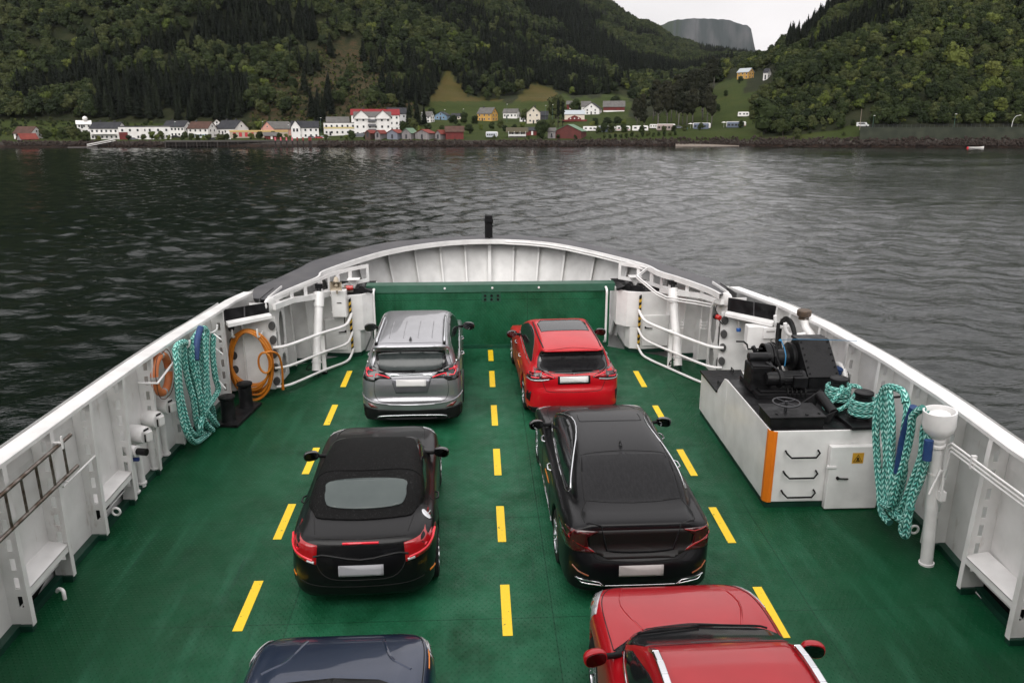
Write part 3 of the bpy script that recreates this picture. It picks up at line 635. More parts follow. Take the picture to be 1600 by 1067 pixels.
part(m, 'white_studs', WHITE2, RT)
for x in (-2.38, 3.02):
    m = MB(); m.tube(crom([(x, 18.60, 0.12), (x, 18.42, .2), (x, 18.40, .5), (x, 18.40, 1.2), (x, 18.42, 1.42), (x, 18.6, 1.46)], 5), .028, 10)
    single(m, 'guard_pipe', WHITE2, 'upright white guard pipe at the %s edge of the green ramp' % ('left' if x < 0 else 'right'), 'guard pipe', smooth=60, loc=(x, 18.4, .1))

# ================================================================== CARS
def spline2(P, per=10, closed=True): return np.array([(p.x, p.y) for p in crom([(a, b, 0) for a, b in P], per, closed)])
def sdf2(P, X, Y):
    """signed distance to a closed polygon (negative inside)"""
    shp_ = X.shape; x = X.ravel(); y = Y.ravel(); d2 = np.full(x.shape, 1e9); ins = np.zeros(x.shape, bool)
    for (ax, ay), (bx, by) in zip(P, np.roll(P, -1, axis=0)):
        ex, ey = bx - ax, by - ay; wx, wy = x - ax, y - ay; L2 = ex * ex + ey * ey
        if L2 < 1e-14: continue
        t = np.clip((wx * ex + wy * ey) / L2, 0, 1); dx = wx - ex * t; dy = wy - ey * t; d2 = np.minimum(d2, dx * dx + dy * dy)
        c = (ay <= y) != (by <= y); k = np.where(c, (bx - ax) * (y - ay) / (by - ay + 1e-30) + ax, 0); ins ^= c & (x < k)
    return (np.sqrt(d2) * np.where(ins, -1, 1)).reshape(shp_)
def smax(a, b, k): h = np.clip(0.5 + 0.5 * (a - b) / k, 0, 1); return b * (1 - h) + a * h + k * h * (1 - h)
def smin(a, b, k): return -smax(-a, -b, k)
def mirror_half(P): return list(P) + [(-x, y) for x, y in reversed(P) if x > 1e-6]

def surface_nets(F, lo, n, h):
    xs, ys, zs = [lo[i] + h * np.arange(n[i]) for i in range(3)]
    S = F < 0; idx = -np.ones(tuple(k - 1 for k in n), int)
    acc = np.zeros(idx.shape + (3,)); cnt = np.zeros(idx.shape)
    corners = [(i, j, k) for i in (0, 1) for j in (0, 1) for k in (0, 1)]
    sl = lambda c: tuple(slice(c[a], n[a] - 1 + c[a]) for a in range(3))
    for a in range(3):
        for c in corners:
            if c[a]: continue
            d = list(c); d[a] = 1
            f0, f1 = F[sl(c)], F[sl(d)]; x_ = (f0 < 0) != (f1 < 0); t = np.where(x_, f0 / (f0 - f1 + 1e-30), 0)
            for b in range(3): acc[..., b] += np.where(x_, (t if b == a else c[b]), 0)
            cnt += x_
    m = cnt > 0; idx[m] = np.arange(m.sum()); I = np.argwhere(m)
    V = (acc[m] / cnt[m][:, None] + I) * h + np.array(lo)
    quads = []
    for a in range(3):
        b, c = (a + 1) % 3, (a + 2) % 3
        s0 = [slice(None)] * 3; s1 = [slice(None)] * 3; s0[a] = slice(0, -1); s1[a] = slice(1, None)
        A, Bq = S[tuple(s0)], S[tuple(s1)]; E = np.argwhere(A != Bq)
        E = E[(E[:, b] > 0) & (E[:, c] > 0) & (E[:, b] < n[b] - 1) & (E[:, c] < n[c] - 1)]
        fl = A[E[:, 0], E[:, 1], E[:, 2]]
        q = []
        for db, dc in ((0, 0), (1, 0), (1, 1), (0, 1)):
            e = E.copy(); e[:, b] -= db; e[:, c] -= dc; q.append(idx[e[:, 0], e[:, 1], e[:, 2]])
        Q = np.stack(q, 1); Q[~fl] = Q[~fl][:, ::-1]; quads.append(Q)
    return V, np.concatenate(quads)

def car_body_mesh(S):
    hw = S['w'] / 2; L = S['l']
    P = {k: spline2(S[k], 8) for k in ('low_side', 'gr_side')}
    P['low_plan'] = spline2(mirror_half(S['low_plan']), 8); P['gr_plan'] = spline2(mirror_half(S['gr_plan']), 8)
    P['low_xz'] = spline2(mirror_half(S['low_xz']), 6); P['gr_xz'] = spline2(mirror_half(S['gr_xz']), 6)
    h = 0.028; lo = (-hw - 0.1, -0.1, 0.05); n = (int((2 * hw + .2) / h) + 2, int((L + .2) / h) + 2, int((S['h'] + .1) / h) + 2)
    xs, ys, zs = [lo[i] + h * np.arange(n[i]) for i in range(3)]
    def comb(a, b, c, d, e, f, X, Y, Z):
        k1, k2, k3 = S.get('k1', .10), S.get('k2', .10), S.get('k3', .05)
        low = smax(smax(a, b, k1), c, k1 * .8); gr = smax(smax(d, e, k2), f, k2)
        F = smin(low, gr, k3)
        for wy in S['wheels']:
            cyl = np.sqrt((Y - wy) ** 2 + (Z - S['rw']) ** 2) - (S['rw'] + 0.055); slab = (hw - 0.30) - np.abs(X)
            F = smax(F, -np.maximum(cyl, slab), 0.02)
        return F
    def exact(V):
        x, y, z = V.T
        return comb(sdf2(P['low_side'], y, z), sdf2(P['low_plan'], x, y), sdf2(P['low_xz'], x, z), sdf2(P['gr_side'], y, z), sdf2(P['gr_plan'], x, y), sdf2(P['gr_xz'], x, z), x, y, z)
    YZ = np.meshgrid(ys, zs, indexing='ij'); XY = np.meshgrid(xs, ys, indexing='ij'); XZ = np.meshgrid(xs, zs, indexing='ij')
    A = sdf2(P['low_side'], *YZ)[None]; Bq = sdf2(P['low_plan'], *XY)[:, :, None]; C_ = sdf2(P['low_xz'], *XZ)[:, None]
    D = sdf2(P['gr_side'], *YZ)[None]; E = sdf2(P['gr_plan'], *XY)[:, :, None]; G = sdf2(P['gr_xz'], *XZ)[:, None]
    F = comb(A, Bq, C_, D, E, G, xs[:, None, None], ys[None, :, None], zs[None, None, :])
    V, Q = surface_nets(F, lo, n, h)
    for it in range(2):
        f = exact(V); e = 1e-3; g = np.stack([(exact(V + e * np.eye(3)[i]) - f) / e for i in range(3)], 1)
        V = V - (f / np.maximum((g * g).sum(1), .2))[:, None] * g
    # light smoothing so the paint reflects cleanly
    for it in range(3):
        acc = np.zeros_like(V); c = np.zeros(len(V))
        for i in range(4):
            a, b = Q[:, i], Q[:, (i + 1) % 4]
            np.add.at(acc, a, V[b]); np.add.at(acc, b, V[a]); np.add.at(c, a, 1); np.add.at(c, b, 1)
        V = V + (0.5 if it < 2 else -0.2) * (acc / np.maximum(c, 1)[:, None] - V)
    return V, Q

def np_mesh(name, V, Q, mats_, smooth=True):
    me = bpy.data.meshes.new(name); me.vertices.add(len(V)); me.vertices.foreach_set('co', np.asarray(V, float).ravel())
    k = Q.shape[1]; me.loops.add(len(Q) * k); me.polygons.add(len(Q)); me.loops.foreach_set('vertex_index', Q.ravel().astype(np.int32))
    me.polygons.foreach_set('loop_start', np.arange(0, len(Q) * k, k, dtype=np.int32)); me.polygons.foreach_set('loop_total', np.full(len(Q), k, np.int32))
    for m in mats_: me.materials.append(m)
    me.update(calc_edges=True)
    if smooth: me.shade_smooth()
    return me

def paint(name, col, rough=0.35, metal=0.0, drops=0.25, coat=0.85, col2=None):
    m = mat(name, col, rough, metal, col2=col2 or tuple(c * 0.9 for c in col), nscale=3, coat=coat, croug=0.035, spec=0.15 if metal < .3 else .5)
    N = m.node_tree; L = N.links; b = N.nodes['Principled BSDF']; t = N.nodes.new('ShaderNodeTexCoord')
    v = N.nodes.new('ShaderNodeTexVoronoi'); v.inputs['Scale'].default_value = 75; L.new(t.outputs['Object'], v.inputs['Vector'])
    r = N.nodes.new('ShaderNodeMapRange'); r.inputs['From Min'].default_value = 0.10; r.inputs['From Max'].default_value = 0.26; r.inputs['To Min'].default_value = 1; r.inputs['To Max'].default_value = 0
    L.new(v.outputs['Distance'], r.inputs[0])
    bu = N.nodes.new('ShaderNodeBump'); bu.inputs['Strength'].default_value = drops; bu.inputs['Distance'].default_value = 0.002; L.new(r.outputs[0], bu.inputs['Height'])
    L.new(bu.outputs[0], b.inputs['Coat Normal'])
    return m
GLASS = mat('tinted_car_glass', (0.010, 0.011, 0.012), 0.12, spec=0.5, col2=(0.014, 0.015, 0.016), nscale=20)
GLASSM = mat('grey_rear_glass', (0.030, 0.038, 0.038), 0.16, spec=0.6, col2=(0.05, 0.06, 0.06), nscale=3)
GLASSW = mat('rain_spotted_glass', (0.004, 0.004, 0.005), 0.35, spec=0.22, col2=(0.010, 0.010, 0.011), nscale=40, bump=0.12, bscale=90, stretch=(1, .25, .6))
TRIM_ = mat('black_car_trim', (0.007, 0.007, 0.008), 0.45, col2=(0.010, 0.010, 0.010), spec=.2)
GLOSSB = mat('gloss_black_trim', (0.004, 0.004, 0.005), 0.12, coat=1)
CHROME = mat('chrome', (0.75, 0.76, 0.78), 0.14, 1.0, col2=(0.7, 0.71, 0.73))
LAMP = mat('tail_lamp_red', (0.36, 0.006, 0.010), 0.2, coat=.6)
LAMPD = mat('tail_lamp_dark_red', (0.045, 0.004, 0.006), 0.15, coat=1.0)
LAMPB = mat('tail_lamp_bright_red', (0.88, 0.020, 0.045), 0.3, coat=.4)
LAMPW = mat('clear_lamp', (0.45, 0.45, 0.46), 0.1, 0.3, coat=1.0)
LAMPO = mat('orange_marker_or_reflection', (0.75, 0.22, 0.01), 0.3, coat=0.5)  # also paints the orange reflections on the car doors
PLATE = mat('blank_number_plate', (0.62, 0.61, 0.60), 0.5, col2=(0.60, 0.59, 0.58))
PLATEG = mat('grey_number_plate', (0.30, 0.30, 0.32), 0.5, col2=(0.29, 0.29, 0.31))
GAP = mat('panel_gap_black', (0.004, 0.004, 0.004), 0.8)
TYRE = mat('tyre_rubber', (0.010, 0.010, 0.011), 0.75, col2=(0.016, 0.016, 0.016), nscale=20, spec=.2)
ALLOY = mat('alloy_wheel', (0.55, 0.56, 0.58), 0.25, 0.9)
FABRIC = mat('black_fabric_roof', (0.003, 0.003, 0.003), 0.6, col2=(0.022, 0.022, 0.022), nscale=45, bump=0.4, bscale=300, namt=(.60, .68), spec=.12, stretch=(1.6, .5, 1))

class Car:
    def __init__(s, name, label, S, loc, rz=0):
        s.S = S; s.t = thing(name, label, 'car', loc, R_(rz), group='cars parked on the ferry deck')
        V, Q = car_body_mesh(S); me = np_mesh('body', V, Q, [S['paint'], TRIM_])
        # sills and under-body are unpainted plastic
        zc = V[Q][:, :, 2].mean(1); yc = V[Q][:, :, 1].mean(1)
        mi = (zc < S.get('trim_z', .22)).astype(np.int32); me.polygons.foreach_set('material_index', mi)
        s.body = bpy.data.objects.new('body', me); COL.objects.link(s.body); s.body.parent = s.t
        s.bvh = BVHTree.FromPolygons([tuple(v) for v in V], [tuple(q) for q in Q])
        s.wheels()
    def cast(s, a, b, d):
        L = s.S['l']; h = None
        for ja, jb in ((.00013, .00017), (-.0007, .0009), (.0021, -.0013), (-.004, -.003)):   # nudged, so that no ray slips through an edge
            A, B = a + ja, b + jb
            o, r = {'rear': ((A, -1, B), (0, 1, 0)), 'front': ((A, L + 1, B), (0, -1, 0)), 'top': ((A, B, 3), (0, 0, -1)), 'left': ((-2, A, B), (1, 0, 0)), 'right': ((2, A, B), (-1, 0, 0))}[d]
            h = s.bvh.ray_cast(Vector(o), Vector(r))
            if h[0] is not None and h[1].dot(Vector(r)) < -0.02: return h[0], h[1]
        base = Vector(o) + Vector(r) * {'rear': 1.1, 'front': 1.1, 'top': 2.0, 'left': 1.25, 'right': 1.25}[d]
        q = s.bvh.find_nearest(base); return q[0], q[1]
    def patch(s, name, poly, d, m, off=0.004, parent=None, curve=0, step=0.04, label=None):
        if curve: poly = [(p.x, p.y) for p in crom([(a, b, 0) for a, b in poly], curve, True)]
        bm = bmesh.new(); vs = [bm.verts.new((a, b, 0)) for a, b in poly]; bm.faces.new(vs); bmesh.ops.triangulate(bm, faces=bm.faces[:])
        x0 = min(a for a, b in poly); x1 = max(a for a, b in poly); y0 = min(b for a, b in poly); y1 = max(b for a, b in poly)
        for ax, lo, hi in ((0, x0, x1), (1, y0, y1)):
            k = max(1, int((hi - lo) / step))
            for i in range(1, k):
                c = [0, 0, 0]; c[ax] = lo + (hi - lo) * (i - .37) / k; nn = [0, 0, 0]; nn[ax] = 1
                bmesh.ops.bisect_plane(bm, geom=bm.verts[:] + bm.edges[:] + bm.faces[:], plane_co=c, plane_no=nn)
        for v in bm.verts:
            p, n = s.cast(v.co.x, v.co.y, d); v.co = p + n * off
        bmesh.ops.recalc_face_normals(bm, faces=bm.faces[:])
        f0 = max(bm.faces, key=lambda f: f.calc_area()); q = s.bvh.find_nearest(f0.calc_center_median())
        if f0.normal.dot(q[1]) < 0: bmesh.ops.reverse_faces(bm, faces=bm.faces[:])
        me = bpy.data.meshes.new(name); bm.to_mesh(me); bm.free(); me.materials.append(m); me.shade_smooth()
        o = bpy.data.objects.new(name, me); COL.objects.link(o); o.parent = parent or s.body_parent()
        so_ = o.modifiers.new('s', 'SOLIDIFY'); so_.thickness = off + .004; so_.offset = -1
        if label: o['label'] = label
        return o
    def body_parent(s): return s.t
    def pair(s, name, poly, d, m, **k):
        r = [s.patch(name, poly, d, m, **k)]
        if d in ('left', 'right'): r.append(s.patch(name, poly, 'right' if d == 'left' else 'left', m, **k))
        else: r.append(s.patch(name, [(-a, b) for a, b in reversed(poly)], d, m, **k))
        return r
    def line(s, name, pts, d, r=0.004, m=None, parent=None, curve=4, off=0.0005, mirror=False, closed=False, h=None):
        out_ = []
        for sg in ((1, -1) if mirror else (1,)):
            dd = d if not (mirror and sg < 0 and d in ('left', 'right')) else ('right' if d == 'left' else 'left')
            P = [((a * sg if dd not in ('left', 'right') else a), b, 0) for a, b in pts]
            P = crom(P, curve, closed) if curve else [Vector(p) for p in P]
            Q = []
            for p, q in zip(P, P[1:] + ([P[0]] if closed else [])):
                k = max(1, int((q - p).length / .05))
                for i in range(k): Q.append(p.lerp(q, i / k))
            if not closed: Q.append(P[-1])
            W = []
            for p in Q: c, n = s.cast(p.x, p.y, dd); W.append(c + n * off)
            mb = MB(); mb.tube(W, r, 6, closed=closed); o = mb.build(name, m or GAP, None, smooth=60); o.parent = parent or s.body
            out_.append(o)
        return out_
    def wheels(s):
        S = s.S; hw = S['w'] / 2; rw = S['rw']; ww = 0.22
        first = None
        for wy in S['wheels']:
            for sg in (-1, 1):
                x = sg * (hw - 0.035 - ww / 2)
                if first is None:
                    m = MB(); m.lathe([(rw * .64, -ww / 2 + .01), (rw * .80, -ww / 2), (rw * .95, -ww / 2 + .012), (rw, -ww / 2 + .04), (rw, ww / 2 - .04), (rw * .95, ww / 2 - .012), (rw * .80, ww / 2), (rw * .64, ww / 2 - .01), (rw * .64, -ww / 2 + .01)], (0, 0, 0), (1, 0, 0), 40)
                    tyre = m.build('wheel', TYRE, None, smooth=40); tm = tyre.data
                    m = MB(); R = rw * .655
                    m.lathe([(R, -ww / 2 + .02), (R, ww / 2 - .008), (R * .94, ww / 2 - .004), (R * .92, ww / 2 - .03), (R * .92, -ww / 2 + .02)], (0, 0, 0), (1, 0, 0), 36)
                    m.lathe([(0, ww / 2 - .02), (.045, ww / 2 - .022), (.06, ww / 2 - .04), (.06, 0)], (0, 0, 0), (1, 0, 0), 20)
                    ns = S.get('spokes', 5)
                    for k in range(ns):
                        for e in (-.11, .11):
                            a = 2 * math.pi * k / ns
                            m.bar((ww / 2 - .035, .04 * math.cos(a + e), .04 * math.sin(a + e)), (ww / 2 - .012, R * .94 * math.cos(a + e), R * .94 * math.sin(a + e)), .028, .03, up=(1, 0, 0))
                    rim = m.build('rim', ALLOY, None, smooth=35); rm = rim.data
                    m = MB(); m.lathe([(0, -.02), (R * .9, -.02), (R * .9, -.05)], (0, 0, 0), (1, 0, 0), 30); disc = m.build('wheel_backing', BLACKM, None); dm = disc.data; first = True
                else:
                    tyre = bpy.data.objects.new('wheel', tm); COL.objects.link(tyre); rim = bpy.data.objects.new('rim', rm); COL.objects.link(rim); disc = bpy.data.objects.new('wheel_backing', dm); COL.objects.link(disc)
                tyre.parent = s.t; tyre.location = (x, wy, rw); rim.parent = tyre; disc.parent = tyre
                if sg < 0: tyre.rotation_euler = (0, 0, math.pi)
    def mirrors(s, y, z, x, m, w=.24, h=.15, cap=None):
        for sg in (-1, 1):
            bm = bmesh.new(); bmesh.ops.create_uvsphere(bm, u_segments=24, v_segments=14, radius=1)
            for v in bm.verts:
                c = v.co; e = lambda q, p: math.copysign(abs(q) ** p, q)
                c.x = e(c.x, .8) * w / 2; c.z = e(c.z, .8) * h / 2 * (1 + .15 * sg * c.x / w); c.y = (e(c.y, .9) * .085 if c.y > 0 else max(c.y, -.35) * .08)
            me = bpy.data.meshes.new('mirror'); bm.to_mesh(me); bm.free(); me.materials.append(m); me.shade_smooth()
            o = bpy.data.objects.new('mirror', me); COL.objects.link(o); o.parent = s.t; o.location = (sg * x, y, z); o.rotation_euler = (0, R_(4 * sg), R_(-10 * sg))
            mb = MB(); q = [(math.copysign(abs(math.cos(a)) ** .7, math.cos(a)) * w * .43, math.copysign(abs(math.sin(a)) ** .7, math.sin(a)) * h * .40) for a in [2 * math.pi * k / 24 for k in range(24)]]
            mb.prism(q, lambda p: (p[0], -.036, p[1]), lambda p: (p[0], -.026, p[1])); g = mb.build('mirror_glass', mat('mirror_glass', (.12, .13, .13), .04, 1.0), None); g.parent = o
            mb = MB(); mb.tube([(-sg * w * .36, .02, -.02), (-sg * (w * .5 + .07), .04, -.05), (-sg * (w * .5 + .15), .05, -.06)], [.03, .028, .035], 8); g = mb.build('mirror_arm', TRIM_, None, smooth=60); g.parent = o
    def box(s, name, mb, m, parent=None, **k):
        o = mb.build(name, m, None, **k); o.parent = parent or s.t; return o
    def antenna(s, y):
        c, n = s.cast(0, y, 'top'); mb = MB()
        vs = []; st = [(-.09, .004, .03), (-.06, .03, .05), (-.02, .022, .062), (.04, .014, .04), (.09, .004, .005)]
        for yy, w_, h_ in st: vs.append([(c.x - w_, c.y + yy, c.z - .01), (c.x - w_ * .7, c.y + yy, c.z + h_ * .6), (c.x, c.y + yy, c.z + h_), (c.x + w_ * .7, c.y + yy, c.z + h_ * .6), (c.x + w_, c.y + yy, c.z - .01)])
        V = [p for r in vs for p in r]; F = [(i * 5 + j, i * 5 + j + 1, i * 5 + 5 + j + 1, i * 5 + 5 + j) for i in range(4) for j in range(4)] + [(0, 1, 2, 3, 4)]
        mb.add(V, F); s.box('antenna_fin', mb, GLOSSB, smooth=50)
def rect(x0, x1, y0, y1): return [(x0, y0), (x1, y0), (x1, y1), (x0, y1)]
LX = lambda hw: [(0, .16), (hw * .80, .16), (hw * .93, .20), (hw * .985, .36), (hw, .58), (hw * .995, .72), (hw * .955, .90), (hw * .86, 1.05), (hw * .7, 1.5), (0, 1.5)]

# ---- silver estate-like off-roader, seen from behind
P_SIL = paint('silver_metallic', (0.37, 0.37, 0.39), 0.34, 0.75)
S1 = dict(w=1.86, l=4.55, h=1.72, rw=.35, wheels=(1.02, 3.66), paint=P_SIL, trim_z=.40, k1=.09, k2=.11, k3=.05,
    low_side=[(.10, .28), (.04, .40), (.0, .52), (.01, .60), (.07, .66), (.06, .78), (.07, .92), (.12, 1.04), (.30, 1.12), (1.2, 1.10), (2.4, 1.06), (3.2, 1.07), (3.7, 1.03), (4.15, .93), (4.42, .80), (4.53, .62), (4.53, .38), (4.42, .22), (4.0, .20), (.4, .20)],
    low_plan=[(0, 0), (.45, .015), (.72, .07), (.86, .20), (.92, .45), (.93, 1.2), (.91, 2.4), (.93, 3.6), (.88, 4.1), (.70, 4.42), (.4, 4.53), (0, 4.55)],
    low_xz=[(0, .16), (.80, .16), (.88, .22), (.92, .40), (.93, .62), (.925, .78), (.90, .95), (.86, 1.08), (.75, 1.4), (0, 1.4)],
    gr_side=[(.10, .95), (.14, 1.15), (.24, 1.38), (.20, 1.50), (.10, 1.575), (.22, 1.635), (.7, 1.69), (1.4, 1.71), (2.0, 1.69), (2.45, 1.62), (2.9, 1.42), (3.4, 1.14), (3.55, .98), (3.3, .85), (.4, .85)],
    gr_plan=[(0, .06), (.45, .08), (.70, .16), (.82, .40), (.86, 1.0), (.86, 2.2), (.84, 2.9), (.74, 3.35), (.4, 3.55), (0, 3.6)],
    gr_xz=[(0, .6), (.93, .6), (.90, 1.0), (.855, 1.12), (.74, 1.42), (.66, 1.58), (.54, 1.68), (.3, 1.715), (0, 1.72)])
c = Car('off_road_car', 'silver grey tall car with roof rails, nearest to the green ramp in the left lane', S1, (-1.19, 13.68, 0), 0.5)
rg = c.patch('rear_window', [(-.60, 1.50), (-.63, 1.34), (-.68, 1.18), (-.50, 1.11), (-.14, 1.095), (.14, 1.095), (.50, 1.11), (.68, 1.18), (.63, 1.34), (.60, 1.50)], 'rear', GLOSSB)
c.patch('glass_pane', [(-.49, 1.45), (.49, 1.45), (.56, 1.33), (.55, 1.20), (.46, 1.155), (.19, 1.13), (-.19, 1.13), (-.46, 1.155), (-.55, 1.20), (-.56, 1.33)], 'rear', GLASSM, off=.011, parent=rg, curve=3)
for o in c.pair('tail_light', [(-.36, 1.005), (-.34, 1.02), (-.50, 1.13), (-.69, 1.22), (-.84, 1.22), (-.93, 1.16), (-.93, 1.03), (-.78, .97), (-.66, .955), (-.57, 1.005)], 'rear', GLOSSB, off=.005): pass
for sg in (-1, 1):
    q = [(-.37, 1.015), (-.52, 1.10), (-.63, 1.14), (-.63, 1.045), (-.50, 1.02)]; q2 = [(-.66, 1.17), (-.75, 1.19), (-.82, 1.13), (-.80, 1.04), (-.68, 1.03)]
    for k in (q, q2): c.patch('lamp_lens', [(a * -sg, b) for a, b in (k if sg < 0 else k[::-1])][::1], 'rear', LAMPB, off=.012)
    c.line('light_bar', [(sg * .38, 1.022), (sg * .50, 1.06), (sg * .62, 1.085), (sg * .62, 1.045)], 'rear', .013, LAMPB, off=.014, curve=0, parent=c.body)
    c.line('light_bar', [(sg * .67, 1.05), (sg * .76, 1.05), (sg * .79, 1.10), (sg * .75, 1.15), (sg * .67, 1.14)], 'rear', .013, LAMPB, off=.014, curve=0, parent=c.body)
gp = c.patch('plate_recess', [(-.36, 1.00), (.36, 1.00), (.28, .735), (-.28, .735)], 'rear', mat('recess_silver', (.22, .22, .24), .35, .7), off=.003)
c.patch('number_plate', rect(-.265, .265, .865, .99), 'rear', PLATE, off=.016)
c.line('chrome_trim', [(-.36, 1.06), (0, 1.075), (.36, 1.06)], 'rear', .022, CHROME, parent=c.t)
c.line('chrome_trim', [(.65, 1.50), (.70, 1.32), (.74, 1.18)], 'rear', .014, CHROME, parent=c.t, mirror=True)
c.line('bumper_trim', [(-.9, .66), (-.72, .585), (-.45, .545), (0, .53), (.45, .545), (.72, .585), (.9, .66)], 'rear', .016, P_SIL, parent=c.t)
c.patch('lower_bumper', [(-.93, .50), (-.88, .49), (-.6, .44), (0, .415), (.6, .44), (.88, .49), (.93, .50), (.93, .2), (-.93, .2)], 'rear', TRIM_, off=.006)
c.line('skid_trim', [(-.62, .27), (-.55, .31), (0, .325), (.55, .31), (.62, .27)], 'rear', .014, ALLOY, parent=c.t, off=.012)
c.pair('reflector', [(.60, .47), (.72, .545), (.80, .56), (.73, .475)], 'rear', mat('reflector_red', (.12, .01, .01), .2, coat=1), off=.006)
c.line('panel_gap', [(.64, 1.0), (.66, .8), (.62, .64), (.5, .59), (0, .575)], 'rear', .004, mirror=True)
c.line('panel_gap', [(-.60, 1.545), (0, 1.565), (.60, 1.545)], 'rear', .006)
c.line('panel_gap', [(.64, .22), (.0, .20), (-.64, .22)], 'top', .004)
for x in (-.38, -.13, .13, .38): c.line('roof_rib', [(x, .42), (x, 1.4)], 'top', .010, P_SIL, curve=0, off=-.002, parent=c.t)
for sg in (-1, 1):
    mb = MB(); pts = []
    for k in range(14):
        y = .22 + k * 1.62 / 13; q, n = c.cast(sg * (.60 - .02 * (k / 13)), y, 'top'); e = min(k, 13 - k); pts.append(q + Vector((0, 0, .045 if e > 0 else .0)))
    mb.tube(pts, [.02] + [.022] * 12 + [.016], 8); r = c.box('roof_rail', mb, CHROME, smooth=60)
    mb = MB(); mb.box(pts[0] + Vector((0, .03, 0.01)), (.05, .12, .06)); c.box('rail_foot', mb, TRIM_, r, bevel=.008)
c.patch('side_window', [(.52, 1.24), (.62, 1.50), (1.55, 1.60), (2.45, 1.52), (3.1, 1.18), (3.1, 1.13), (1.2, 1.13), (.7, 1.16)], 'left', GLASS, curve=2); c.patch('side_window', [(.52, 1.24), (.62, 1.50), (1.55, 1.60), (2.45, 1.52), (3.1, 1.18), (3.1, 1.13), (1.2, 1.13), (.7, 1.16)], 'right', GLASS, curve=2)
c.line('window_trim', [(.5, 1.20), (.75, 1.12), (1.5, 1.09), (3.1, 1.09)], 'left', .010, CHROME, mirror=True, parent=c.t)
c.line('panel_gap', [(1.55, 1.62), (1.5, 1.1), (1.5, .5)], 'left', .004, mirror=True)
c.line('panel_gap', [(2.55, 1.45), (2.55, 1.1), (2.5, .5)], 'left', .004, mirror=True)
c.line('arch_trim', [(.55, .36), (.60, .60), (.78, .74), (1.02, .79), (1.26, .74), (1.44, .60), (1.49, .36)], 'left', .022, TRIM_, mirror=True, parent=c.t)
for sg in (-1, 1):
    for y in (1.62, 2.62):
        q, n = c.cast(y, .97, 'left' if sg < 0 else 'right'); mb = MB(); mb.tube([q + Vector((0, -.1, 0)), q + Vector((sg * .04, -.06, 0)), q + Vector((sg * .04, .06, 0)), q + Vector((0, .1, 0))], .013, 8); c.box('door_handle', mb, CHROME, smooth=60)
c.mirrors(2.95, 1.13, 1.03, GLOSSB, .25, .17); c.antenna(.36)
mb = MB(); q, n = c.cast(0, 1.13, 'rear'); mb.bar(q + Vector((-.33, -.015, .012)), q + Vector((.05, -.02, .01)), .02, .014); mb.box(q + Vector((.03, -.01, 0)), (.10, .03, .04)); c.box('rear_wiper', mb, BLACKM)

# ---- red hatchback, seen from behind
P_RED = paint('red_car_paint', (0.46, 0.006, 0.012), 0.35, 0.0, drops=.12, coat=.55)
S2 = dict(w=1.80, l=4.40, h=1.44, rw=.33, wheels=(.86, 3.56), paint=P_RED, trim_z=.24, k1=.10, k2=.10, k3=.06,
    low_side=[(.10, .26), (.03, .36), (.0, .50), (.03, .62), (.08, .70), (.08, .80), (.12, .93), (.30, 1.0), (1.2, .98), (2.4, .93), (3.0, .92), (3.6, .84), (4.05, .74), (4.32, .62), (4.39, .46), (4.33, .24), (4.1, .17), (.4, .18)],
    low_plan=[(0, 0), (.45, .02), (.70, .09), (.83, .24), (.89, .5), (.90, 1.1), (.87, 2.3), (.89, 3.5), (.84, 4.0), (.66, 4.28), (.35, 4.39), (0, 4.40)],
    low_xz=[(0, .15), (.78, .15), (.86, .22), (.89, .40), (.90, .58), (.885, .74), (.85, .88), (.79, .98), (.7, 1.3), (0, 1.3)],
    gr_side=[(.16, .86), (.22, .98), (.42, 1.16), (.40, 1.28), (.24, 1.33), (.40, 1.38), (.9, 1.43), (1.6, 1.445), (2.1, 1.41), (2.5, 1.31), (3.0, 1.07), (3.3, .90), (3.1, .75), (.4, .7)],
    gr_plan=[(0, .10), (.40, .12), (.60, .20), (.73, .50), (.79, 1.1), (.79, 2.0), (.76, 2.7), (.64, 3.1), (.3, 3.3), (0, 3.34)],
    gr_xz=[(0, .5), (.87, .5), (.83, .88), (.77, .99), (.66, 1.22), (.58, 1.35), (.48, 1.41), (.3, 1.44), (0, 1.447)])
c = Car('hatchback', 'red hatchback with black rear window, beside the silver car and in front of the ramp', S2, (1.76, 13.95, 0), 2.3)
rg = c.patch('rear_window', [(-.58, 1.30), (-.64, 1.14), (-.66, 1.02), (-.45, .955), (0, .93), (.45, .955), (.66, 1.02), (.64, 1.14), (.58, 1.30)], 'rear', GLOSSB)
c.patch('glass_pane', [(-.49, 1.25), (.49, 1.25), (.57, 1.12), (.60, 1.02), (.40, .975), (0, .955), (-.40, .975), (-.60, 1.02), (-.57, 1.12)], 'rear', GLASSW, off=.011, parent=rg, curve=3)
c.pair('tail_light', [(.34, .875), (.42, .93), (.62, 1.01), (.76, 1.02), (.86, .97), (.86, .82), (.62, .81), (.50, .84)], 'rear', GLOSSB, off=.005)
c.pair('lamp_lens', [(.37, .885), (.44, .925), (.60, .985), (.60, .875), (.45, .87)], 'rear', LAMP, off=.009)
c.pair('lamp_lens', [(.62, .88), (.62, .995), (.76, 1.005), (.83, .95), (.83, .87)], 'rear', LAMPD, off=.009)
c.line('light_bar', [(.38, .885), (.48, .915), (.59, .955)], 'rear', .012, LAMPB, mirror=True, off=.012, curve=0)
c.line('light_bar', [(.64, .885), (.76, .885), (.82, .91), (.80, .99)], 'rear', .012, LAMPB, mirror=True, off=.012, curve=0)
c.line('lamp_strip', [(.46, .85), (.60, .835), (.84, .835)], 'rear', .012, LAMPW, mirror=True, off=.008, curve=0)
c.patch('plate_recess', rect(-.30, .30, .755, .905), 'rear', TRIM_, off=.006)
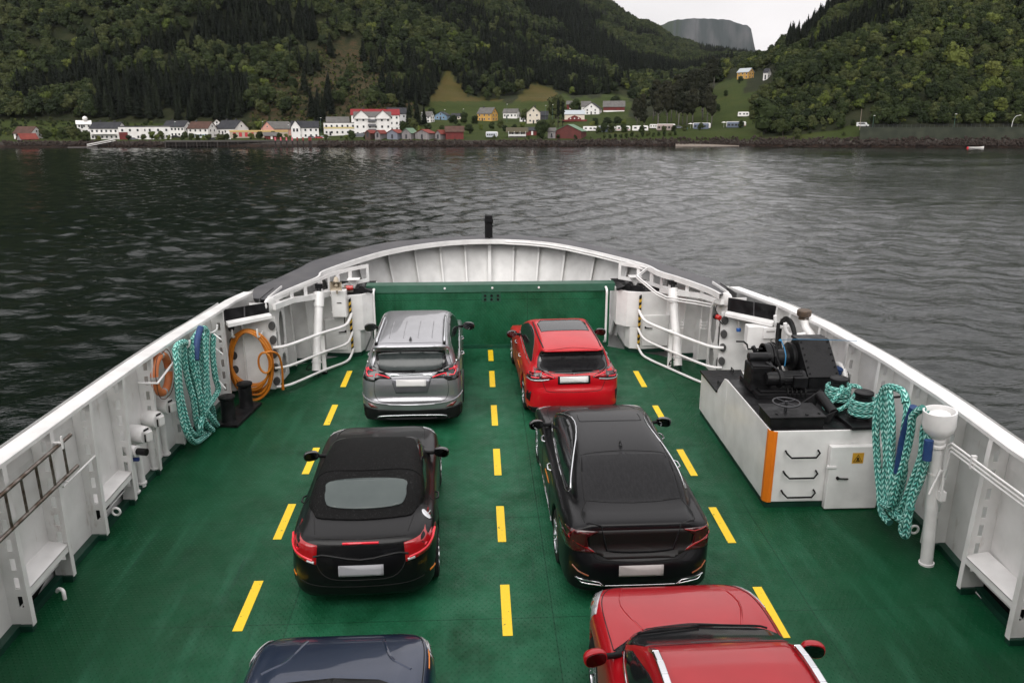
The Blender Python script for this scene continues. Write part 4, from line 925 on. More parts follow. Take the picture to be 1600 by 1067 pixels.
c.patch('number_plate', rect(-.262, .262, .785, .895), 'rear', PLATE, off=.014)
c.line('panel_gap', [(.58, .82), (.53, .68), (.44, .625), (0, .61)], 'rear', .005, mirror=True)
c.line('panel_gap', [(-.54, 1.345), (0, 1.37), (.54, 1.345)], 'rear', .005)
c.pair('bumper_vent', [(.78, .60), (.84, .60), (.87, .44), (.80, .40)], 'rear', TRIM_, off=.005)
c.patch('lower_bumper', [(-.88, .30), (-.5, .34), (.5, .34), (.88, .30), (.88, .17), (-.88, .17)], 'rear', TRIM_, off=.006)
c.patch('sunroof', [(-.47, 1.28), (.47, 1.28), (.49, 1.85), (.40, 2.1), (-.40, 2.1), (-.49, 1.85)], 'top', GLASS, off=.006, label='dark glass sunroof panel')
c.line('roof_strip', [(.535, .42), (.55, 1.0), (.545, 2.1)], 'top', .014, TRIM_, mirror=True, parent=c.t)
sw = [(.62, 1.03), (.74, 1.16), (1.1, 1.29), (1.6, 1.35), (2.3, 1.30), (2.85, 1.08), (2.85, .99), (1.7, 1.0), (.9, 1.01)]
c.patch('side_window', sw, 'left', GLASS, curve=2); c.patch('side_window', sw, 'right', GLASS, curve=2)
c.line('window_trim', [(.6, .99), (1.5, .965), (2.9, .95)], 'left', .008, CHROME, mirror=True, parent=c.t)
c.line('panel_gap', [(1.5, 1.35), (1.45, 1.0), (1.35, .45)], 'left', .004, mirror=True); c.line('panel_gap', [(2.5, 1.25), (2.5, 1.0), (2.45, .4)], 'left', .004, mirror=True)
c.line('orange_reflection_strip', [(1.95, .62), (1.35, .66)], 'left', .010, LAMPO, parent=c.t)
for sg in (-1, 1):
    for y in (1.55, 2.45):
        q, n = c.cast(y, .85, 'left' if sg < 0 else 'right'); mb = MB(); mb.tube([q + Vector((0, -.1, 0)), q + Vector((sg * .035, -.06, 0)), q + Vector((sg * .035, .06, 0)), q + Vector((0, .1, 0))], .012, 8); c.box('door_handle', mb, CHROME, smooth=60)
c.mirrors(2.52, 1.0, .94, GLOSSB, .23, .15)
mb = MB(); q, n = c.cast(.15, .985, 'rear'); mb.bar(q + Vector((-.18, -.025, .005)), q + Vector((.20, -.02, .0)), .02, .02); c.box('rear_wiper', mb, BLACKM)

# ---- black soft-top roadster
P_BLK = paint('black_car_paint', (0.004, 0.004, 0.0045), 0.3, 0.0, drops=.2, coat=.22)
S3 = dict(w=1.85, l=4.18, h=1.36, rw=.33, wheels=(.86, 3.32), paint=P_BLK, trim_z=.22, k1=.16, k2=.12, k3=.07,
    low_side=[(.16, .20), (.05, .32), (.0, .46), (.03, .62), (.10, .78), (.16, .90), (.30, .955), (.9, .985), (1.6, .97), (2.4, .94), (3.0, .92), (3.5, .86), (3.9, .75), (4.12, .58), (4.18, .40), (4.10, .18), (3.8, .14), (.5, .15)],
    low_plan=[(0, 0), (.38, .03), (.62, .12), (.79, .30), (.90, .62), (.925, 1.0), (.88, 2.0), (.905, 2.95), (.85, 3.5), (.68, 3.88), (.38, 4.12), (0, 4.18)],
    low_xz=[(0, .12), (.80, .12), (.88, .20), (.92, .38), (.925, .55), (.905, .72), (.85, .86), (.76, .95), (.6, 1.2), (0, 1.25)],
    gr_side=[(.50, .90), (.66, 1.0), (1.0, 1.16), (1.35, 1.27), (1.72, 1.325), (2.05, 1.31), (2.4, 1.23), (2.8, 1.05), (3.1, .90), (2.9, .7), (.7, .7)],
    gr_plan=[(0, .52), (.38, .56), (.60, .70), (.72, .98), (.76, 1.5), (.70, 2.2), (.62, 2.65), (.48, 2.95), (.25, 3.1), (0, 3.14)],
    gr_xz=[(0, .5), (.82, .5), (.79, .90), (.74, 1.0), (.65, 1.14), (.54, 1.25), (.38, 1.32), (.2, 1.345), (0, 1.35)])
c = Car('soft_top_roadster', 'black two-seat car with fabric roof and pale grey rear window in the left lane', S3, (-1.39, 8.32, 0), 1.6)
c.patch('fabric_roof', [(-.62, .72), (-.50, .60), (0, .545), (.50, .60), (.62, .72), (.71, 1.0), (.67, 1.6), (.57, 2.2), (.48, 2.36), (0, 2.44), (-.48, 2.36), (-.57, 2.2), (-.67, 1.6), (-.71, 1.0)], 'top', FABRIC, off=.012, curve=3)
c.patch('rear_window', [(-.46, 1.12), (-.50, .98), (-.49, .84), (-.40, .75), (0, .71), (.40, .75), (.49, .84), (.50, .98), (.46, 1.12), (0, 1.16)], 'top', mat('pale_grey_glass', (.045, .060, .058), .25, col2=(.062, .078, .074), nscale=2), off=.022, curve=4)
c.line('roof_seam', [(-.66, 1.36), (0, 1.30), (.66, 1.36)], 'top', .006, FABRIC, off=.014, parent=c.t)
c.patch('windscreen', [(-.55, 2.52), (0, 2.57), (.55, 2.52), (.60, 2.85), (.3, 3.0), (-.3, 3.0), (-.60, 2.85)], 'top', GLASS)
sw = [(1.05, 1.02), (1.12, 1.15), (1.5, 1.22), (2.2, 1.20), (2.68, 1.02), (2.6, .98), (1.4, .985)]
c.patch('side_window', sw, 'left', GLASS, curve=2); c.patch('side_window', sw, 'right', GLASS, curve=2)
tl = [(.50, .885), (.66, .915), (.80, .925), (.88, .89), (.91, .80), (.78, .72), (.52, .665)]
c.pair('tail_light', tl, 'rear', LAMP, off=.006)
c.line('light_bar', [(.56, .715), (.70, .75), (.80, .79), (.875, .85)], 'rear', .014, LAMPB, mirror=True, off=.010)
c.line('lamp_strip', [(.54, .69), (.62, .705)], 'rear', .016, LAMPW, mirror=True, off=.012, curve=0)
c.line('brake_light', [(-.21, .895), (.21, .895)], 'rear', .016, LAMPB, off=.006, curve=0, parent=c.t)
c.patch('number_plate', rect(-.26, .26, .535, .66), 'rear', PLATEG, off=.016)
c.line('panel_gap', [(-.545, .30), (-.60, .62)], 'top', .005, mirror=True); c.line('panel_gap', [(-.53, .225), (0, .19), (.53, .225)], 'top', .006)
c.line('spoiler_lip', [(-.55, .13), (0, .085), (.55, .13)], 'top', .014, P_BLK, off=.004, parent=c.t)
c.line('panel_gap', [(.50, .88), (.51, .66), (.36, .50), (0, .48)], 'rear', .005, mirror=True)
c.line('panel_gap', [(-.92, .44), (-.6, .40), (0, .385), (.6, .40), (.92, .44)], 'rear', .005)
c.line('marker_or_reflection', [(.46, .40), (.30, .42)], 'left', .012, LAMPO, parent=c.t, mirror=True)
q, n = c.cast(.76, .74, 'top'); mb = MB(); mb.lathe([(0, .010), (.075, .010), (.085, .003), (.085, -.01)], q, n, 28); mb.bar(q + n * .012 + Vector((-.02, -.07, 0)), q + n * .012 + Vector((.03, .07, 0)), .006, .006); c.box('fuel_cap', mb, CHROME, smooth=40)
c.line('panel_gap', [(2.7, .95), (2.72, .5), (2.6, .3)], 'left', .004, mirror=True); c.line('panel_gap', [(1.2, 1.0), (1.15, .7), (1.3, .35)], 'left', .004, mirror=True)
c.line('panel_gap', [(-.66, 3.0), (-.62, 3.6), (-.4, 3.9), (0, 4.0), (.4, 3.9), (.62, 3.6), (.66, 3.0)], 'top', .005)
c.pair('headlight', [(.62, 3.62), (.80, 3.42), (.84, 3.55), (.72, 3.82), (.6, 3.86)], 'top', LAMPW)
for sg in (-1, 1):
    q, n = c.cast(1.42, .82, 'left' if sg < 0 else 'right'); mb = MB(); mb.tube([q + Vector((0, -.1, 0)), q + Vector((sg * .035, -.06, 0)), q + Vector((sg * .035, .06, 0)), q + Vector((0, .1, 0))], .012, 8); c.box('door_handle', mb, P_BLK, smooth=60)
c.mirrors(2.42, .97, .92, GLOSSB, .22, .145)

# ---- black saloon
P_BLK2 = paint('black_saloon_paint', (0.005, 0.005, 0.006), 0.3, 0.0, drops=.25, coat=.2)
S4 = dict(w=1.88, l=4.96, h=1.46, rw=.355, wheels=(1.12, 4.06), paint=P_BLK2, trim_z=.22, k1=.10, k2=.11, k3=.06,
    low_side=[(.12, .24), (.03, .34), (.0, .46), (.01, .58), (.09, .66), (.15, .76), (.14, .92), (.15, 1.05), (.30, 1.085), (.7, 1.08), (1.4, 1.03), (2.6, .96), (3.4, .96), (4.0, .90), (4.5, .80), (4.82, .66), (4.95, .48), (4.90, .22), (4.6, .16), (.5, .17)],
    low_plan=[(0, 0), (.45, .02), (.70, .09), (.85, .26), (.92, .6), (.94, 1.2), (.92, 2.5), (.94, 4.0), (.89, 4.5), (.72, 4.82), (.4, 4.94), (0, 4.96)],
    low_xz=[(0, .14), (.82, .14), (.90, .22), (.93, .40), (.94, .60), (.93, .76), (.89, .92), (.80, 1.02), (.66, 1.07), (.5, 1.3), (0, 1.3)],
    gr_side=[(.40, 1.0), (.62, 1.11), (1.0, 1.27), (1.4, 1.39), (1.9, 1.45), (2.4, 1.455), (2.8, 1.41), (3.1, 1.31), (3.5, 1.10), (3.75, .94), (3.5, .75), (.7, .75)],
    gr_plan=[(0, .38), (.45, .42), (.64, .55), (.74, .95), (.80, 1.6), (.80, 2.5), (.77, 3.1), (.64, 3.55), (.3, 3.72), (0, 3.76)],
    gr_xz=[(0, .5), (.88, .5), (.84, .92), (.79, 1.02), (.70, 1.22), (.60, 1.36), (.48, 1.43), (.3, 1.455), (0, 1.462)])
c = Car('saloon', 'black four-door saloon with long sloping rear window in the right lane', S4, (1.90, 8.34, 0), 0.6)
c.patch('rear_window', [(-.55, 1.38), (0, 1.42), (.55, 1.38), (.60, 1.0), (.615, .64), (.3, .59), (0, .575), (-.3, .59), (-.615, .64), (-.60, 1.0)], 'top', GLASSW, off=.004)
c.line('roof_seam', [(-.56, 1.41), (0, 1.46), (.56, 1.41)], 'top', .005)
c.line('roof_seam', [(.60, .62), (.585, 1.4), (.56, 2.7)], 'top', .006, mirror=True)
c.line('panel_gap', [(.60, .62), (.67, .45), (.66, .24)], 'top', .006, mirror=True)
c.line('spoiler_lip', [(-.64, .20), (-.4, .135), (0, .12), (.4, .135), (.64, .20)], 'top', .012, P_BLK2, off=.004, parent=c.t)
c.line('sunroof_seam', [(-.44, 2.66), (-.44, 2.46), (-.36, 2.38), (.36, 2.38), (.44, 2.46), (.44, 2.66)], 'top', .005)
c.patch('rear_panel', [(-.62, .99), (.62, .99), (.60, .72), (.40, .64), (-.40, .64), (-.60, .72)], 'rear', mat('dark_recess_paint', (.004, .004, .004), .5), off=.003)
tl = [(.50, .99), (.66, 1.00), (.80, .99), (.92, .90), (.93, .76), (.78, .72), (.52, .70), (.62, .78), (.64, .90)]
c.pair('tail_light', tl, 'rear', LAMPD, off=.006)
c.line('light_bar', [(.52, .985), (.64, .96), (.78, .985), (.84, .90), (.80, .83), (.66, .79), (.55, .715)], 'rear', .006, LAMP, mirror=True, off=.010, curve=0)
c.line('light_bar', [(.84, .88), (.74, .82), (.56, .72)], 'rear', .008, LAMP, mirror=True, off=.010, curve=0)
c.patch('number_plate', rect(-.265, .265, .44, .575), 'rear', mat('beige_number_plate', (.42, .39, .38), .5), off=.016)
c.line('panel_gap', [(.56, .69), (.46, .63), (0, .615)], 'rear', .005, mirror=True)
c.line('exhaust_trim', [(.44, .30), (.70, .34), (.76, .39), (.50, .36), (.44, .30)], 'rear', .009, CHROME, mirror=True, off=.010, curve=0, parent=c.t)
c.line('chrome_trim', [(-.42, .30), (.42, .30)], 'rear', .006, CHROME, off=.01, curve=0, parent=c.t)
c.line('marker_or_reflection', [(-.62, .44), (-.74, .48), (-.80, .53)], 'rear', .009, mat('amber_reflection', (.25, .06, .01), .3), off=.008, mirror=True, curve=0, parent=c.t)  # amber reflection painted as strips on the rear corners
sw = [(1.12, 1.06), (1.35, 1.24), (1.9, 1.36), (2.6, 1.37), (3.05, 1.24), (3.42, 1.05), (3.3, 1.02), (1.5, 1.04)]
for d_ in ('left', 'right'): c.patch('side_window', sw, d_, GLASS, curve=3); c.line('window_trim', [(1.02, 1.045), (1.30, 1.25), (1.88, 1.385), (2.6, 1.395), (3.1, 1.26), (3.48, 1.04), (2.5, 1.0), (1.5, 1.015)], d_, .011, CHROME, closed=True, parent=c.t, curve=4)
c.line('sill_trim', [(1.6, .30), (3.5, .30)], 'left', .010, CHROME, mirror=True, parent=c.t, curve=0, off=.004)
c.line('panel_gap', [(1.95, 1.38), (1.9, 1.0), (1.75, .4)], 'left', .004, mirror=True); c.line('panel_gap', [(2.95, 1.3), (2.95, 1.0), (2.9, .4)], 'left', .004, mirror=True)
c.line('marker_or_reflection', [(2.5, .64), (1.95, .70)], 'left', .010, LAMPO, parent=c.t)  # orange reflection painted along the left doors, as on the hatchback
for sg in (-1, 1):
    for y in (2.02, 2.98):
        q, n = c.cast(y, .90, 'left' if sg < 0 else 'right'); mb = MB(); mb.tube([q + Vector((0, -.11, 0)), q + Vector((sg * .04, -.07, 0)), q + Vector((sg * .04, .07, 0)), q + Vector((0, .11, 0))], .014, 8); c.box('door_handle', mb, CHROME, smooth=60)
c.patch('windscreen', [(-.60, 2.98), (0, 3.02), (.60, 2.98), (.66, 3.35), (.3, 3.55), (-.3, 3.55), (-.66, 3.35)], 'top', GLASS)
c.line('panel_gap', [(-.74, 3.6), (-.72, 4.2), (-.5, 4.66), (0, 4.78), (.5, 4.66), (.72, 4.2), (.74, 3.6)], 'top', .005)
c.line('bonnet_crease', [(.42, 3.7), (.50, 4.2), (.42, 4.62)], 'top', .010, P_BLK2, mirror=True, parent=c.t, off=-.004)
c.pair('headlight', [(.62, 4.62), (.84, 4.32), (.89, 4.42), (.76, 4.72), (.62, 4.78)], 'top', LAMPW)
c.mirrors(3.22, 1.03, .985, GLOSSB, .23, .15); c.antenna(1.62)

# ---- dark blue car, only its bonnet in frame
P_BLU = paint('dark_blue_car_paint', (0.010, 0.022, 0.055), 0.28, 0.4, drops=.2)
S5 = dict(w=1.80, l=4.40, h=1.50, rw=.33, wheels=(.80, 3.48), paint=P_BLU, trim_z=.24, k1=.12, k2=.11, k3=.05,
    low_side=[(.10, .26), (.02, .40), (0, .55), (.06, .8), (.15, .95), (.5, 1.02), (1.6, 1.02), (2.6, 1.02), (3.2, 1.06), (3.6, 1.03), (4.0, .95), (4.27, .82), (4.37, .66), (4.40, .45), (4.34, .24), (4.1, .17), (.4, .18)],
    low_plan=[(0, 0), (.45, .02), (.72, .10), (.86, .3), (.90, .8), (.89, 2.2), (.90, 3.5), (.87, 3.85), (.76, 4.14), (.52, 4.33), (.25, 4.39), (0, 4.40)],
    low_xz=[(0, .15), (.78, .15), (.87, .24), (.90, .42), (.90, .66), (.88, .82), (.82, .95), (.74, 1.03), (.62, 1.08), (.5, 1.3), (0, 1.3)],
    gr_side=[(.12, .9), (.3, 1.25), (.5, 1.42), (1.2, 1.49), (1.9, 1.49), (2.4, 1.38), (2.9, 1.18), (3.28, 1.0), (3.1, .8), (.4, .75)],
    gr_plan=[(0, .10), (.5, .12), (.70, .3), (.79, .8), (.80, 2.0), (.78, 2.7), (.68, 3.05), (.4, 3.25), (0, 3.32)],
    gr_xz=[(0, .5), (.86, .5), (.84, .95), (.79, 1.06), (.68, 1.3), (.60, 1.42), (.48, 1.48), (0, 1.50)])
c = Car('blue_car', 'dark blue car at the bottom edge behind the black soft-top, only its bonnet showing', S5, (-1.27, 2.63, 0), 0.4)
c.patch('windscreen', [(-.60, 2.45), (0, 2.50), (.60, 2.45), (.68, 2.9), (.70, 3.08), (.35, 3.20), (0, 3.23), (-.35, 3.20), (-.70, 3.08), (-.68, 2.9)], 'top', GLASS)
c.patch('scuttle_panel', [(-.70, 3.10), (-.35, 3.22), (0, 3.25), (.35, 3.22), (.70, 3.10), (.74, 3.14), (.40, 3.33), (0, 3.37), (-.40, 3.33), (-.74, 3.14)], 'top', TRIM_, off=.006)
c.line('panel_gap', [(-.76, 3.1), (-.77, 3.6), (-.74, 3.95), (-.62, 4.18), (-.3, 4.31), (0, 4.33), (.3, 4.31), (.62, 4.18), (.74, 3.95), (.77, 3.6), (.76, 3.1)], 'top', .005)
c.line('bonnet_crease', [(-.66, 3.50), (-.50, 3.62), (-.42, 3.80), (-.36, 4.05)], 'top', .022, P_BLU, off=-.012, parent=c.t); c.line('bonnet_crease', [(.66, 3.50), (.50, 3.62), (.42, 3.80), (.36, 4.05)], 'top', .022, P_BLU, off=-.012, parent=c.t)
c.pair('headlight', [(.74, 4.02), (.82, 3.80), (.865, 3.84), (.84, 4.0), (.74, 4.16), (.70, 4.14)], 'top', LAMPW, off=.006)
c.line('wiper', [(-.55, 3.14), (0, 3.19)], 'top', .010, BLACKM, off=.02, curve=0, parent=c.t); c.line('wiper', [(.05, 3.16), (.62, 3.08)], 'top', .010, BLACKM, off=.02, curve=0, parent=c.t)
c.line('marker_or_reflection', [(.87, 3.9), (.895, 3.6)], 'top', .008, LAMPO, parent=c.t)
sw = [(.7, 1.12), (.9, 1.36), (2.2, 1.38), (2.9, 1.12), (1.5, 1.09)]; c.patch('side_window', sw, 'left', GLASS, curve=2); c.patch('side_window', sw, 'right', GLASS, curve=2)
c.mirrors(2.72, 1.08, .99, P_BLU, .22, .16)

# ---- red car with silver roof rails, seen from above and behind
P_RED2 = paint('deep_red_car_paint', (0.37, 0.006, 0.012), 0.32, 0.1, drops=.18, coat=.7)
S6 = dict(w=1.86, l=4.60, h=1.62, rw=.34, wheels=(.95, 3.65), paint=P_RED2, trim_z=.28, k1=.12, k2=.11, k3=.05,
    low_side=[(.10, .26), (.02, .40), (0, .55), (.06, .8), (.15, .98), (.5, 1.05), (1.6, 1.04), (2.6, 1.02), (3.2, 1.05), (3.7, 1.01), (4.15, .92), (4.42, .78), (4.54, .62), (4.60, .42), (4.52, .24), (4.2, .17), (.4, .18)],
    low_plan=[(0, 0), (.45, .02), (.74, .10), (.88, .3), (.93, .9), (.91, 2.2), (.93, 3.6), (.89, 3.98), (.76, 4.30), (.50, 4.52), (.22, 4.59), (0, 4.60)],
    low_xz=[(0, .15), (.80, .15), (.89, .24), (.93, .42), (.93, .70), (.92, .85), (.88, .96), (.80, 1.04), (.66, 1.08), (.5, 1.3), (0, 1.3)],
    gr_side=[(.12, .9), (.3, 1.25), (.5, 1.48), (1.0, 1.57), (1.6, 1.60), (2.1, 1.595), (2.28, 1.56), (2.52, 1.48), (2.90, 1.28), (3.25, 1.14), (3.42, 1.0), (3.2, .8), (.4, .75)],
    gr_plan=[(0, .10), (.5, .12), (.72, .3), (.80, .8), (.82, 2.0), (.80, 2.6), (.70, 3.05), (.4, 3.32), (0, 3.40)],
    gr_xz=[(0, .5), (.89, .5), (.86, .98), (.81, 1.08), (.70, 1.32), (.64, 1.50), (.52, 1.58), (0, 1.605)])
c = Car('estate_car', 'red car with silver roof rails at the bottom right edge, close behind the black saloon', S6, (2.06, 3.22, 0), 0.8)
c.patch('windscreen', [(-.62, 2.66), (0, 2.70), (.62, 2.66), (.70, 2.9), (.72, 3.10), (.36, 3.26), (0, 3.30), (-.36, 3.26), (-.72, 3.10), (-.70, 2.9)], 'top', GLASS)
c.patch('scuttle_panel', [(-.74, 3.06), (-.40, 3.24), (0, 3.29), (.40, 3.24), (.74, 3.06), (.80, 3.10), (.44, 3.36), (0, 3.42), (-.44, 3.36), (-.80, 3.10)], 'top', TRIM_, off=.006)
c.line('panel_gap', [(-.80, 3.1), (-.80, 3.7), (-.74, 4.05), (-.58, 4.32), (-.3, 4.46), (0, 4.50), (.3, 4.46), (.58, 4.32), (.74, 4.05), (.80, 3.7), (.80, 3.1)], 'top', .005)
c.pair('headlight', [(.78, 4.02), (.86, 3.74), (.90, 3.82), (.87, 4.04), (.76, 4.26), (.70, 4.26)], 'top', LAMPW, off=.006)
c.line('bonnet_crease', [(.48, 3.35), (.60, 3.8), (.50, 4.3)], 'top', .016, P_RED2, off=-.009, mirror=True, parent=c.t)
c.line('wiper', [(-.6, 3.02), (0, 3.16)], 'top', .010, BLACKM, off=.02, curve=0, parent=c.t); c.line('wiper', [(.0, 3.2), (.62, 3.10)], 'top', .010, BLACKM, off=.02, curve=0, parent=c.t)
for sg in (-1, 1):
    mb = MB(); pts = []
    for k in range(14):
        y = .5 + k * 2.05 / 13; q, n = c.cast(sg * (.615 - .02 * (k / 13)), y, 'top'); e = min(k, 13 - k); pts.append(q + Vector((0, 0, .04 if e > 0 else -.01)))
    for a, b in zip(pts, pts[1:]): mb.bar(a, b, .058, .035)
    c.box('roof_rail', mb, CHROME, bevel=.008)
sw = [(.6, 1.14), (.8, 1.40), (1.6, 1.49), (2.3, 1.42), (2.95, 1.14), (1.5, 1.10)]
for d_ in ('left', 'right'): c.patch('side_window', sw, d_, GLASS, curve=2); c.line('window_trim', [(.5, 1.09), (1.5, 1.06), (3.1, 1.08)], d_, .009, CHROME, parent=c.t)
c.line('panel_gap', [(-.60, 2.60), (0, 2.65), (.60, 2.60)], 'top', .005)
c.mirrors(2.93, 1.08, 1.0, P_RED2, .22, .155)

# ================================================================== FJORD, HILLS, FOREST (world frame: sea = z 0)
rng = np.random.default_rng(7); random.seed(7)
HEAD = R_(2.52)
K1 = 1323.0                                  # pixels of the 1600 px frame per unit of tan(azimuth) / tan(elevation) near the horizon
def az_of(px): return HEAD + math.atan((px - 800) / K1)
def gpt(px, D, z=0.0):                       # ground position: bearing (given as frame column), distance along the heading
    a = az_of(px); r = D / math.cos(a - HEAD); return Vector((r * math.sin(a), r * math.cos(a), z))
KV = 1368.0
def elev(py, D): return CAMZ + D * np.tan(np.arctan((533 - np.asarray(py, float)) / 1280) - R_(14.67))   # height seen on frame row py
def row_of(z, D): return 533 - 1280 * np.tan(np.arctan((z - CAMZ) / D) + R_(14.67))
COLS = [
 (-1400, [(380, 229), (386, 222), (396, 216), (440, 205), (500, 150), (600, 60), (800, -80), (1300, -700), (1800, -900)]),
 (-500, [(400, 229), (406, 223), (414, 217), (450, 210), (520, 190), (600, 120), (700, 40), (950, -170), (1300, -700), (1800, -900)]),
 (-60, [(414, 228.5), (420, 223), (428, 218), (470, 212), (520, 200), (560, 186), (620, 140), (700, 60), (800, -30), (950, -190), (1300, -700), (1800, -900)]),
 (300, [(417, 228), (423, 222), (430, 218), (470, 214), (520, 205), (560, 194), (620, 145), (700, 66), (800, -20), (950, -170), (1300, -600), (1800, -800)]),
 (450, [(417, 228), (423, 222), (430, 218), (480, 212), (530, 202), (570, 190), (640, 140), (740, 66), (860, 0), (1000, -80), (1400, -520), (1800, -640)]),
 (560, [(417, 228), (423, 222), (434, 217), (500, 206), (560, 192), (650, 150), (740, 95), (860, 30), (1000, -50), (1400, -400), (1800, -480)]),
 (640, [(417, 228), (423, 221), (436, 215), (520, 200), (600, 186), (680, 146), (760, 96), (900, 26), (1050, -40), (1400, -150), (1800, -200)]),
 (700, [(417, 228), (423, 221), (440, 215), (520, 200), (620, 184), (680, 160), (740, 125), (900, 62), (1100, -5), (1500, -110), (1900, -150)]),
 (770, [(417, 228), (423, 221), (440, 215), (520, 200), (620, 182), (700, 165), (760, 152), (900, 100), (1100, 45), (1300, 0), (1700, -80), (2000, -110)]),
 (860, [(417, 228), (423, 221), (440, 214), (520, 199), (620, 178), (720, 158), (800, 146), (950, 118), (1150, 78), (1450, 22), (1700, -20), (2050, -60)]),
 (930, [(417, 228), (423, 220), (440, 213), (520, 196), (620, 176), (720, 160), (850, 147), (1000, 126), (1300, 84), (1700, 34), (1950, 8), (2300, 6)]),
 (1000, [(417, 227), (423, 219), (436, 211), (500, 197), (560, 184), (640, 172), (850, 152), (1100, 130), (1500, 92), (1900, 52), (2150, 40), (2500, 40)]),
 (1060, [(417, 227), (423, 217), (436, 208), (490, 195), (540, 176), (600, 158), (680, 146), (760, 148), (1100, 132), (1500, 108), (2200, 72), (2600, 70)]),
 (1110, [(417, 226), (423, 216), (436, 207), (480, 197), (540, 168), (600, 140), (660, 126), (740, 128), (1100, 124), (2400, 84), (2800, 84)]),
 (1145, [(416, 226), (422, 216), (434, 208), (470, 198), (530, 165), (590, 134), (640, 121), (720, 118), (900, 120), (2500, 90), (2800, 90)]),
 (1185, [(410, 226), (416, 217), (428, 209), (470, 190), (530, 158), (600, 126), (680, 108), (760, 98), (900, 104), (2600, 96), (2800, 96)]),
 (1230, [(403, 226), (410, 218), (426, 206), (470, 176), (530, 132), (600, 94), (680, 70), (900, 70), (1500, 80), (2800, 90)]),
 (1300, [(394, 227), (400, 219), (414, 208), (460, 165), (520, 112), (580, 62), (660, 22), (900, 10), (1500, 40), (2800, 60)]),
 (1343, [(388, 228), (393, 219), (402, 207), (440, 170), (500, 112), (560, 62), (640, 0), (800, -30), (1500, 0), (2800, 30)]),
 (1350, [(387, 228), (390.5, 219.5), (392.2, 217.5), (393.2, 200.5), (404, 200), (440, 166), (500, 106), (560, 56), (640, -6), (800, -40), (1500, 0), (2800, 30)]),
 (1500, [(379, 229), (382.5, 219.5), (384.2, 217.5), (385.2, 200.5), (396, 200), (430, 160), (490, 95), (550, 38), (640, -30), (800, -70), (1500, -20), (2800, 30)]),
 (1640, [(371, 230), (374.5, 219.5), (376.2, 217.5), (377.2, 200.5), (388, 200), (420, 158), (480, 85), (540, 25), (640, -40), (800, -80), (1500, -40), (2800, 30)]),
 (2600, [(330, 231), (333.5, 219), (336, 216), (338, 200), (348, 200), (390, 150), (450, 80), (520, 10), (640, -50), (800, -90), (1500, -40), (2800, 30)]),
 (4200, [(280, 232), (286, 218), (300, 212), (350, 170), (450, 80), (520, 20), (640, -40), (800, -70), (1500, -40), (2800, 30)]),
]
_n = []
for a_, b_ in zip(COLS, COLS[1:]):
    _n.append(a_)
    if a_[0] >= 1350 and len(a_[1]) == len(b_[1]):
        k_ = int((b_[0] - a_[0]) / 12)
        for i_ in range(1, k_): t_ = i_ / k_; _n.append((a_[0] + (b_[0] - a_[0]) * t_, [(p[0] + (q[0] - p[0]) * t_, p[1] + (q[1] - p[1]) * t_) for p, q in zip(a_[1], b_[1])]))
COLS = _n + [COLS[-1]]
def dgrid(): return np.unique(np.concatenate([np.arange(366, 452, 1.6), np.arange(452, 700, 5), np.arange(700, 1200, 12), np.arange(1200, 2900, 40)]))
cp = np.array([c[0] for c in COLS], float)
DG = np.concatenate([[270, 300, 330, 350], dgrid()])
ZC = np.array([[-3.0 if D < c[1][0][0] - 1 else float(np.interp(D, [d for d, _ in c[1]], [float(elev(y, d)) for d, y in c[1]])) for D in DG] for c in COLS])
# water line exactly at z = 0
for i, c in enumerate(COLS):
    d0 = c[1][0][0]
    for j, D in enumerate(DG):
        if D < d0: ZC[i, j] = max(-3.0, (D - d0) * 0.5 - 0.05)
        elif D < c[1][1][0]: ZC[i, j] = min(ZC[i, j], (D - d0) * 0.6)
def hgt(px, D):
    px = np.asarray(px, float); D = np.asarray(D, float)
    i = np.clip(np.searchsorted(cp, px) - 1, 0, len(cp) - 2); t = np.clip((px - cp[i]) / (cp[i + 1] - cp[i]), 0, 1); t = np.where(cp[i + 1] - cp[i] > 30, t * t * (3 - 2 * t), t)
    j = np.clip(np.searchsorted(DG, D) - 1, 0, len(DG) - 2); u = np.clip((D - DG[j]) / (DG[j + 1] - DG[j]), 0, 1)
    a = ZC[i, j] * (1 - u) + ZC[i, j + 1] * u; b = ZC[i + 1, j] * (1 - u) + ZC[i + 1, j + 1] * u
    z = a * (1 - t) + b * t
    X = (px - 800) / K1 * D; w_ = np.clip((D - 540) / 200, 0, 1)
    z = z + w_ * (np.sin(X * .031 + D * .017) * 2.2 + np.sin(X * .013 - D * .027 + 1) * 3.5 + np.sin(X * .071 + 2) * np.sin(D * .053) * 1.6)
    return z
# masks on the ground (bearing column, distance)
def pix_y(px, D): return row_of(hgt(px, D), D)
def sstep(a, b, x): t = np.clip((x - a) / (b - a), 0, 1); return t * t * (3 - 2 * t)
def in_poly(P, X, Y):
    X = np.asarray(X, float); Y = np.asarray(Y, float)
    return sdf2(np.array(P, float), X, Y) < np.sin(X * .19 + Y * .11) * 2.2 + np.sin(X * .43 - Y * .31 + 1) * 1.6 + np.sin(X * .07 + Y * .05 + 2) * 2.5
MEADOW = [(662, 205), (668, 168), (690, 128), (703, 112), (716, 132), (740, 150), (770, 158), (800, 162), (822, 140), (838, 124), (856, 138), (880, 152), (960, 148), (990, 158), (984, 205)]
CLEAR = [(392, 200), (396, 152), (420, 118), (470, 96), (520, 62), (560, 60), (585, 95), (640, 128), (652, 165), (650, 205)]
SLOPE = [(1075, 212), (1078, 165), (1120, 128), (1148, 120), (1160, 135), (1150, 160), (1172, 180), (1190, 212)]
PX = np.unique(np.concatenate([np.arange(-1400, -60, 40), np.arange(-60, 1700, 4.0), np.arange(1340, 1356, 1.0), np.arange(1700, 4200, 60)]))
A, B = np.meshgrid(PX, DG, indexing='ij'); Z = hgt(A, B)
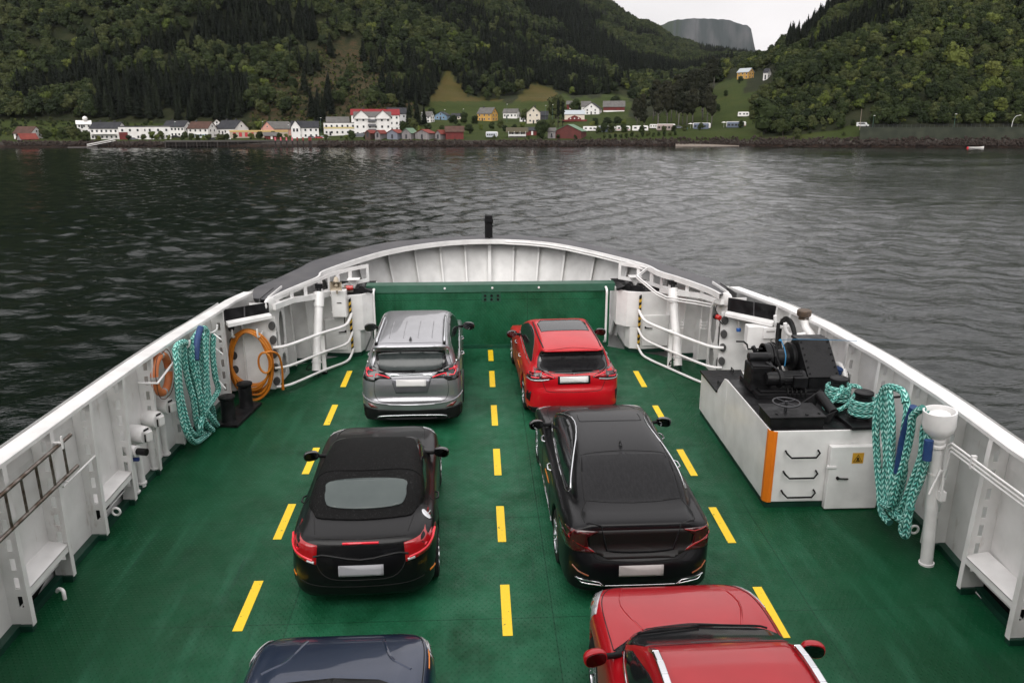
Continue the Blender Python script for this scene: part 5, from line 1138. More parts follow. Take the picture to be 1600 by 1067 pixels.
az = HEAD + np.arctan((A - 800) / K1); r = B / np.cos(az - HEAD)
V = np.stack([r * np.sin(az), r * np.cos(az), Z], -1).reshape(-1, 3)
nI, nJ = A.shape; ii, jj = np.meshgrid(np.arange(nI - 1), np.arange(nJ - 1), indexing='ij'); q0 = (ii * nJ + jj).ravel()
Q = np.stack([q0, q0 + nJ, q0 + nJ + 1, q0 + 1], 1)
PY = pix_y(A, B)
mead = in_poly(MEADOW, A, PY) | in_poly(SLOPE, A, PY) | ((B < 560) & (A < 1190) & (A > -60) & (Z > 1.2)) | ((A > 1150) & (A < 1345) & (B < 416) & (Z > 1.5))
dry = in_poly(CLEAR, A, PY); yel = (in_poly(MEADOW, A, PY) & (PY < 158) & (A < 870)).astype(float)
rock = ((Z < elev(219, B)) | ((A > 1348) & (B < 396) & (Z < elev(214, B)))).astype(float)

def terrain_mat():
    m = bpy.data.materials.new('hillside_ground'); m.use_nodes = True; N = m.node_tree; L = N.links; b = N.nodes['Principled BSDF']; b.inputs['Roughness'].default_value = 0.95; b.inputs['Specular IOR Level'].default_value = 0.1
    t = N.nodes.new('ShaderNodeTexCoord')
    def noi(sc_, d=6, r_=0.65):
        n = N.nodes.new('ShaderNodeTexNoise'); n.inputs['Scale'].default_value = sc_; n.inputs['Detail'].default_value = d; n.inputs['Roughness'].default_value = r_; L.new(t.outputs['Object'], n.inputs['Vector']); return n.outputs[0]
    def ramp(src, stops):
        rr = N.nodes.new('ShaderNodeValToRGB'); e = rr.color_ramp.elements
        while len(e) < len(stops): e.new(0.5)
        for k, (p, c) in enumerate(stops): e[k].position = p; e[k].color = (*c, 1)
        L.new(src, rr.inputs[0]); return rr.outputs[0]
    def mix(f, a, c):
        q = N.nodes.new('ShaderNodeMix'); q.data_type = 'RGBA'; L.new(f, q.inputs[0]); L.new(a, q.inputs[6]); L.new(c, q.inputs[7]); return q.outputs[2]
    def attr(nm): a = N.nodes.new('ShaderNodeAttribute'); a.attribute_name = nm; return a.outputs['Fac']
    base = ramp(noi(.08), [(.3, (.012, .018, .008)), (.7, (.030, .032, .014))])
    grass = ramp(noi(.05), [(.3, (.026, .040, .008)), (.55, (.038, .052, .012)), (.75, (.055, .055, .016))])
    yellow = ramp(noi(.03), [(.3, (.055, .052, .013)), (.7, (.085, .062, .020))])
    dryc = ramp(noi(.16, 8, .8), [(.36, (.014, .020, .008)), (.48, (.034, .034, .014)), (.58, (.062, .038, .022)), (.70, (.030, .036, .012))])
    rockc = ramp(noi(.9, 8, .8), [(.3, (.010, .009, .008)), (.5, (.045, .038, .033)), (.62, (.10, .088, .08)), (.75, (.20, .18, .17))])
    c = mix(attr('meadow'), base, grass); c = mix(attr('yellow'), c, yellow); c = mix(attr('dry'), c, dryc)
    wet = ramp(noi(.4, 6, .7), [(.35, (.006, .005, .005)), (.6, (.035, .022, .016)), (.75, (.06, .04, .03))])
    sx = N.nodes.new('ShaderNodeSeparateXYZ'); L.new(t.outputs['Object'], sx.inputs[0]); mr = N.nodes.new('ShaderNodeMapRange'); mr.inputs[1].default_value = 1.1; mr.inputs[2].default_value = 1.5; L.new(sx.outputs[2], mr.inputs[0])
    rk = mix(mr.outputs[0], wet, rockc)
    c = mix(attr('rock'), c, rk); L.new(c, b.inputs['Base Color'])
    bu = N.nodes.new('ShaderNodeBump'); bu.inputs['Strength'].default_value = 1; bu.inputs['Distance'].default_value = 1.2; L.new(noi(.5, 8, .8), bu.inputs['Height']); L.new(bu.outputs[0], b.inputs['Normal'])
    return m
me = np_mesh('hillside', V, Q, [terrain_mat()])
for nm, arr in (('meadow', mead), ('yellow', yel), ('dry', dry), ('rock', rock)):
    a = me.attributes.new(nm, 'FLOAT', 'POINT'); a.data.foreach_set('value', np.asarray(arr, float).ravel())
o = bpy.data.objects.new('hillside', me); COL.objects.link(o); o['kind'] = 'structure'

# far table mountain
px = np.arange(860, 1300, 3.0)
top = np.interp(px, [860, 960, 1000, 1020, 1050, 1085, 1115, 1140, 1156, 1163, 1167, 1171, 1180, 1200, 1300], [75, 62, 52, 43, 31, 28, 31, 35, 40, 46, 60, 78, 92, 105, 120])
top = top + np.sin(px * .21) * .5 + np.sin(px * .47 + 1) * .4
prof = [(3300, 'b'), (3600, .25), (3720, .45), (3760, 1.0), (4300, 1.02), (5200, .9)]
V = []; nI = len(px)
for k, p in enumerate(px):
    for d, f in prof:
        zt = float(elev(top[k], 3760)); f_ = 0 if f == 'b' else f
        lf = min(1, max(0, (p - 1050) / 60)) if f_ in (.25, .45) else 1
        if lf < 1: f_ = f_ * lf + (1 - lf) * (.45 if f_ == .25 else .82)
        if f_ == .45: f_ = .5 + .12 * math.sin(p * .11) + .05 * math.sin(p * .53)
        q = gpt(p, d + (5 * math.sin(p * 1.1 + math.sin(p * .31) * 3) + 22 * math.sin(p * .083 + math.sin(p * .05)) if d in (3720, 3760) else 0)); V.append((q.x, q.y, zt * f_))
nJ = len(prof); ii, jj = np.meshgrid(np.arange(nI - 1), np.arange(nJ - 1), indexing='ij'); q0 = (ii * nJ + jj).ravel(); Q = np.stack([q0, q0 + nJ, q0 + nJ + 1, q0 + 1], 1)
mm = mat('cliff_rock', (.052, .060, .062), .95, col2=(.105, .105, .11), nscale=.010, namt=(.48, .66), stretch=(1, 1, .4), detail=10, spec=.1)
N = mm.node_tree; g = N.nodes.new('ShaderNodeNewGeometry'); sx = N.nodes.new('ShaderNodeSeparateXYZ'); N.links.new(g.outputs['True Normal'], sx.inputs[0]); mr = N.nodes.new('ShaderNodeMapRange'); mr.inputs[1].default_value = .30; mr.inputs[2].default_value = .48; N.links.new(sx.outputs[2], mr.inputs[0])
mx_ = N.nodes.new('ShaderNodeMix'); mx_.data_type = 'RGBA'; bs = N.nodes['Principled BSDF']; src = bs.inputs['Base Color'].links[0].from_socket; N.links.new(mr.outputs[0], mx_.inputs[0]); N.links.new(src, mx_.inputs[6]); mx_.inputs[7].default_value = (.040, .052, .036, 1); N.links.new(mx_.outputs[2], bs.inputs['Base Color'])
o = bpy.data.objects.new('far_mountain', np_mesh('far_mountain', np.array(V), Q, [mm])); COL.objects.link(o); o['kind'] = 'structure'

# water
def water_mat():
    m = bpy.data.materials.new('fjord_water'); m.use_nodes = True; N = m.node_tree; L = N.links; b = N.nodes['Principled BSDF']
    b.inputs['Base Color'].default_value = (.0008, .004, .003, 1); b.inputs['Roughness'].default_value = .04; b.inputs['IOR'].default_value = 1.33; b.inputs['Specular IOR Level'].default_value = .5
    t = N.nodes.new('ShaderNodeTexCoord')
    def noi(sc_, st, d, rot=0.0, r_=.55, dist=0.0):
        q = N.nodes.new('ShaderNodeMapping'); q.inputs['Scale'].default_value = st; q.inputs['Rotation'].default_value = (0, 0, rot); L.new(t.outputs['Object'], q.inputs[0])
        n = N.nodes.new('ShaderNodeTexNoise'); n.inputs['Scale'].default_value = sc_; n.inputs['Detail'].default_value = d; n.inputs['Roughness'].default_value = r_; n.inputs['Distortion'].default_value = dist; L.new(q.outputs[0], n.inputs['Vector']); return n.outputs[0]
    def mth(op, a, c):
        q = N.nodes.new('ShaderNodeMath'); q.operation = op
        for k, z in enumerate((a, c)):
            if isinstance(z, (int, float)): q.inputs[k].default_value = z
            else: L.new(z, q.inputs[k])
        return q.outputs[0]
    chop = noi(1.7, (.8, 1.25, 1), 2, R_(-8), .5, .3); rip = noi(4.2, (.7, 1.3, 1), 3, R_(10), .6, .3); fin = noi(9.0, (1, 1.2, 1), 2, R_(-20)); patch_ = noi(.012, (1, 1.6, 1), 4, R_(20), .6)
    pm = N.nodes.new('ShaderNodeMapRange'); pm.inputs[1].default_value = .35; pm.inputs[2].default_value = .65; pm.inputs[3].default_value = .5; pm.inputs[4].default_value = 1.3; L.new(patch_, pm.inputs[0])
    h = mth('MULTIPLY', mth('ADD', mth('MULTIPLY', chop, .052), mth('ADD', mth('MULTIPLY', rip, .034), mth('MULTIPLY', fin, .006))), pm.outputs[0])
    bu = N.nodes.new('ShaderNodeBump'); bu.inputs['Strength'].default_value = 1.0; bu.inputs['Distance'].default_value = 1.0; L.new(h, bu.inputs['Height']); L.new(bu.outputs[0], b.inputs['Normal'])
    return m
WM = water_mat()
mb = MB(); mb.add([(-5000, -3000, -.55), (5000, -3000, -.55), (5000, 6000, -.55), (-5000, 6000, -.55)], [(0, 1, 2, 3)])
struct(mb, 'water', WM, ship=False)
# wind waves: a fan of real geometry, finer near the ferry
rr_ = [9.0]
while rr_[-1] < 640: rr_.append(rr_[-1] + max(.20, rr_[-1] * .0030))
rr_ = np.array(rr_); aa_ = HEAD + np.radians(np.arange(-60, 60, .125)); RRg, AAg = np.meshgrid(rr_, aa_, indexing='ij'); X = RRg * np.sin(AAg); Y = RRg * np.cos(AAg); Zw = np.zeros_like(X)
sp_ = RRg * .0030; gw = np.random.default_rng(3)
gust = .85 + .35 * np.sin(X * .021 + Y * .013 + 1) * np.sin(Y * .017 - X * .009) + .2 * np.sin(X * .05 - Y * .043)
for i in range(72):
    lam = .9 * (6.5 / .9) ** gw.random(); th_ = R_(200) + gw.normal() * .62; kx, ky = math.sin(th_) * 2 * math.pi / lam, math.cos(th_) * 2 * math.pi / lam
    am = .0025 * lam ** .95 * gw.uniform(.6, 1.4); ph = gw.uniform(0, 6.28); f_ = np.clip((lam / sp_ - 2.5) / 3, 0, 1); q_ = np.sin(kx * X + ky * Y + ph + .5 * np.sin(X * .07 * gw.uniform(.5, 1.5) + Y * .05 + ph))
    Zw += am * f_ * (q_ + .35 * (1 - 2 * np.abs(q_)))
Zw *= gust
for xb, yb, ang, l_, a_ in ((40, 30, R_(62), 5.2, .09), (-30, 60, R_(-58), 6.0, .035)):      # faint bow-wave trains spreading off the hull
    u_ = (X - xb) * math.cos(ang) - (Y - yb) * math.sin(ang); v_ = (X - xb) * math.sin(ang) + (Y - yb) * math.cos(ang); Zw += a_ * np.sin(2 * math.pi * (v_ * .45 + u_ * .9) / l_ + np.sin(u_ * .11) * 1.5) * np.exp(-(v_ / 60) ** 2)
nI, nJ = X.shape; ii, jj = np.meshgrid(np.arange(nI - 1), np.arange(nJ - 1), indexing='ij'); q0 = (ii * nJ + jj).ravel()
o = bpy.data.objects.new('water_waves', np_mesh('water_waves', np.stack([X, Y, Zw], -1).reshape(-1, 3), np.stack([q0, q0 + 1, q0 + nJ + 1, q0 + nJ], 1)[:, ::-1], [WM])); COL.objects.link(o); o['kind'] = 'structure'

# ------------------------------------------------------------------ foliage prototypes
def leaf_mat(name, c0, c1, c2):
    m = bpy.data.materials.new(name); m.use_nodes = True; N = m.node_tree; L = N.links; b = N.nodes['Principled BSDF']; b.inputs['Roughness'].default_value = .8; b.inputs['Specular IOR Level'].default_value = .15
    oi = N.nodes.new('ShaderNodeObjectInfo'); t = N.nodes.new('ShaderNodeTexCoord'); n = N.nodes.new('ShaderNodeTexNoise'); n.inputs['Scale'].default_value = .9; n.inputs['Detail'].default_value = 3; L.new(t.outputs['Object'], n.inputs['Vector'])
    r = N.nodes.new('ShaderNodeValToRGB'); e = r.color_ramp.elements; e[0].color = (*c0, 1); e[1].color = (*c2, 1); x = e.new(.55); x.color = (*c1, 1); L.new(oi.outputs['Random'], r.inputs[0])
    mr = N.nodes.new('ShaderNodeMapRange'); mr.inputs[1].default_value = .3; mr.inputs[2].default_value = .7; mr.inputs[3].default_value = .6; mr.inputs[4].default_value = 1.35; L.new(n.outputs[0], mr.inputs[0])
    mx_ = N.nodes.new('ShaderNodeVectorMath'); mx_.operation = 'SCALE'; L.new(r.outputs[0], mx_.inputs[0]); L.new(mr.outputs[0], mx_.inputs['Scale']); L.new(mx_.outputs[0], b.inputs['Base Color'])
    return m
LEAF = leaf_mat('broadleaf_foliage', (.011, .018, .006), (.024, .035, .010), (.050, .058, .020))
LEAFY = leaf_mat('yellow_green_foliage', (.055, .075, .014), (.075, .095, .02), (.10, .11, .028))
NEEDLE = leaf_mat('conifer_foliage', (.004, .007, .004), (.008, .012, .006), (.013, .018, .009))
PINE = leaf_mat('pine_foliage', (.010, .012, .006), (.015, .017, .009), (.022, .022, .012))
BARK = mat('bark', (.035, .028, .022), .9, col2=(.06, .05, .042), nscale=6)
BARKP = mat('pale_bark', (.16, .15, .14), .9, col2=(.08, .07, .06), nscale=4)
def crown_mesh(name, seed, w_, h_, n=420, leaf=.85, lobes=9, m=None, core=True, z0=.22):
    g = np.random.default_rng(seed); P = []; Nn = []
    L_ = [(np.array([0, 0, .58 * h_]), np.array([.36 * w_, .36 * w_, .38 * h_]))]
    for k in range(lobes):
        a = g.uniform(0, 2 * math.pi); zz = g.uniform(z0 + .08, .88); rr = .5 * w_ * (1 - abs(zz - .45) * 1.1) * g.uniform(.35, .75)
        s_ = g.uniform(.16, .28) * w_; L_.append((np.array([rr * math.cos(a), rr * math.sin(a), zz * h_]), np.array([s_, s_, s_ * g.uniform(.7, 1.1)])))
    vs = []; fs = []
    wts = np.array([l[1].prod() ** .67 for l in L_]); wts /= wts.sum()
    for k in range(n):
        c, s_ = L_[g.choice(len(L_), p=wts)]; d = g.normal(size=3); d /= np.linalg.norm(d); d[2] = abs(d[2]) * .9 if g.random() < .75 else d[2]; p = c + d * s_ * g.uniform(.82, 1.08)
        nn = d + g.normal(size=3) * .45; nn /= np.linalg.norm(nn); u = np.cross(nn, g.normal(size=3)); u /= np.linalg.norm(u); v = np.cross(nn, u); sz = leaf * g.uniform(.5, 1.0)
        o_ = len(vs); vs += [tuple(p + (-u - v) * sz * .5), tuple(p + (u - v * .7) * sz * .5), tuple(p + (u * .6 + v) * sz * .5), tuple(p + (-u * .8 + v * .8) * sz * .5)]; fs.append((o_, o_ + 1, o_ + 2, o_ + 3))
    mb = MB(); mb.add(vs, fs)
    if core:
        for c, s_ in L_:
            o_ = len(mb.v); bm = bmesh.new(); bmesh.ops.create_icosphere(bm, subdivisions=1, radius=1); mb.add([tuple(c + np.array(v.co) * s_ * .80 * g.uniform(.85, 1.1)) for v in bm.verts], [tuple(v.index for v in f.verts) for f in bm.faces]); bm.free()
    me = bpy.data.meshes.new(name); me.from_pydata(mb.v, [], mb.f); me.materials.append(m or LEAF); me.update(); return me
def spruce_mesh(name, seed, w_, h_, n=260, m=None):
    g = np.random.default_rng(seed); vs = []; fs = []
    for k in range(n):
        t = g.random() ** .75; t = 1 - t * .93; rr = .5 * w_ * (1 - t) ** .85 * g.uniform(.75, 1.15) + .1; a = g.uniform(0, 2 * math.pi); z = t * h_
        d = np.array([math.cos(a), math.sin(a), 0]); s_ = np.array([-math.sin(a), math.cos(a), 0]); wd = rr * .45 + .25
        p0 = d * rr * .15 + np.array([0, 0, z + rr * .22]); p1 = d * rr + np.array([0, 0, z - rr * .18])
        o_ = len(vs); vs += [tuple(p0 - s_ * wd * .3), tuple(p0 + s_ * wd * .3), tuple(p1 + s_ * wd * .7), tuple(p1 - s_ * wd * .7)]; fs.append((o_, o_ + 1, o_ + 2, o_ + 3))
    mb = MB(); mb.add(vs, fs); mb.lathe([(.34 * w_, .12 * h_), (.27 * w_, .35 * h_), (.15 * w_, .65 * h_), (.02, .96 * h_)], (0, 0, 0), n=7)
    me = bpy.data.meshes.new(name); me.from_pydata(mb.v, [], mb.f); me.materials.append(m or NEEDLE); me.update(); return me
def pine_mesh(name, seed, w_, h_, m=None):
    me = crown_mesh(name, seed, w_ * .8, h_, n=420, leaf=.75, lobes=13, m=m or PINE, z0=.34); return me

def scatter(name, protos, pts, scl, mi):
    """one object: points carrying scale and kind, geometry nodes put a tree of the right kind on each point"""
    me = bpy.data.meshes.new(name); me.vertices.add(len(pts)); me.vertices.foreach_set('co', np.asarray(pts, float).ravel())
    for nm, arr, ty in (('tscale', scl, 'FLOAT'), ('kind_index', mi, 'INT'), ('trot', rng.uniform(0, 6.28, len(pts)), 'FLOAT')):
        a = me.attributes.new(nm, ty, 'POINT'); a.data.foreach_set('value', np.asarray(arr, np.int32 if ty == 'INT' else float))
    o = bpy.data.objects.new(name, me); COL.objects.link(o); o['kind'] = 'stuff'
    ng = bpy.data.node_groups.new(name, 'GeometryNodeTree'); ng.interface.new_socket('Geometry', in_out='INPUT', socket_type='NodeSocketGeometry'); ng.interface.new_socket('Geometry', in_out='OUTPUT', socket_type='NodeSocketGeometry')
    N = ng.nodes; L = ng.links; gi = N.new('NodeGroupInput'); go = N.new('NodeGroupOutput'); iop = N.new('GeometryNodeInstanceOnPoints'); g2i = N.new('GeometryNodeGeometryToInstance')
    for p in reversed(protos):
        oi = N.new('GeometryNodeObjectInfo'); oi.inputs['Object'].default_value = p; oi.inputs['As Instance'].default_value = True; L.new(oi.outputs['Geometry'], g2i.inputs[0])
    def na(nm, ty):
        a = N.new('GeometryNodeInputNamedAttribute'); a.data_type = ty; a.inputs['Name'].default_value = nm; return a.outputs['Attribute']
    L.new(gi.outputs[0], iop.inputs['Points']); L.new(g2i.outputs[0], iop.inputs['Instance']); iop.inputs['Pick Instance'].default_value = True
    L.new(na('kind_index', 'INT'), iop.inputs['Instance Index']); L.new(na('tscale', 'FLOAT'), iop.inputs['Scale'])
    cx = N.new('ShaderNodeCombineXYZ'); L.new(na('trot', 'FLOAT'), cx.inputs[2]); L.new(cx.outputs[0], iop.inputs['Rotation'])
    L.new(iop.outputs[0], go.inputs[0]); md = o.modifiers.new('trees', 'NODES'); md.node_group = ng; return o
def proto(name, me): return bpy.data.objects.new(name, me)   # never linked to the scene on its own
broad = [proto('broadleaf_crown', crown_mesh('broadleaf_crown', s_, 9, 10.5, 430, .85, 11)) for s_ in range(1, 6)]
broad.append(proto('broadleaf_crown', crown_mesh('broadleaf_crown', 9, 8.5, 10, 360, 1.0, 10, LEAFY)))
spr = [proto('spruce_crown', spruce_mesh('spruce_crown', s_, 6.5, 17)) for s_ in range(20, 24)]
def cloud(n, px0, px1, D0, D1, pw=1.0):
    px = rng.uniform(px0, px1, n); u = rng.random(n) ** pw; D = D0 + (D1 - D0) * u; return px, D
def val_noise(px, D, s_, ph=0):
    X = (px - 800) / K1 * D
    return np.sin(X / s_ + ph + np.sin(D / s_ * 1.3 + ph * 2) * 1.2) * .5 + np.sin(D / s_ * .8 + X / s_ * .6 + ph * 3.1) * .35 + np.sin(X / s_ * 2.3 - D / s_ * 1.9 + ph) * .3
def worldpos(px, D):
    az = HEAD + np.arctan((px - 800) / K1); r = D / np.cos(az - HEAD); return np.stack([r * np.sin(az), r * np.cos(az), hgt(px, D) - .3], -1)
def forest(px, D):
    py = pix_y(px, D); ok = ~(in_poly(MEADOW, px, py) | in_poly(SLOPE, px, py)); cl = in_poly(CLEAR, px, py)
    ok &= ~cl | (rng.random(len(px)) < .16) | (val_noise(px, D, 22, 4) > .75)
    return ok, py
# near forest on the left and centre slope
px, D = cloud(17500, -420, 1130, 556, 1150, 1.15); w_ = rng.random(len(px)) < (D / 1150); px, D = px[w_], D[w_]
ok, py = forest(px, D); lim = np.interp(px, [-420, 300, 560, 640, 700, 860, 930, 1000, 1060, 1130], [560, 566, 580, 610, 680, 830, 850, 860, 700, 660]); ok &= D > lim
px, D, py = px[ok], D[ok], py[ok]
con = (val_noise(px, D, 45, 1.0) > .42) | ((px > 150) & (px < 392) & (D < 640) & (py > 105)) | ((px > 470) & (px < 520) & (D < 700) & (py > 90))
con |= (px > 560) & (px < 1000) & (val_noise(px, D, 60, 2.2) > .15) & (rng.random(len(px)) < .6)
con |= rng.random(len(px)) < .05
kb = rng.integers(0, 5, len(px)); kb = np.where(rng.random(len(px)) < .05, 5, kb); ks = 6 + rng.integers(0, 4, len(px))
scatter('hillside_forest', broad + spr, worldpos(px, D), np.where(con, rng.uniform(.65, 1.3, len(px)), rng.uniform(.6, 1.4, len(px))), np.where(con, ks, kb))
px, D = cloud(9000, -1380, -400, 430, 1100, 1.1); con = val_noise(px, D, 45, 1.0) > .42
scatter('side_forest', broad + spr, worldpos(px, D), rng.uniform(.6, 1.35, len(px)), np.where(con, 6 + rng.integers(0, 4, len(px)), rng.integers(0, 5, len(px))))
# distant forest up the valley
px, D = cloud(16000, 560, 1320, 1150, 2750, 1.0); ok, py = forest(px, D); ok &= (py > -60); px, D = px[ok], D[ok]
con = val_noise(px, D, 110, 1.0) > .2
scatter('valley_forest', broad + spr, worldpos(px, D), rng.uniform(.9, 1.5, len(px)), np.where(con, 6 + rng.integers(0, 4, len(px)), rng.integers(0, 5, len(px))))
# undergrowth and the crest wood on the right hill
px, D = cloud(15000, 1150, 2900, 366, 760, 1.05); py = pix_y(px, D); ok = (D > np.interp(px, [1150, 1190, 1345, 1350, 1500, 1640, 2300, 2900], [430, 425, 408, 404.5, 396.5, 388.5, 366, 350])) & ~in_poly(SLOPE, px, py)
bare = (val_noise(px, D, 18, 5) > .62) & (px < 1420) & (D < 520); ok &= ~bare | (rng.random(len(px)) < .15)
ok &= (px > 1185) | (D > 560); ok &= (px > 1206) | (D > 690) | (D < 540)
px, D, py = px[ok], D[ok], py[ok]; con = (D > 560) & (val_noise(px, D, 40, 3) > 0) & (px > 1220)
scatter('hill_undergrowth', broad + spr, worldpos(px, D), np.where(D < 540, rng.uniform(.3, .72, len(px)), rng.uniform(.6, 1.0, len(px))), np.where(con, 6 + rng.integers(0, 4, len(px)), np.where(rng.random(len(px)) < .12, 5, rng.integers(0, 5, len(px)))))
# low scrub over the felled area and along the shore
px, D = cloud(26000, -100, 1350, 400, 760); py = pix_y(px, D); ok = (in_poly(CLEAR, px, py) & (rng.random(len(px)) < .8)) | ((D < 440) & (D > np.interp(px, [0, 1000, 1350], [425, 425, 396])) & (rng.random(len(px)) < .05) & (py < 219)) | ((px < 250) & (py < 212) & (py > 186) & (rng.random(len(px)) < .4))
px, D = px[ok], D[ok]; scatter('scrub', broad, worldpos(px, D), rng.uniform(.08, .28, len(px)), rng.integers(0, 6, len(px)))
# ------------------------------------------------------------------ trees that stand out one by one
TM = {}
def tree_proto(kind):
    if kind in TM: return TM[kind]
    s_ = len(TM) * 7 + 50
    if kind == 'bushy': c = [crown_mesh('crown', s_ + i, 10, 10, 900, .75, 13, z0=.1) for i in range(5)]
    elif kind == 'yellowish': c = [crown_mesh('crown', s_ + i, 9, 10, 800, .75, 12, LEAFY, z0=.1) for i in range(3)]
    elif kind == 'spruce': c = [spruce_mesh('crown', s_ + i, 6, 18, 420) for i in range(3)]
    elif kind == 'poplar': c = [crown_mesh('crown', s_ + i, 3.0, 18, 500, .6, 14, NEEDLE, z0=.05) for i in range(2)]
    elif kind == 'pine': c = [pine_mesh('crown', s_ + i, 9, 20) for i in range(4)]
    mb = MB(); H_ = {'bushy': 7, 'yellowish': 7, 'spruce': 16, 'poplar': 14, 'pine': 17}[kind]
    mb.tube([(0, 0, -.5), (.1, 0, H_ * .3), (-.1, .1, H_ * .65), (0, 0, H_)], [.32, .26, .17, .06], 7)
    for k in range(5):
        a = k * 2.4; z = H_ * (.35 + .1 * k); mb.tube([(0, 0, z), (1.2 * math.cos(a), 1.2 * math.sin(a), z + .9), (2.4 * math.cos(a), 2.4 * math.sin(a), z + 1.4)], [.11, .07, .03], 5)
    t = bpy.data.meshes.new('trunk'); t.from_pydata(mb.v, [], mb.f); t.materials.append(BARKP if kind == 'pine' else BARK); t.shade_smooth(); TM[kind] = (c, t); return TM[kind]
NAMES = {'bushy': 'leafy_tree', 'yellowish': 'leafy_tree', 'spruce': 'spruce_tree', 'poplar': 'poplar_tree', 'pine': 'pine_tree'}
def tree(kind, px, D, s_=1.0, label=None, group=None, z=None):
    c, t = tree_proto(kind); zz = float(hgt(px, D)) - .15 if z is None else z; p = gpt(px, D, zz)
    r = thing(NAMES[kind], label, 'tree', p, random.uniform(0, 6.28), group, ship=False); r.scale = (s_, s_, s_ * random.uniform(.92, 1.1))
    for nm, me in (('crown', random.choice(c)), ('trunk', t)):
        o = bpy.data.objects.new(nm, me); COL.objects.link(o); o.parent = r
    return r
# right hillside
n = 0; g = np.random.default_rng(11); placed = []
while n < 175 and len(placed) < 4000:
    px = g.uniform(1120, 1640); D = g.uniform(400, 600); placed.append(1)
    d0 = np.interp(px, [1120, 1190, 1345, 1350, 1500, 1640], [999 if px < 1150 else 440, 422, 406, 407, 399, 391])
    if D < d0 or (px < 1200 and D < 470) or (px < 1206 and D > 530): continue
    if in_poly(SLOPE, [px], [float(pix_y(px, D))])[0]: continue
    if val_noise(np.array([px]), np.array([D]), 18, 5)[0] > .62 and px < 1420 and D < 520: continue
    up = D > 500
    k = 'bushy' if g.random() < .88 else 'yellowish'
    s_ = g.uniform(.30, .95) if not up else g.uniform(.55, 1.35)
    if px > 1450 and D < 440: s_ = g.uniform(.7, 1.2)
    tree(k, px, D, s_, {'bushy': 'dark green leafy tree in the dense growth on the right hillside', 'yellowish': 'yellow-green leafy tree among darker growth on the right hillside'}[k], 'trees on the right hillside'); n += 1
tree('bushy', 1197, 428, 1.9, 'tall broad dark tree on the grass beside the lone white caravan', None)
tree('bushy', 1224, 417, .7, 'low round bush at the rocky shore right of the tall dark tree')
tree('bushy', 1247, 409, .5, 'small low bush at the rocks right of the round shore bush')
tree('yellowish', 1478, 470, 1.7, 'tall pale flowering tree standing out in the middle of the right hillside')
tree('yellowish', 1540, 450, 1.2, 'pale flowering bush low on the right hillside above the road fence')
# pine grove on the knoll
for k in range(46):
    px = g.uniform(990, 1112); D = g.uniform(465, 610); tree('pine', px, D, g.uniform(.85, 1.25) * (1 if px > 1015 else .75), 'dark pine in the grove on the grassy knoll', 'pines of the grove on the knoll')
for px, D, s_ in ((1118, 520, .5), (1131, 560, .4), (1152, 600, .45), (1140, 470, .35), (1158, 455, .4), (1095, 448, .38), (1070, 446, .35), (1053, 444, .33), (1038, 445, .3)): tree('bushy', px, D, s_, 'small round bush on the grass slope right of the pine grove', 'bushes on the grass slope')
# village trees
VT_ = [('bushy', 131, 424, .62), ('bushy', 111, 436, .66), ('bushy', 94, 440, .55), ('bushy', 72, 442, .52), ('yellowish', 235, 440, .5), ('bushy', 250, 446, .42), ('yellowish', 243, 434, .35), ('bushy', 288, 460, .35), ('bushy', 307, 430, .32), ('bushy', 325, 432, .3), ('bushy', 340, 430, .35), ('bushy', 352, 431, .36), ('yellowish', 310, 520, .6), ('yellowish', 412, 520, .75), ('bushy', 396, 505, .5), ('bushy', 380, 530, .6), ('yellowish', 460, 525, .6), ('yellowish', 485, 530, .65), ('yellowish', 497, 520, .5), ('bushy', 405, 448, .4), ('bushy', 436, 440, .35), ('bushy', 550, 428, .5), ('spruce', 640, 520, .95), ('spruce', 652, 530, 1.0), ('bushy', 645, 500, .8), ('bushy', 630, 470, .7), ('bushy', 668, 480, .5), ('spruce', 663, 540, .8), ('bushy', 708, 540, .65), ('bushy', 725, 560, .7), ('bushy', 742, 555, .6), ('bushy', 733, 470, .55), ('bushy', 711, 470, .4), ('bushy', 790, 480, .45), ('bushy', 803, 482, .45), ('bushy', 822, 560, .8), ('bushy', 847, 432, .85), ('bushy', 862, 470, .5), ('bushy', 868, 600, 1.5), ('poplar', 872, 520, .98), ('poplar', 879, 522, .95), ('bushy', 898, 640, 1.0), ('spruce', 905, 600, .6), ('bushy', 944, 455, .55), ('bushy', 956, 460, .55), ('bushy', 936, 450, .4), ('bushy', 975, 455, .5), ('bushy', 1003, 448, .4), ('bushy', 960, 640, 1.0), ('bushy', 675, 600, .7), ('spruce', 498, 560, 1.1), ('spruce', 505, 570, 1.0), ('spruce', 488, 575, 1.2)]
for k, px, D, s_ in VT_:
    nm = {'bushy': 'round green tree', 'yellowish': 'yellow-green tree', 'spruce': 'dark pointed spruce', 'poplar': 'thin dark column-shaped tree'}[k]
    where = 'at the left end of the village' if px < 260 else 'among the white houses near the ferry quay' if px < 520 else 'between the apartment house and the meadow' if px < 700 else 'in the meadow gardens behind the boathouses' if px < 860 else 'near the barns and caravans' 
    tree(k, px, D, s_, nm + ' ' + where, 'village trees')
for k in range(14):
    px = 945 + k * 8.5; tree('bushy', px, 430 + (k % 3), .22, 'low hedge bush along the shore in front of the caravans', 'hedge bushes in front of the caravans')
# haze box is made at the end of the script

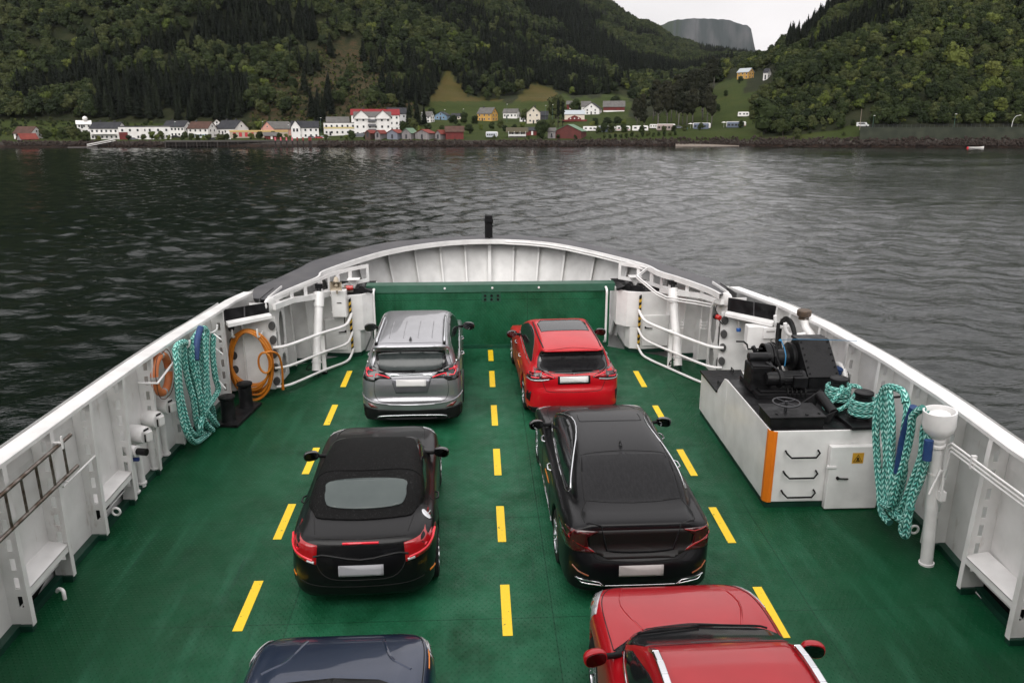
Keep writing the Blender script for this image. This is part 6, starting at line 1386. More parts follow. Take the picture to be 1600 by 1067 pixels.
# ================================================================== DECK FITTINGS
def rope_mat(name, c0, c1, k=13.0):
    m = bpy.data.materials.new(name); m.use_nodes = True; N = m.node_tree; L = N.links; b = N.nodes['Principled BSDF']; b.inputs['Roughness'].default_value = .7
    uv = N.nodes.new('ShaderNodeUVMap'); sx = N.nodes.new('ShaderNodeSeparateXYZ'); L.new(uv.outputs[0], sx.inputs[0])
    def mth(op, a, c=0.0):
        q = N.nodes.new('ShaderNodeMath'); q.operation = op
        for i, z in enumerate((a, c)):
            if isinstance(z, (int, float)): q.inputs[i].default_value = z
            else: L.new(z, q.inputs[i])
        return q.outputs[0]
    zig = mth('ABSOLUTE', mth('SUBTRACT', mth('FRACT', mth('MULTIPLY', sx.outputs[1], 4)), .5))
    ph = mth('FRACT', mth('ADD', mth('MULTIPLY', sx.outputs[0], k), mth('MULTIPLY', zig, 1.6)))
    h = mth('SINE', mth('MULTIPLY', ph, math.pi)); h2 = mth('MULTIPLY', h, mth('SUBTRACT', 1.0, mth('POWER', mth('MULTIPLY', zig, 2.0), 6)))
    t = N.nodes.new('ShaderNodeTexCoord'); n = N.nodes.new('ShaderNodeTexNoise'); n.inputs['Scale'].default_value = 18; n.inputs['Detail'].default_value = 4; L.new(t.outputs['Object'], n.inputs['Vector'])
    f = mth('ADD', mth('MULTIPLY', h2, .75), mth('MULTIPLY', mth('SUBTRACT', n.outputs[0], .5), 1.3))
    r = N.nodes.new('ShaderNodeValToRGB'); e = r.color_ramp.elements; e[0].position = .12; e[0].color = (*[c * .32 for c in c0], 1); e[1].position = .9; e[1].color = (*c1, 1); x = e.new(.45); x.color = (*c0, 1)
    L.new(f, r.inputs[0]); L.new(r.outputs[0], b.inputs['Base Color'])
    bu = N.nodes.new('ShaderNodeBump'); bu.inputs['Strength'].default_value = 1; bu.inputs['Distance'].default_value = .02; L.new(h2, bu.inputs['Height']); L.new(bu.outputs[0], b.inputs['Normal'])
    return m
ROPE = rope_mat('turquoise_rope', (.10, .50, .42), (.55, .85, .78))
SLEEVE = mat('blue_sleeve', (.006, .03, .11), .6, col2=(.01, .045, .15), nscale=8, bump=.4, bscale=30)
HOSEO = mat('orange_hose', (.50, .17, .012), .4, col2=(.40, .12, .01), nscale=8)
LIFE = mat('life_ring_orange', (.58, .17, .05), .5, col2=(.48, .14, .045), nscale=6)
GREYC = mat('grey_cloth_band', (.35, .34, .33), .6)
BEIGE = mat('beige_plastic', (.42, .36, .28), .5, col2=(.34, .29, .22))
def drape(name, curves, X, r, label, hooks, sleeve, loc, dirn):
    t = thing(name, label, 'rope', loc)
    for k, c in enumerate(curves):
        off = ((k * 37) % 7 - 3) * .012 + (0.05 if k % 3 == 0 else 0.0)
        pts = [(X + dirn * (off + .02 * math.sin(i * 1.9 + k)), y, max(z, .07)) for i, (y, z) in enumerate(c)]
        m = MB(); m.tube(crom(pts, 7), r, 10); part(m, 'rope_strand', ROPE, t, smooth=80)
    for sl_ in sleeve:
        m = MB(); m.tube(crom([(X + dirn * .09, y, z) for y, z in sl_], 5), .055, 10); part(m, 'blue_sleeve', SLEEVE, t, smooth=60)
    return t
ROPEL = [[(12.67, 1.98), (12.6, 1.69), (12.59, 1.24), (12.62, 0.77), (12.7, 0.45), (13.01, 0.19), (13.46, 0.01), (13.68, -0.01)], [(12.8, 1.99), (12.76, 1.63), (12.76, 1.18), (12.79, 0.7), (12.95, 0.39), (13.31, 0.21), (13.78, 0.07)], [(13.0, 1.94), (13.03, 1.65), (13.07, 1.29), (13.13, 0.91), (13.2, 0.52), (13.33, 0.27)], [(13.17, 1.86), (13.18, 1.53), (13.24, 1.11), (13.28, 0.73), (13.44, 0.37), (13.72, 0.1)], [(13.28, 1.71), (13.25, 1.34), (13.34, 0.9), (13.5, 0.55), (13.69, 0.24)], [(13.63, 1.81), (13.51, 1.37), (13.48, 1.0), (13.45, 0.62), (13.57, 0.32), (13.84, 0.02)], [(13.93, 1.84), (13.77, 1.4), (13.68, 0.95), (13.61, 0.55), (13.78, 0.28), (14.01, 0.05)], [(14.08, 1.84), (13.96, 1.39), (13.87, 0.95), (13.79, 0.53), (13.93, 0.27)], [(14.25, 1.81), (14.18, 1.39), (14.05, 0.93), (13.97, 0.59), (14.12, 0.35), (14.19, 0.11), (13.92, 0.01)], [(14.4, 1.69), (14.32, 1.34), (14.24, 0.94), (14.28, 0.67), (14.04, 0.56), (13.5, 0.55), (13.17, 0.44), (13.19, 0.28)], [(12.66, 1.96), (12.77, 2.0), (12.98, 1.98), (13.17, 1.87), (13.28, 1.71)], [(13.59, 1.8), (13.87, 1.88), (14.19, 1.86), (14.4, 1.69)]]
ROPER = [[(10.44, 1.87), (10.38, 1.44), (10.29, 1.01), (10.1, 0.62), (9.89, 0.34), (9.69, 0.29)], [(10.34, 1.95), (10.24, 1.5), (10.1, 1.1), (9.96, 0.69), (9.74, 0.45), (9.47, 0.44)], [(10.21, 2.02), (10.04, 1.59), (9.92, 1.18), (9.79, 0.78), (9.62, 0.52), (9.36, 0.48)], [(10.07, 2.08), (9.91, 1.65), (9.81, 1.23), (9.63, 0.98), (9.62, 0.64)], [(9.91, 2.09), (9.77, 1.92), (9.7, 1.51), (9.62, 1.1), (9.68, 0.7), (9.69, 0.45)], [(10.44, 1.87), (10.32, 2.01), (10.12, 2.1), (9.91, 2.11), (9.78, 2.01)], [(9.25, 2.15), (9.4, 1.99), (9.44, 1.74), (9.49, 1.34), (9.54, 0.96), (9.6, 0.6), (9.88, 0.49)], [(9.22, 2.09), (9.31, 1.84), (9.32, 1.47), (9.4, 1.03), (9.49, 0.66), (9.63, 0.39)], [(9.18, 1.89), (9.16, 1.58), (9.21, 1.21), (9.27, 0.87), (9.38, 0.54), (9.43, 0.42)], [(9.07, 1.63), (9.12, 1.3), (9.18, 0.96), (9.17, 0.66), (9.21, 0.38), (9.31, 0.44), (9.14, 0.83)]]
SLL =[[(13.72, 2.01), (13.49, 1.85), (13.3, 1.56)]]
SLR =[[(9.41, 2.1), (9.47, 1.92), (9.54, 1.59), (9.55, 1.11)], [(8.98, 1.84), (8.96, 1.58)]]
drape('mooring_rope', ROPEL, -4.84, .052, 'thick turquoise braided mooring rope with blue sleeve hanging on the left bulwark', [], SLL, (-4.85, 13.5, 1.0), 1)
drape('mooring_rope', ROPER, 5.60, .050, 'thick turquoise braided mooring rope hanging beside the winch platform on the right', [], SLR, (5.6, 9.8, 1.0), -1)
m = MB(); m.tube(crom([(5.60, 10.40, .93), (5.58, 10.44, .97), (5.56, 10.47, .99)], 3), [.03, .05, .06, .06, .075, .08, .02][:7], 10)
for (x, y, z, s, c_, lb) in ((-5.02, 13.05, 1.93, 1, WHITE2, 'white hook holding the left end of the turquoise rope on the left bulwark'), (-4.95, 14.30, 1.83, 1, WHITE2, 'white hook holding the right end of the turquoise rope beside the blue sleeve'), (5.86, 10.35, 1.97, -1, BLACKP, 'black hook holding the turquoise rope right of the winch platform')):
    m = MB(); m.tube(crom([(x, y, z - .10), (x + s * .14, y, z - .10), (x + s * .27, y, z - .04), (x + s * .30, y, z + .06)], 5), .018, 8); single(m, 'rope_hook', c_, lb, 'hook', smooth=60, loc=(x, y, z))

# ladder hooked along the left frames
t = thing('ladder', 'brown steel ladder hung lengthwise on the left bulwark frames', 'ladder', (-5.0, 7.5, 1.4))
for z in (1.86, 1.42): m = MB(); m.cyl((-5.05, 5.6, z), (-5.05, 9.60 - (.04 if z > 1.5 else 0), z), .024, n=12); part(m, 'side_rail', STEEL, t, smooth=60)
for k in range(12): m = MB(); m.cyl((-5.05, 5.83 + k * .32, 1.42), (-5.05, 5.83 + k * .32, 1.86), .016, n=10); part(m, 'rung', STEEL, t, smooth=60)
for y in (7.27, 9.24):
    m = MB(); m.bar((-5.16, y, 1.90), (-5.00, y, 1.90), .03, .015); m.bar((-4.995, y, 1.82), (-4.995, y, 1.98), .03, .015); m.bar((-5.16, y, 1.38), (-5.00, y, 1.38), .03, .015); part(m, 'ladder_bracket', WHITE2, t)
m = MB(); m.cyl((-5.11, 9.30, 1.28), (-5.11, 10.18, 1.28), .014); single(m, 'grab_rod', WHITE2, 'thin white rod fixed across two left frames right of the ladder', 'rod', smooth=60, loc=(-5.1, 9.7, 1.28))
# vent heads on pipes
for i, (y, z, lb) in enumerate(((11.70, .95, 'nearest of the three white drum-shaped vent heads on the left bulwark, above the black-capped valve'), (12.22, .98, 'middle one of the three white drum-shaped vent heads on the left bulwark'), (12.74, 1.0, 'farthest of the three white drum-shaped vent heads, under the orange life ring'))):
    t = thing('vent_head', lb, 'vent', (-5.2, y, 0), group='vent heads on the left bulwark')
    m = MB(); m.cyl((-5.22, y, .05), (-5.22, y, z - .05), .052, n=20); m.cyl((-5.22, y, .10), (-5.22, y, .125), .07, n=20); part(m, 'pipe', WHITE2, t, smooth=40)
    ax = Vector((.93, -.36, -.05)).normalized(); c0 = Vector((-5.30, y + .03, z)); m = MB(); m.lathe([(0, 0), (.12, 0), (.135, .02), (.135, .27), (.125, .30), (.05, .30), (0, .30)], c0, ax, 28); part(m, 'drum', WHITE2, t, smooth=40)
    m = MB(); R3 = ax.to_track_quat('X', 'Z').to_matrix(); m.box(c0 + ax * .335, (.07, .11, .15), R3); part(m, 'flap_box', WHITE2, t, bevel=.008)
    m = MB(); m.box(c0 + ax * .304 + Vector((0, 0, .095)), (.012, .10, .03), R3); m.box(c0 + ax * .306 + Vector((0, -.06, -.02)), (.02, .02, .12), R3); part(m, 'slot', BLACKM, t)
t = thing('hydrant', 'white hydrant valve with a black outlet cap low on the left bulwark', 'valve', (-5.2, 11.35, 0))
m = MB(); m.cyl((-5.22, 11.45, .06), (-5.20, 11.38, .72), .048, n=18); m.cyl((-5.22, 11.45, .08), (-5.22, 11.45, .10), .065, n=18); m.cyl((-5.20, 11.38, .60), (-5.20, 11.38, .63), .065, n=18); part(m, 'pipe', WHITE2, t, smooth=40)
ax = Vector((.95, -.25, 0)); m = MB(); m.lathe([(0, -.06), (.07, -.06), (.085, -.02), (.085, .05), (.06, .08), (.09, .10), (.09, .12), (0, .12)], (-5.18, 11.38, .80), ax, 20); part(m, 'valve_body', WHITE2, t, smooth=40)
m = MB(); m.lathe([(.045, .10), (.052, .12), (.055, .27), (0, .27)], (-5.18, 11.38, .80), ax, 18); part(m, 'outlet_cap', BLACKP, t, smooth=40)
m = MB(); m.box((-5.12, 11.33, .68), (.14, .05, .05)); part(m, 'valve_lever', mat('blue_paint', (.01, .03, .16), .5), t, bevel=.006)
m = MB(); m.box((-5.30, 12.10, 1.58), (.006, .10, .15)); sg = single(m, 'sign', mat('green_sign', (.006, .07, .035), .5), 'small dark green sign with a white ring on the left bulwark', 'sign', loc=(-5.3, 12.1, 1.58))
m = MB(); m.lathe([(.022, 0), (.032, 0), (.032, .002), (.022, .002), (.022, 0)], (-5.297, 12.10, 1.59), (1, 0, 0), 18); o = m.build('sign_mark', WHITE2, None); o.data.transform(Matrix.Translation((5.3, -12.1, -1.58))); o.parent = sg
# life ring
t = thing('life_ring', 'faded orange life ring with grey bands hanging on the left bulwark', 'life ring', (-4.97, 12.55, 1.6))
c0 = Vector((-5.03, 12.52, 1.60)); m = MB(); m.tube([c0 + Vector((0, .30 * math.cos(a), .30 * math.sin(a))) for a in [2 * math.pi * k / 48 for k in range(48)]], .062, 14, closed=True); part(m, 'ring', LIFE, t, smooth=80)
for k in range(4):
    a0 = math.pi / 4 + k * math.pi / 2 + .7; m = MB(); m.tube([c0 + Vector((0, .30 * math.cos(a), .30 * math.sin(a))) for a in [a0 - .1 + .04 * i for i in range(6)]], .0635, 14); part(m, 'band', GREYC, t, smooth=80)
m = MB(); P_ = []
for k in range(64):
    a = 2 * math.pi * k / 64; rr = .36 + .05 * abs(math.sin(2 * a)) ; P_.append(c0 + Vector((.05, rr * math.cos(a) * .98, rr * math.sin(a) - .02 * abs(math.sin(3 * a)))))
m.tube(P_, .007, 6, closed=True); part(m, 'grab_line', mat('brown_line', (.10, .05, .03), .8), t, smooth=60)
m = MB(); m.tube([(-5.22, 12.05, 1.62), (-4.94, 12.09, 1.60), (-4.92, 12.85, 1.72)], .019, 8); m.tube([(-4.92, 12.75, 1.72), (-4.93, 12.75, 1.22)], .015, 8); single(m, 'life_ring_bracket', WHITE2, 'white pipe bracket across the orange life ring', 'bracket', smooth=60, loc=(-5, 12.5, 1.6))
# orange hose coil
t = thing('hose_coil', 'coiled orange hose hanging on the white wall behind the left bollards', 'hose', (-4.45, 15.4, .8))
g = random.Random(5)
for k in range(9):
    rx = .41 - .012 * (k % 4) + g.uniform(-.015, .015); rz = .60 + .035 * ((k * 3) % 5) - .03; cx = -4.47 + g.uniform(-.02, .02); cz = 1.42 - rz + g.uniform(-.01, .03)
    m = MB(); m.tube([(cx + rx * math.cos(a) * (1 - .06 * math.sin(a)) + (.02 * math.sin(3 * a + k)), 15.50 - .026 * (k % 4) - .02 * math.sin(a + k), cz + rz * math.sin(a)) for a in [2 * math.pi * i / 60 for i in range(60)]], .022, 8, closed=True); part(m, 'hose_loop', HOSEO, t, smooth=80)
m = MB(); m.tube([(-4.16 + .125 * math.cos(a), 15.36, .80 + .21 * math.sin(a)) for a in [2 * math.pi * i / 40 for i in range(40)]], .022, 8, closed=True); part(m, 'hose_loop', HOSEO, t, smooth=80)
m = MB(); m.tube(crom([(-4.18, 15.36, 1.0), (-4.02, 15.38, 1.02), (-3.92, 15.5, .9), (-3.90, 15.6, .6), (-3.92, 15.62, .22)], 7), .022, 8); m.lathe([(.03, 0), (.03, .1), (.02, .1)], (-3.92, 15.62, .14), (0, 0, 1), 10); part(m, 'hose_end', HOSEO, t, smooth=80)
for x in (-4.72, -4.24): m = MB(); m.tube(crom([(x, 15.66, 1.34), (x, 15.40, 1.32), (x, 15.33, 1.36), (x, 15.32, 1.50)], 4), .02, 8); single(m, 'hose_hook', WHITE2, 'white hook at the top %s of the orange hose coil' % ('left' if x < -4.5 else 'right'), 'hook', smooth=60, loc=(x, 15.5, 1.4))
# bollards
def bollard(t, c, h=.46, r=.125):
    m = MB(); m.lathe([(r * 1.1, 0), (r, .03), (r, h - .06), (r * 1.18, h - .04), (r * 1.18, h - .005), (r * 1.1, h), (0, h)], c, n=32); return part(m, 'bollard_post', BLACKP, t, smooth=40)
t = thing('bollard_pair', 'pair of black bollards on a black base plate in front of the orange hose', 'bollards', (-4.55, 14.55, 0))
m = MB(); m.box((-4.53, 14.62, .03), (.42, 1.15, .06), R_(-8)); part(m, 'base_plate', BLACKP, t, bevel=.006); bollard(t, (-4.62, 14.26, .06), .48, .125); bollard(t, (-4.48, 14.95, .06), .48, .125)
m = MB(); m.tube([(-4.98 + .05 * math.cos(a), 15.05, .42 + .05 * math.sin(a)) for a in [2 * math.pi * i / 20 for i in range(20)]], .018, 8, closed=True); single(m, 'lashing_ring', WHITE2, 'small white lashing ring behind the left bollards', 'ring', smooth=80, loc=(-4.98, 15.05, .42))
for c0_, lb in (((-4.72, 14.9 - 4.45, .30), 'small white lashing ring at the foot of the left bulwark near the rod'), ((5.76, 9.42, .34), 'small white lashing ring at the foot of the right bulwark behind the tank vent pipe'),):
    c0_ = Vector(c0_); c0_.x = -5.08 if c0_.x < 0 else 5.78; m = MB(); m.tube([c0_ + Vector((.055 * math.cos(a), .0, .055 * math.sin(a))) for a in [2 * math.pi * i / 20 for i in range(20)]], .017, 8, closed=True); single(m, 'lashing_ring', WHITE2, lb, 'ring', smooth=80, loc=tuple(c0_))
m = MB(); m.tube(crom([(-5.08, 8.84, 0), (-5.08, 8.84, .07), (-5.10, 8.86, .11), (-5.16, 8.89, .11), (-5.19, 8.90, .07)], 4), .024, 10); single(m, 'gooseneck_pipe', WHITE2, 'small bent white pipe standing on the green deck by the left bulwark', 'pipe', smooth=60, loc=(-5.08, 8.84, 0))
# loudspeaker, control cabinet
t = thing('loudspeaker', 'beige horn loudspeaker above the white cabinet left of the ramp', 'loudspeaker', (-3.07, 17.65, 1.7))
m = MB(); a = [(-.13, -.10), (.13, -.10), (.13, .10), (-.13, .10)]; c0 = Vector((-3.07, 17.52, 1.80)); V_ = [c0 + Vector((x, 0, z)) for x, z in a] + [c0 + Vector((x * .85, .015, z * .8)) for x, z in a] + [c0 + Vector((x * .25, .17, z * .25)) for x, z in a] + [c0 + Vector((x * .95, .03, z * .9)) for x, z in a] + [c0 + Vector((x * .4, .22, z * .4)) for x, z in a]
m.add(V_, [(0, 1, 5, 4), (1, 2, 6, 5), (2, 3, 7, 6), (3, 0, 4, 7), (4, 5, 9, 8), (5, 6, 10, 9), (6, 7, 11, 10), (7, 4, 8, 11), (0, 12, 13, 1), (1, 13, 14, 2), (2, 14, 15, 3), (3, 15, 12, 0), (12, 16, 17, 13), (13, 17, 18, 14), (14, 18, 19, 15), (15, 19, 16, 12), (8, 9, 10, 11), (16, 19, 18, 17)]); part(m, 'horn', BEIGE, t)
m = MB(); m.lathe([(0, -.02), (.035, 0), (.045, .04), (.04, .1)], c0 + Vector((0, .06, 0)), (0, 1, 0), 14); part(m, 'horn_cone', BEIGE, t, smooth=50)
m = MB(); m.lathe([(.06, 0), (.045, .07), (.02, .10), (0, .10)], c0 + Vector((0, .10, .09)), (0, 0, 1), 14); m.cyl(c0 + Vector((0, .12, -.10)), c0 + Vector((0, .12, -.20)), .02); part(m, 'speaker_mount', BEIGE, t, smooth=50)
t = thing('control_cabinet', 'narrow white wall cabinet under the beige loudspeaker', 'cabinet', (-3.06, 17.8, 1.1))
m = MB(); m.box((-3.06, 17.83, 1.34), (.32, .22, .60)); part(m, 'cabinet_body', WHITE2, t, bevel=.01)
m = MB(); m.box((-3.06, 17.712, 1.34), (.29, .015, .56)); dr = part(m, 'cabinet_door', WHITE2, t, bevel=.004)
m = MB(); m.bar((-3.10, 17.695, 1.38), (-3.00, 17.695, 1.38), .014, .014); part(m, 'cabinet_handle', BLACKM, dr); 
for z in (1.16, 1.54): m = MB(); m.cyl((-3.24, 17.74, z), (-3.15, 17.72, z), .014); part(m, 'hinge_pin', WHITE2, dr)
m = MB(); m.tube([(-2.99, 17.9, 1.05), (-2.99, 17.9, .80)], .012, 6); part(m, 'cable', RUBBER, t)

# ------------------------------------------------------------------ winch platform (right)
t = thing('winch_platform', 'white steel platform with black top and orange corner stripe under the black winch', 'platform', (5.1, 11.8, 0))
def platform(x0, x1, y0, y1, z, rc=.10):
    q = [(x0 + rc, y0), (x1, y0), (x1, y1), (x0, y1), (x0, y0 + rc)]; return q
m = MB(); q = platform(4.20, 5.98, 10.68, 12.80, 1.24, .06); m.prism(q, lambda p: (p[0], p[1], .10), lambda p: (p[0], p[1], 1.235)); part(m, 'platform_wall', WHITE2, t, bevel=.01)
m = MB(); m.prism([(4.20, 12.80), (5.98, 12.80), (5.9, 14.35), (4.20, 14.35)], lambda p: (p[0], p[1], .10), lambda p: (p[0], p[1], .83)); m.hexa([(4.20, 12.80, .82), (4.235, 12.80, .82), (4.235, 13.35, .82), (4.20, 13.35, .82), (4.20, 12.80, 1.235), (4.235, 12.80, 1.235), (4.235, 12.98, 1.20), (4.20, 12.98, 1.20)]); part(m, 'platform_rear_wall', WHITE2, t, bevel=.006)
m = MB(); m.prism([(4.215, 10.70), (5.98, 10.70), (5.98, 12.80), (4.215, 12.80)], lambda p: (p[0], p[1], 1.235), lambda p: (p[0], p[1], 1.25)); part(m, 'platform_top', BLACKP, t)
m = MB(); m.prism([(4.17, 13.30), (4.80, 13.30), (4.95, 14.36), (4.17, 14.36)], lambda p: (p[0], p[1], .83), lambda p: (p[0], p[1], .87)); m.hexa([(4.25, 12.82, .835), (5.95, 12.82, .835), (5.9, 13.5, .835), (4.25, 13.28, .835), (4.25, 12.82, .84), (5.95, 12.82, .84), (5.9, 13.5, .84), (4.25, 13.28, .84)]); part(m, 'hatch_lid', BLACKP, t, bevel=.004)
for x, y in ((4.30, 13.5), (4.42, 13.55), (4.75, 14.2)): m = MB(); m.tube([(x, y, .87), (x, y, .93), (x, y + .12, .93), (x, y + .12, .87)], .010, 6); part(m, 'hatch_handle', BLACKP, t)
m = MB(); m.prism([(4.22, 10.70), (5.96, 10.70), (5.9, 14.33), (4.22, 14.33)], lambda p: (p[0] - (.0), p[1], .002), lambda p: (p[0], p[1], .10)); part(m, 'coaming', GREEN_D, t)
m = MB(); m.hexa([(4.192, 10.735, .10), (4.245, 10.672, .10), (4.30, 10.672, .10), (4.192, 10.80, .10), (4.192, 10.735, 1.23), (4.245, 10.672, 1.23), (4.30, 10.672, 1.23), (4.192, 10.80, 1.23)]); part(m, 'orange_stripe', ORANGE, t)
for z in (.89, .565, .255):
    m = MB(); m.tube([(4.44, 10.67, z + .04), (4.44, 10.60, z + .025), (4.50, 10.57, z - .03), (4.86, 10.57, z - .03), (4.92, 10.60, z + .025), (4.92, 10.67, z + .04)], .014, 8); part(m, 'step_rung', BLACKM, t, smooth=60)
m = MB(); m.box((5.46, 10.625, .52), (.78, .10, 1.0)); dr = part(m, 'cabinet_door', WHITE2, t, bevel=.012)
m = MB(); m.bar((5.20, 10.55, .53), (5.36, 10.55, .52), .016, .016); m.cyl((5.21, 10.58, .53), (5.21, 10.55, .53), .022); part(m, 'door_handle', BLACKM, dr)
m = MB(); m.box((5.10, 10.565, .70), (.14, .012, .035)); m.box((5.07, 10.60, .69), (.04, .06, .05)); part(m, 'door_latch', WHITE2, dr, bevel=.004)
SY = mat('warning_sign_yellow', (.62, .33, .03), .5); m = MB(); m.box((5.475, 10.571, .84), (.165, .004, .165)); sg = part(m, 'warning_sign', SY, dr)
m = MB(); cx, cz, yy = 5.475, .83, 10.567
m.tube([(cx - .062, yy, cz - .045), (cx + .062, yy, cz - .045), (cx, yy, cz + .062)], .0055, 4, closed=True)
m.lathe([(0, 0), (.017, 0), (.017, .003), (0, .003)], (cx, yy - .001, cz + .004), (0, 1, 0), 14); m.box((cx, yy, cz - .014), (.018, .003, .014)); m.bar((cx - .028, yy, cz - .036), (cx + .028, yy, cz - .020), .003, .006); m.bar((cx - .028, yy, cz - .020), (cx + .028, yy, cz - .036), .003, .006)
part(m, 'skull_triangle', BLACKM, sg)

# winch
t = thing('winch', 'large black anchor winch with motor, drum and sloped gear cover on the right platform', 'winch', (5.05, 12.3, 1.25)); t.scale = (1, .93, .85)
m = MB(); m.box((4.98, 12.35, 1.30), (1.15, 1.0, .10)); m.box((4.98, 12.35, 1.37), (1.05, .9, .05)); part(m, 'winch_base', BLACKP, t, bevel=.008)
m = MB(); m.prism([(11.98, 1.25), (13.05, 1.25), (13.15, 1.75), (12.85, 2.13), (12.55, 2.15), (11.98, 1.66)], lambda p: (5.25, p[0], p[1]), lambda p: (5.70, p[0], p[1])); gc = part(m, 'gear_cover', BLACKP, t, bevel=.018)
m = MB(); m.prism([(11.95, 1.63), (12.55, 2.17), (12.88, 2.15), (12.87, 2.10), (12.56, 2.12), (11.99, 1.60)], lambda p: (5.22, p[0], p[1]), lambda p: (5.73, p[0], p[1])); part(m, 'cover_flange', BLACKP, gc, bevel=.006)
m = MB()
for k in range(6): m.lathe([(.016, 0), (.016, .012), (0, .012)], (5.26, 12.0 + k * .1, 1.69 + k * .088), (-.3, -.6, .7), 8); m.lathe([(.016, 0), (.016, .012), (0, .012)], (5.69, 12.0 + k * .1, 1.69 + k * .088), (.3, -.6, .7), 8)
part(m, 'cover_bolts', BLACKM, gc)
m = MB(); ax = (1, 0, 0); m.lathe([(0, -.18), (.30, -.18), (.30, -.14), (.16, -.12), (.16, .12), (.30, .14), (.30, .18), (0, .18)], (5.03, 12.78, 1.72), ax, 32); part(m, 'drum', BLACKP, t, smooth=35)
m = MB(); m.lathe([(.22, -.05), (.26, -.05), (.26, .05), (.22, .05), (.22, -.05)], (4.78, 12.75, 1.76), ax, 32); m.lathe([(0, -.03), (.20, -.03), (.20, .03), (.12, .045), (.05, .10), (0, .10)], (4.78, 12.75, 1.76), ax, 28); part(m, 'brake_wheel', BLACKP, t, smooth=35)
m = MB()
for k in range(6): a = k * math.pi / 3; m.bar((4.82, 12.75 + .04 * math.cos(a), 1.76 + .04 * math.sin(a)), (4.86, 12.75 + .23 * math.cos(a), 1.76 + .23 * math.sin(a)), .035, .03)
m.tube([(4.90, 12.75 + .27 * math.cos(a), 1.76 + .27 * math.sin(a)) for a in [2 * math.pi * k / 28 for k in range(28)]], .014, 8, closed=True); part(m, 'brake_band', BLACKM, t, smooth=35)
m = MB(); m.box((4.52, 12.30, 1.55), (.34, .42, .50)); part(m, 'gearbox', BLACKP, t, bevel=.03)
m = MB(); m.hexa([(4.36, 12.08, 1.80), (4.70, 12.08, 1.78), (4.72, 12.5, 1.84), (4.38, 12.5, 1.86), (4.36, 12.08, 1.82), (4.70, 12.08, 1.80), (4.72, 12.5, 1.86), (4.38, 12.5, 1.88)]); part(m, 'guard_plate', BLACKP, t)
m = MB(); m.lathe([(.085, 0), (.085, .30), (.07, .32), (.07, .36)], (4.36, 12.35, 1.90), ax, 20); m.lathe([(0, 0), (.055, 0), (.055, .02), (0, .02)], (4.35, 12.35, 1.90), ax, 16); part(m, 'shaft_end', BLACKP, t, smooth=40)
m = MB(); m.lathe([(0, -.20), (.11, -.20), (.13, -.16), (.13, -.03), (.165, -.02), (.165, .02), (.13, .03), (.13, .34), (.15, .36), (.15, .40), (.10, .42), (0, .42)], (4.76, 12.0, 1.60), ax, 28)
for k in range(16): a = 2 * math.pi * k / 16; m.box((4.96, 12.0 + .135 * math.cos(a), 1.60 + .135 * math.sin(a)), (.28, .012, .02), Matrix.Rotation(a, 3, 'X'))
part(m, 'motor', BLACKP, t, smooth=35)
m = MB(); m.box((5.06, 11.86, 1.58), (.22, .10, .20)); mt = part(m, 'terminal_box', BLACKP, t, bevel=.01)
m = MB()
for k in range(7): a = 2 * math.pi * k / 7; m.lathe([(.018, 0), (.018, .02), (0, .02)], (4.60, 12.0 + .10 * math.cos(a), 1.60 + .10 * math.sin(a)), (-1, 0, 0), 8)
part(m, 'motor_bolts', BLACKM, t)
m = MB(); m.tube([(4.22, 12.62, 2.12), (4.34, 12.60, 2.12), (4.40, 12.60, 2.06), (4.42, 12.6, 1.97), (4.66, 12.6, 1.97)], .016, 8); part(m, 'crank_handle', BLACKM, t, smooth=60)
m = MB(); m.bar((4.50, 12.62, 2.02), (4.62, 12.55, 1.78), .10, .05); m.bar((4.62, 12.55, 1.78), (4.75, 12.5, 1.80), .12, .05); m.bar((4.80, 12.35, 1.92), (4.90, 12.25, 1.62), .04, .04); m.bar((4.60, 12.2, 1.85), (4.80, 12.02, 1.72), .05, .03); part(m, 'brake_lever', BLACKP, t, bevel=.006)
for k in range(5): m = MB(); m.tube(crom([(4.9 + k * .07, 11.95, 1.48), (4.88 + k * .07, 11.84, 1.38), (4.9 + k * .07, 11.86, 1.27)], 4), .011, 6); part(m, 'cable', RUBBER, t)
m = MB(); m.lathe([(0, 0), (.24, 0), (.24, .04), (0, .04)], (5.18, 12.78, 1.72), ax, 28); m.tube([(5.24, 12.78 + .26 * math.cos(a), 1.72 + .26 * math.sin(a)) for a in [2 * math.pi * k / 28 for k in range(28)]], .018, 6, closed=True); part(m, 'drum_flange', BLACKP, t, smooth=35)
m = MB(); m.tube(crom([(4.97, 12.60, 1.99), (4.99, 12.50, 1.90), (5.0, 12.42, 1.78), (4.99, 12.4, 1.62)], 4), .010, 6); m.tube(crom([(4.96, 12.62, 2.0), (5.25, 12.5, 2.04), (5.6, 12.4, 2.06), (6.10, 12.32, 2.06)], 6), .005, 6); m.lathe([(.0, -.03), (.03, 0), (0, .03)], (4.96, 12.62, 1.99), n=8)
single(m, 'blue_line', mat('thin_blue_line', (.02, .16, .32), .6), 'thin blue line stretched from the winch drum to the right rail', 'line', smooth=60, loc=(5, 12.5, 2.1))
t = thing('hatch_box', 'low black box with bolted lid in front of the winch', 'hatch box', (4.5, 11.0, 1.25))
m = MB(); m.box((4.60, 11.00, 1.33), (.78, .50, .16)); part(m, 'box_body', BLACKP, t, bevel=.006); m = MB(); m.box((4.60, 11.00, 1.42), (.83, .55, .02)); m.lathe([(.02, 0), (.02, .015), (0, .015)], (4.32, 10.85, 1.43)); m.lathe([(.025, 0), (.025, .02), (0, .02)], (4.75, 10.8, 1.43)); m.lathe([(.02, 0), (.02, .015), (0, .015)], (4.95, 10.85, 1.43)); part(m, 'box_lid', BLACKP, t, bevel=.004)
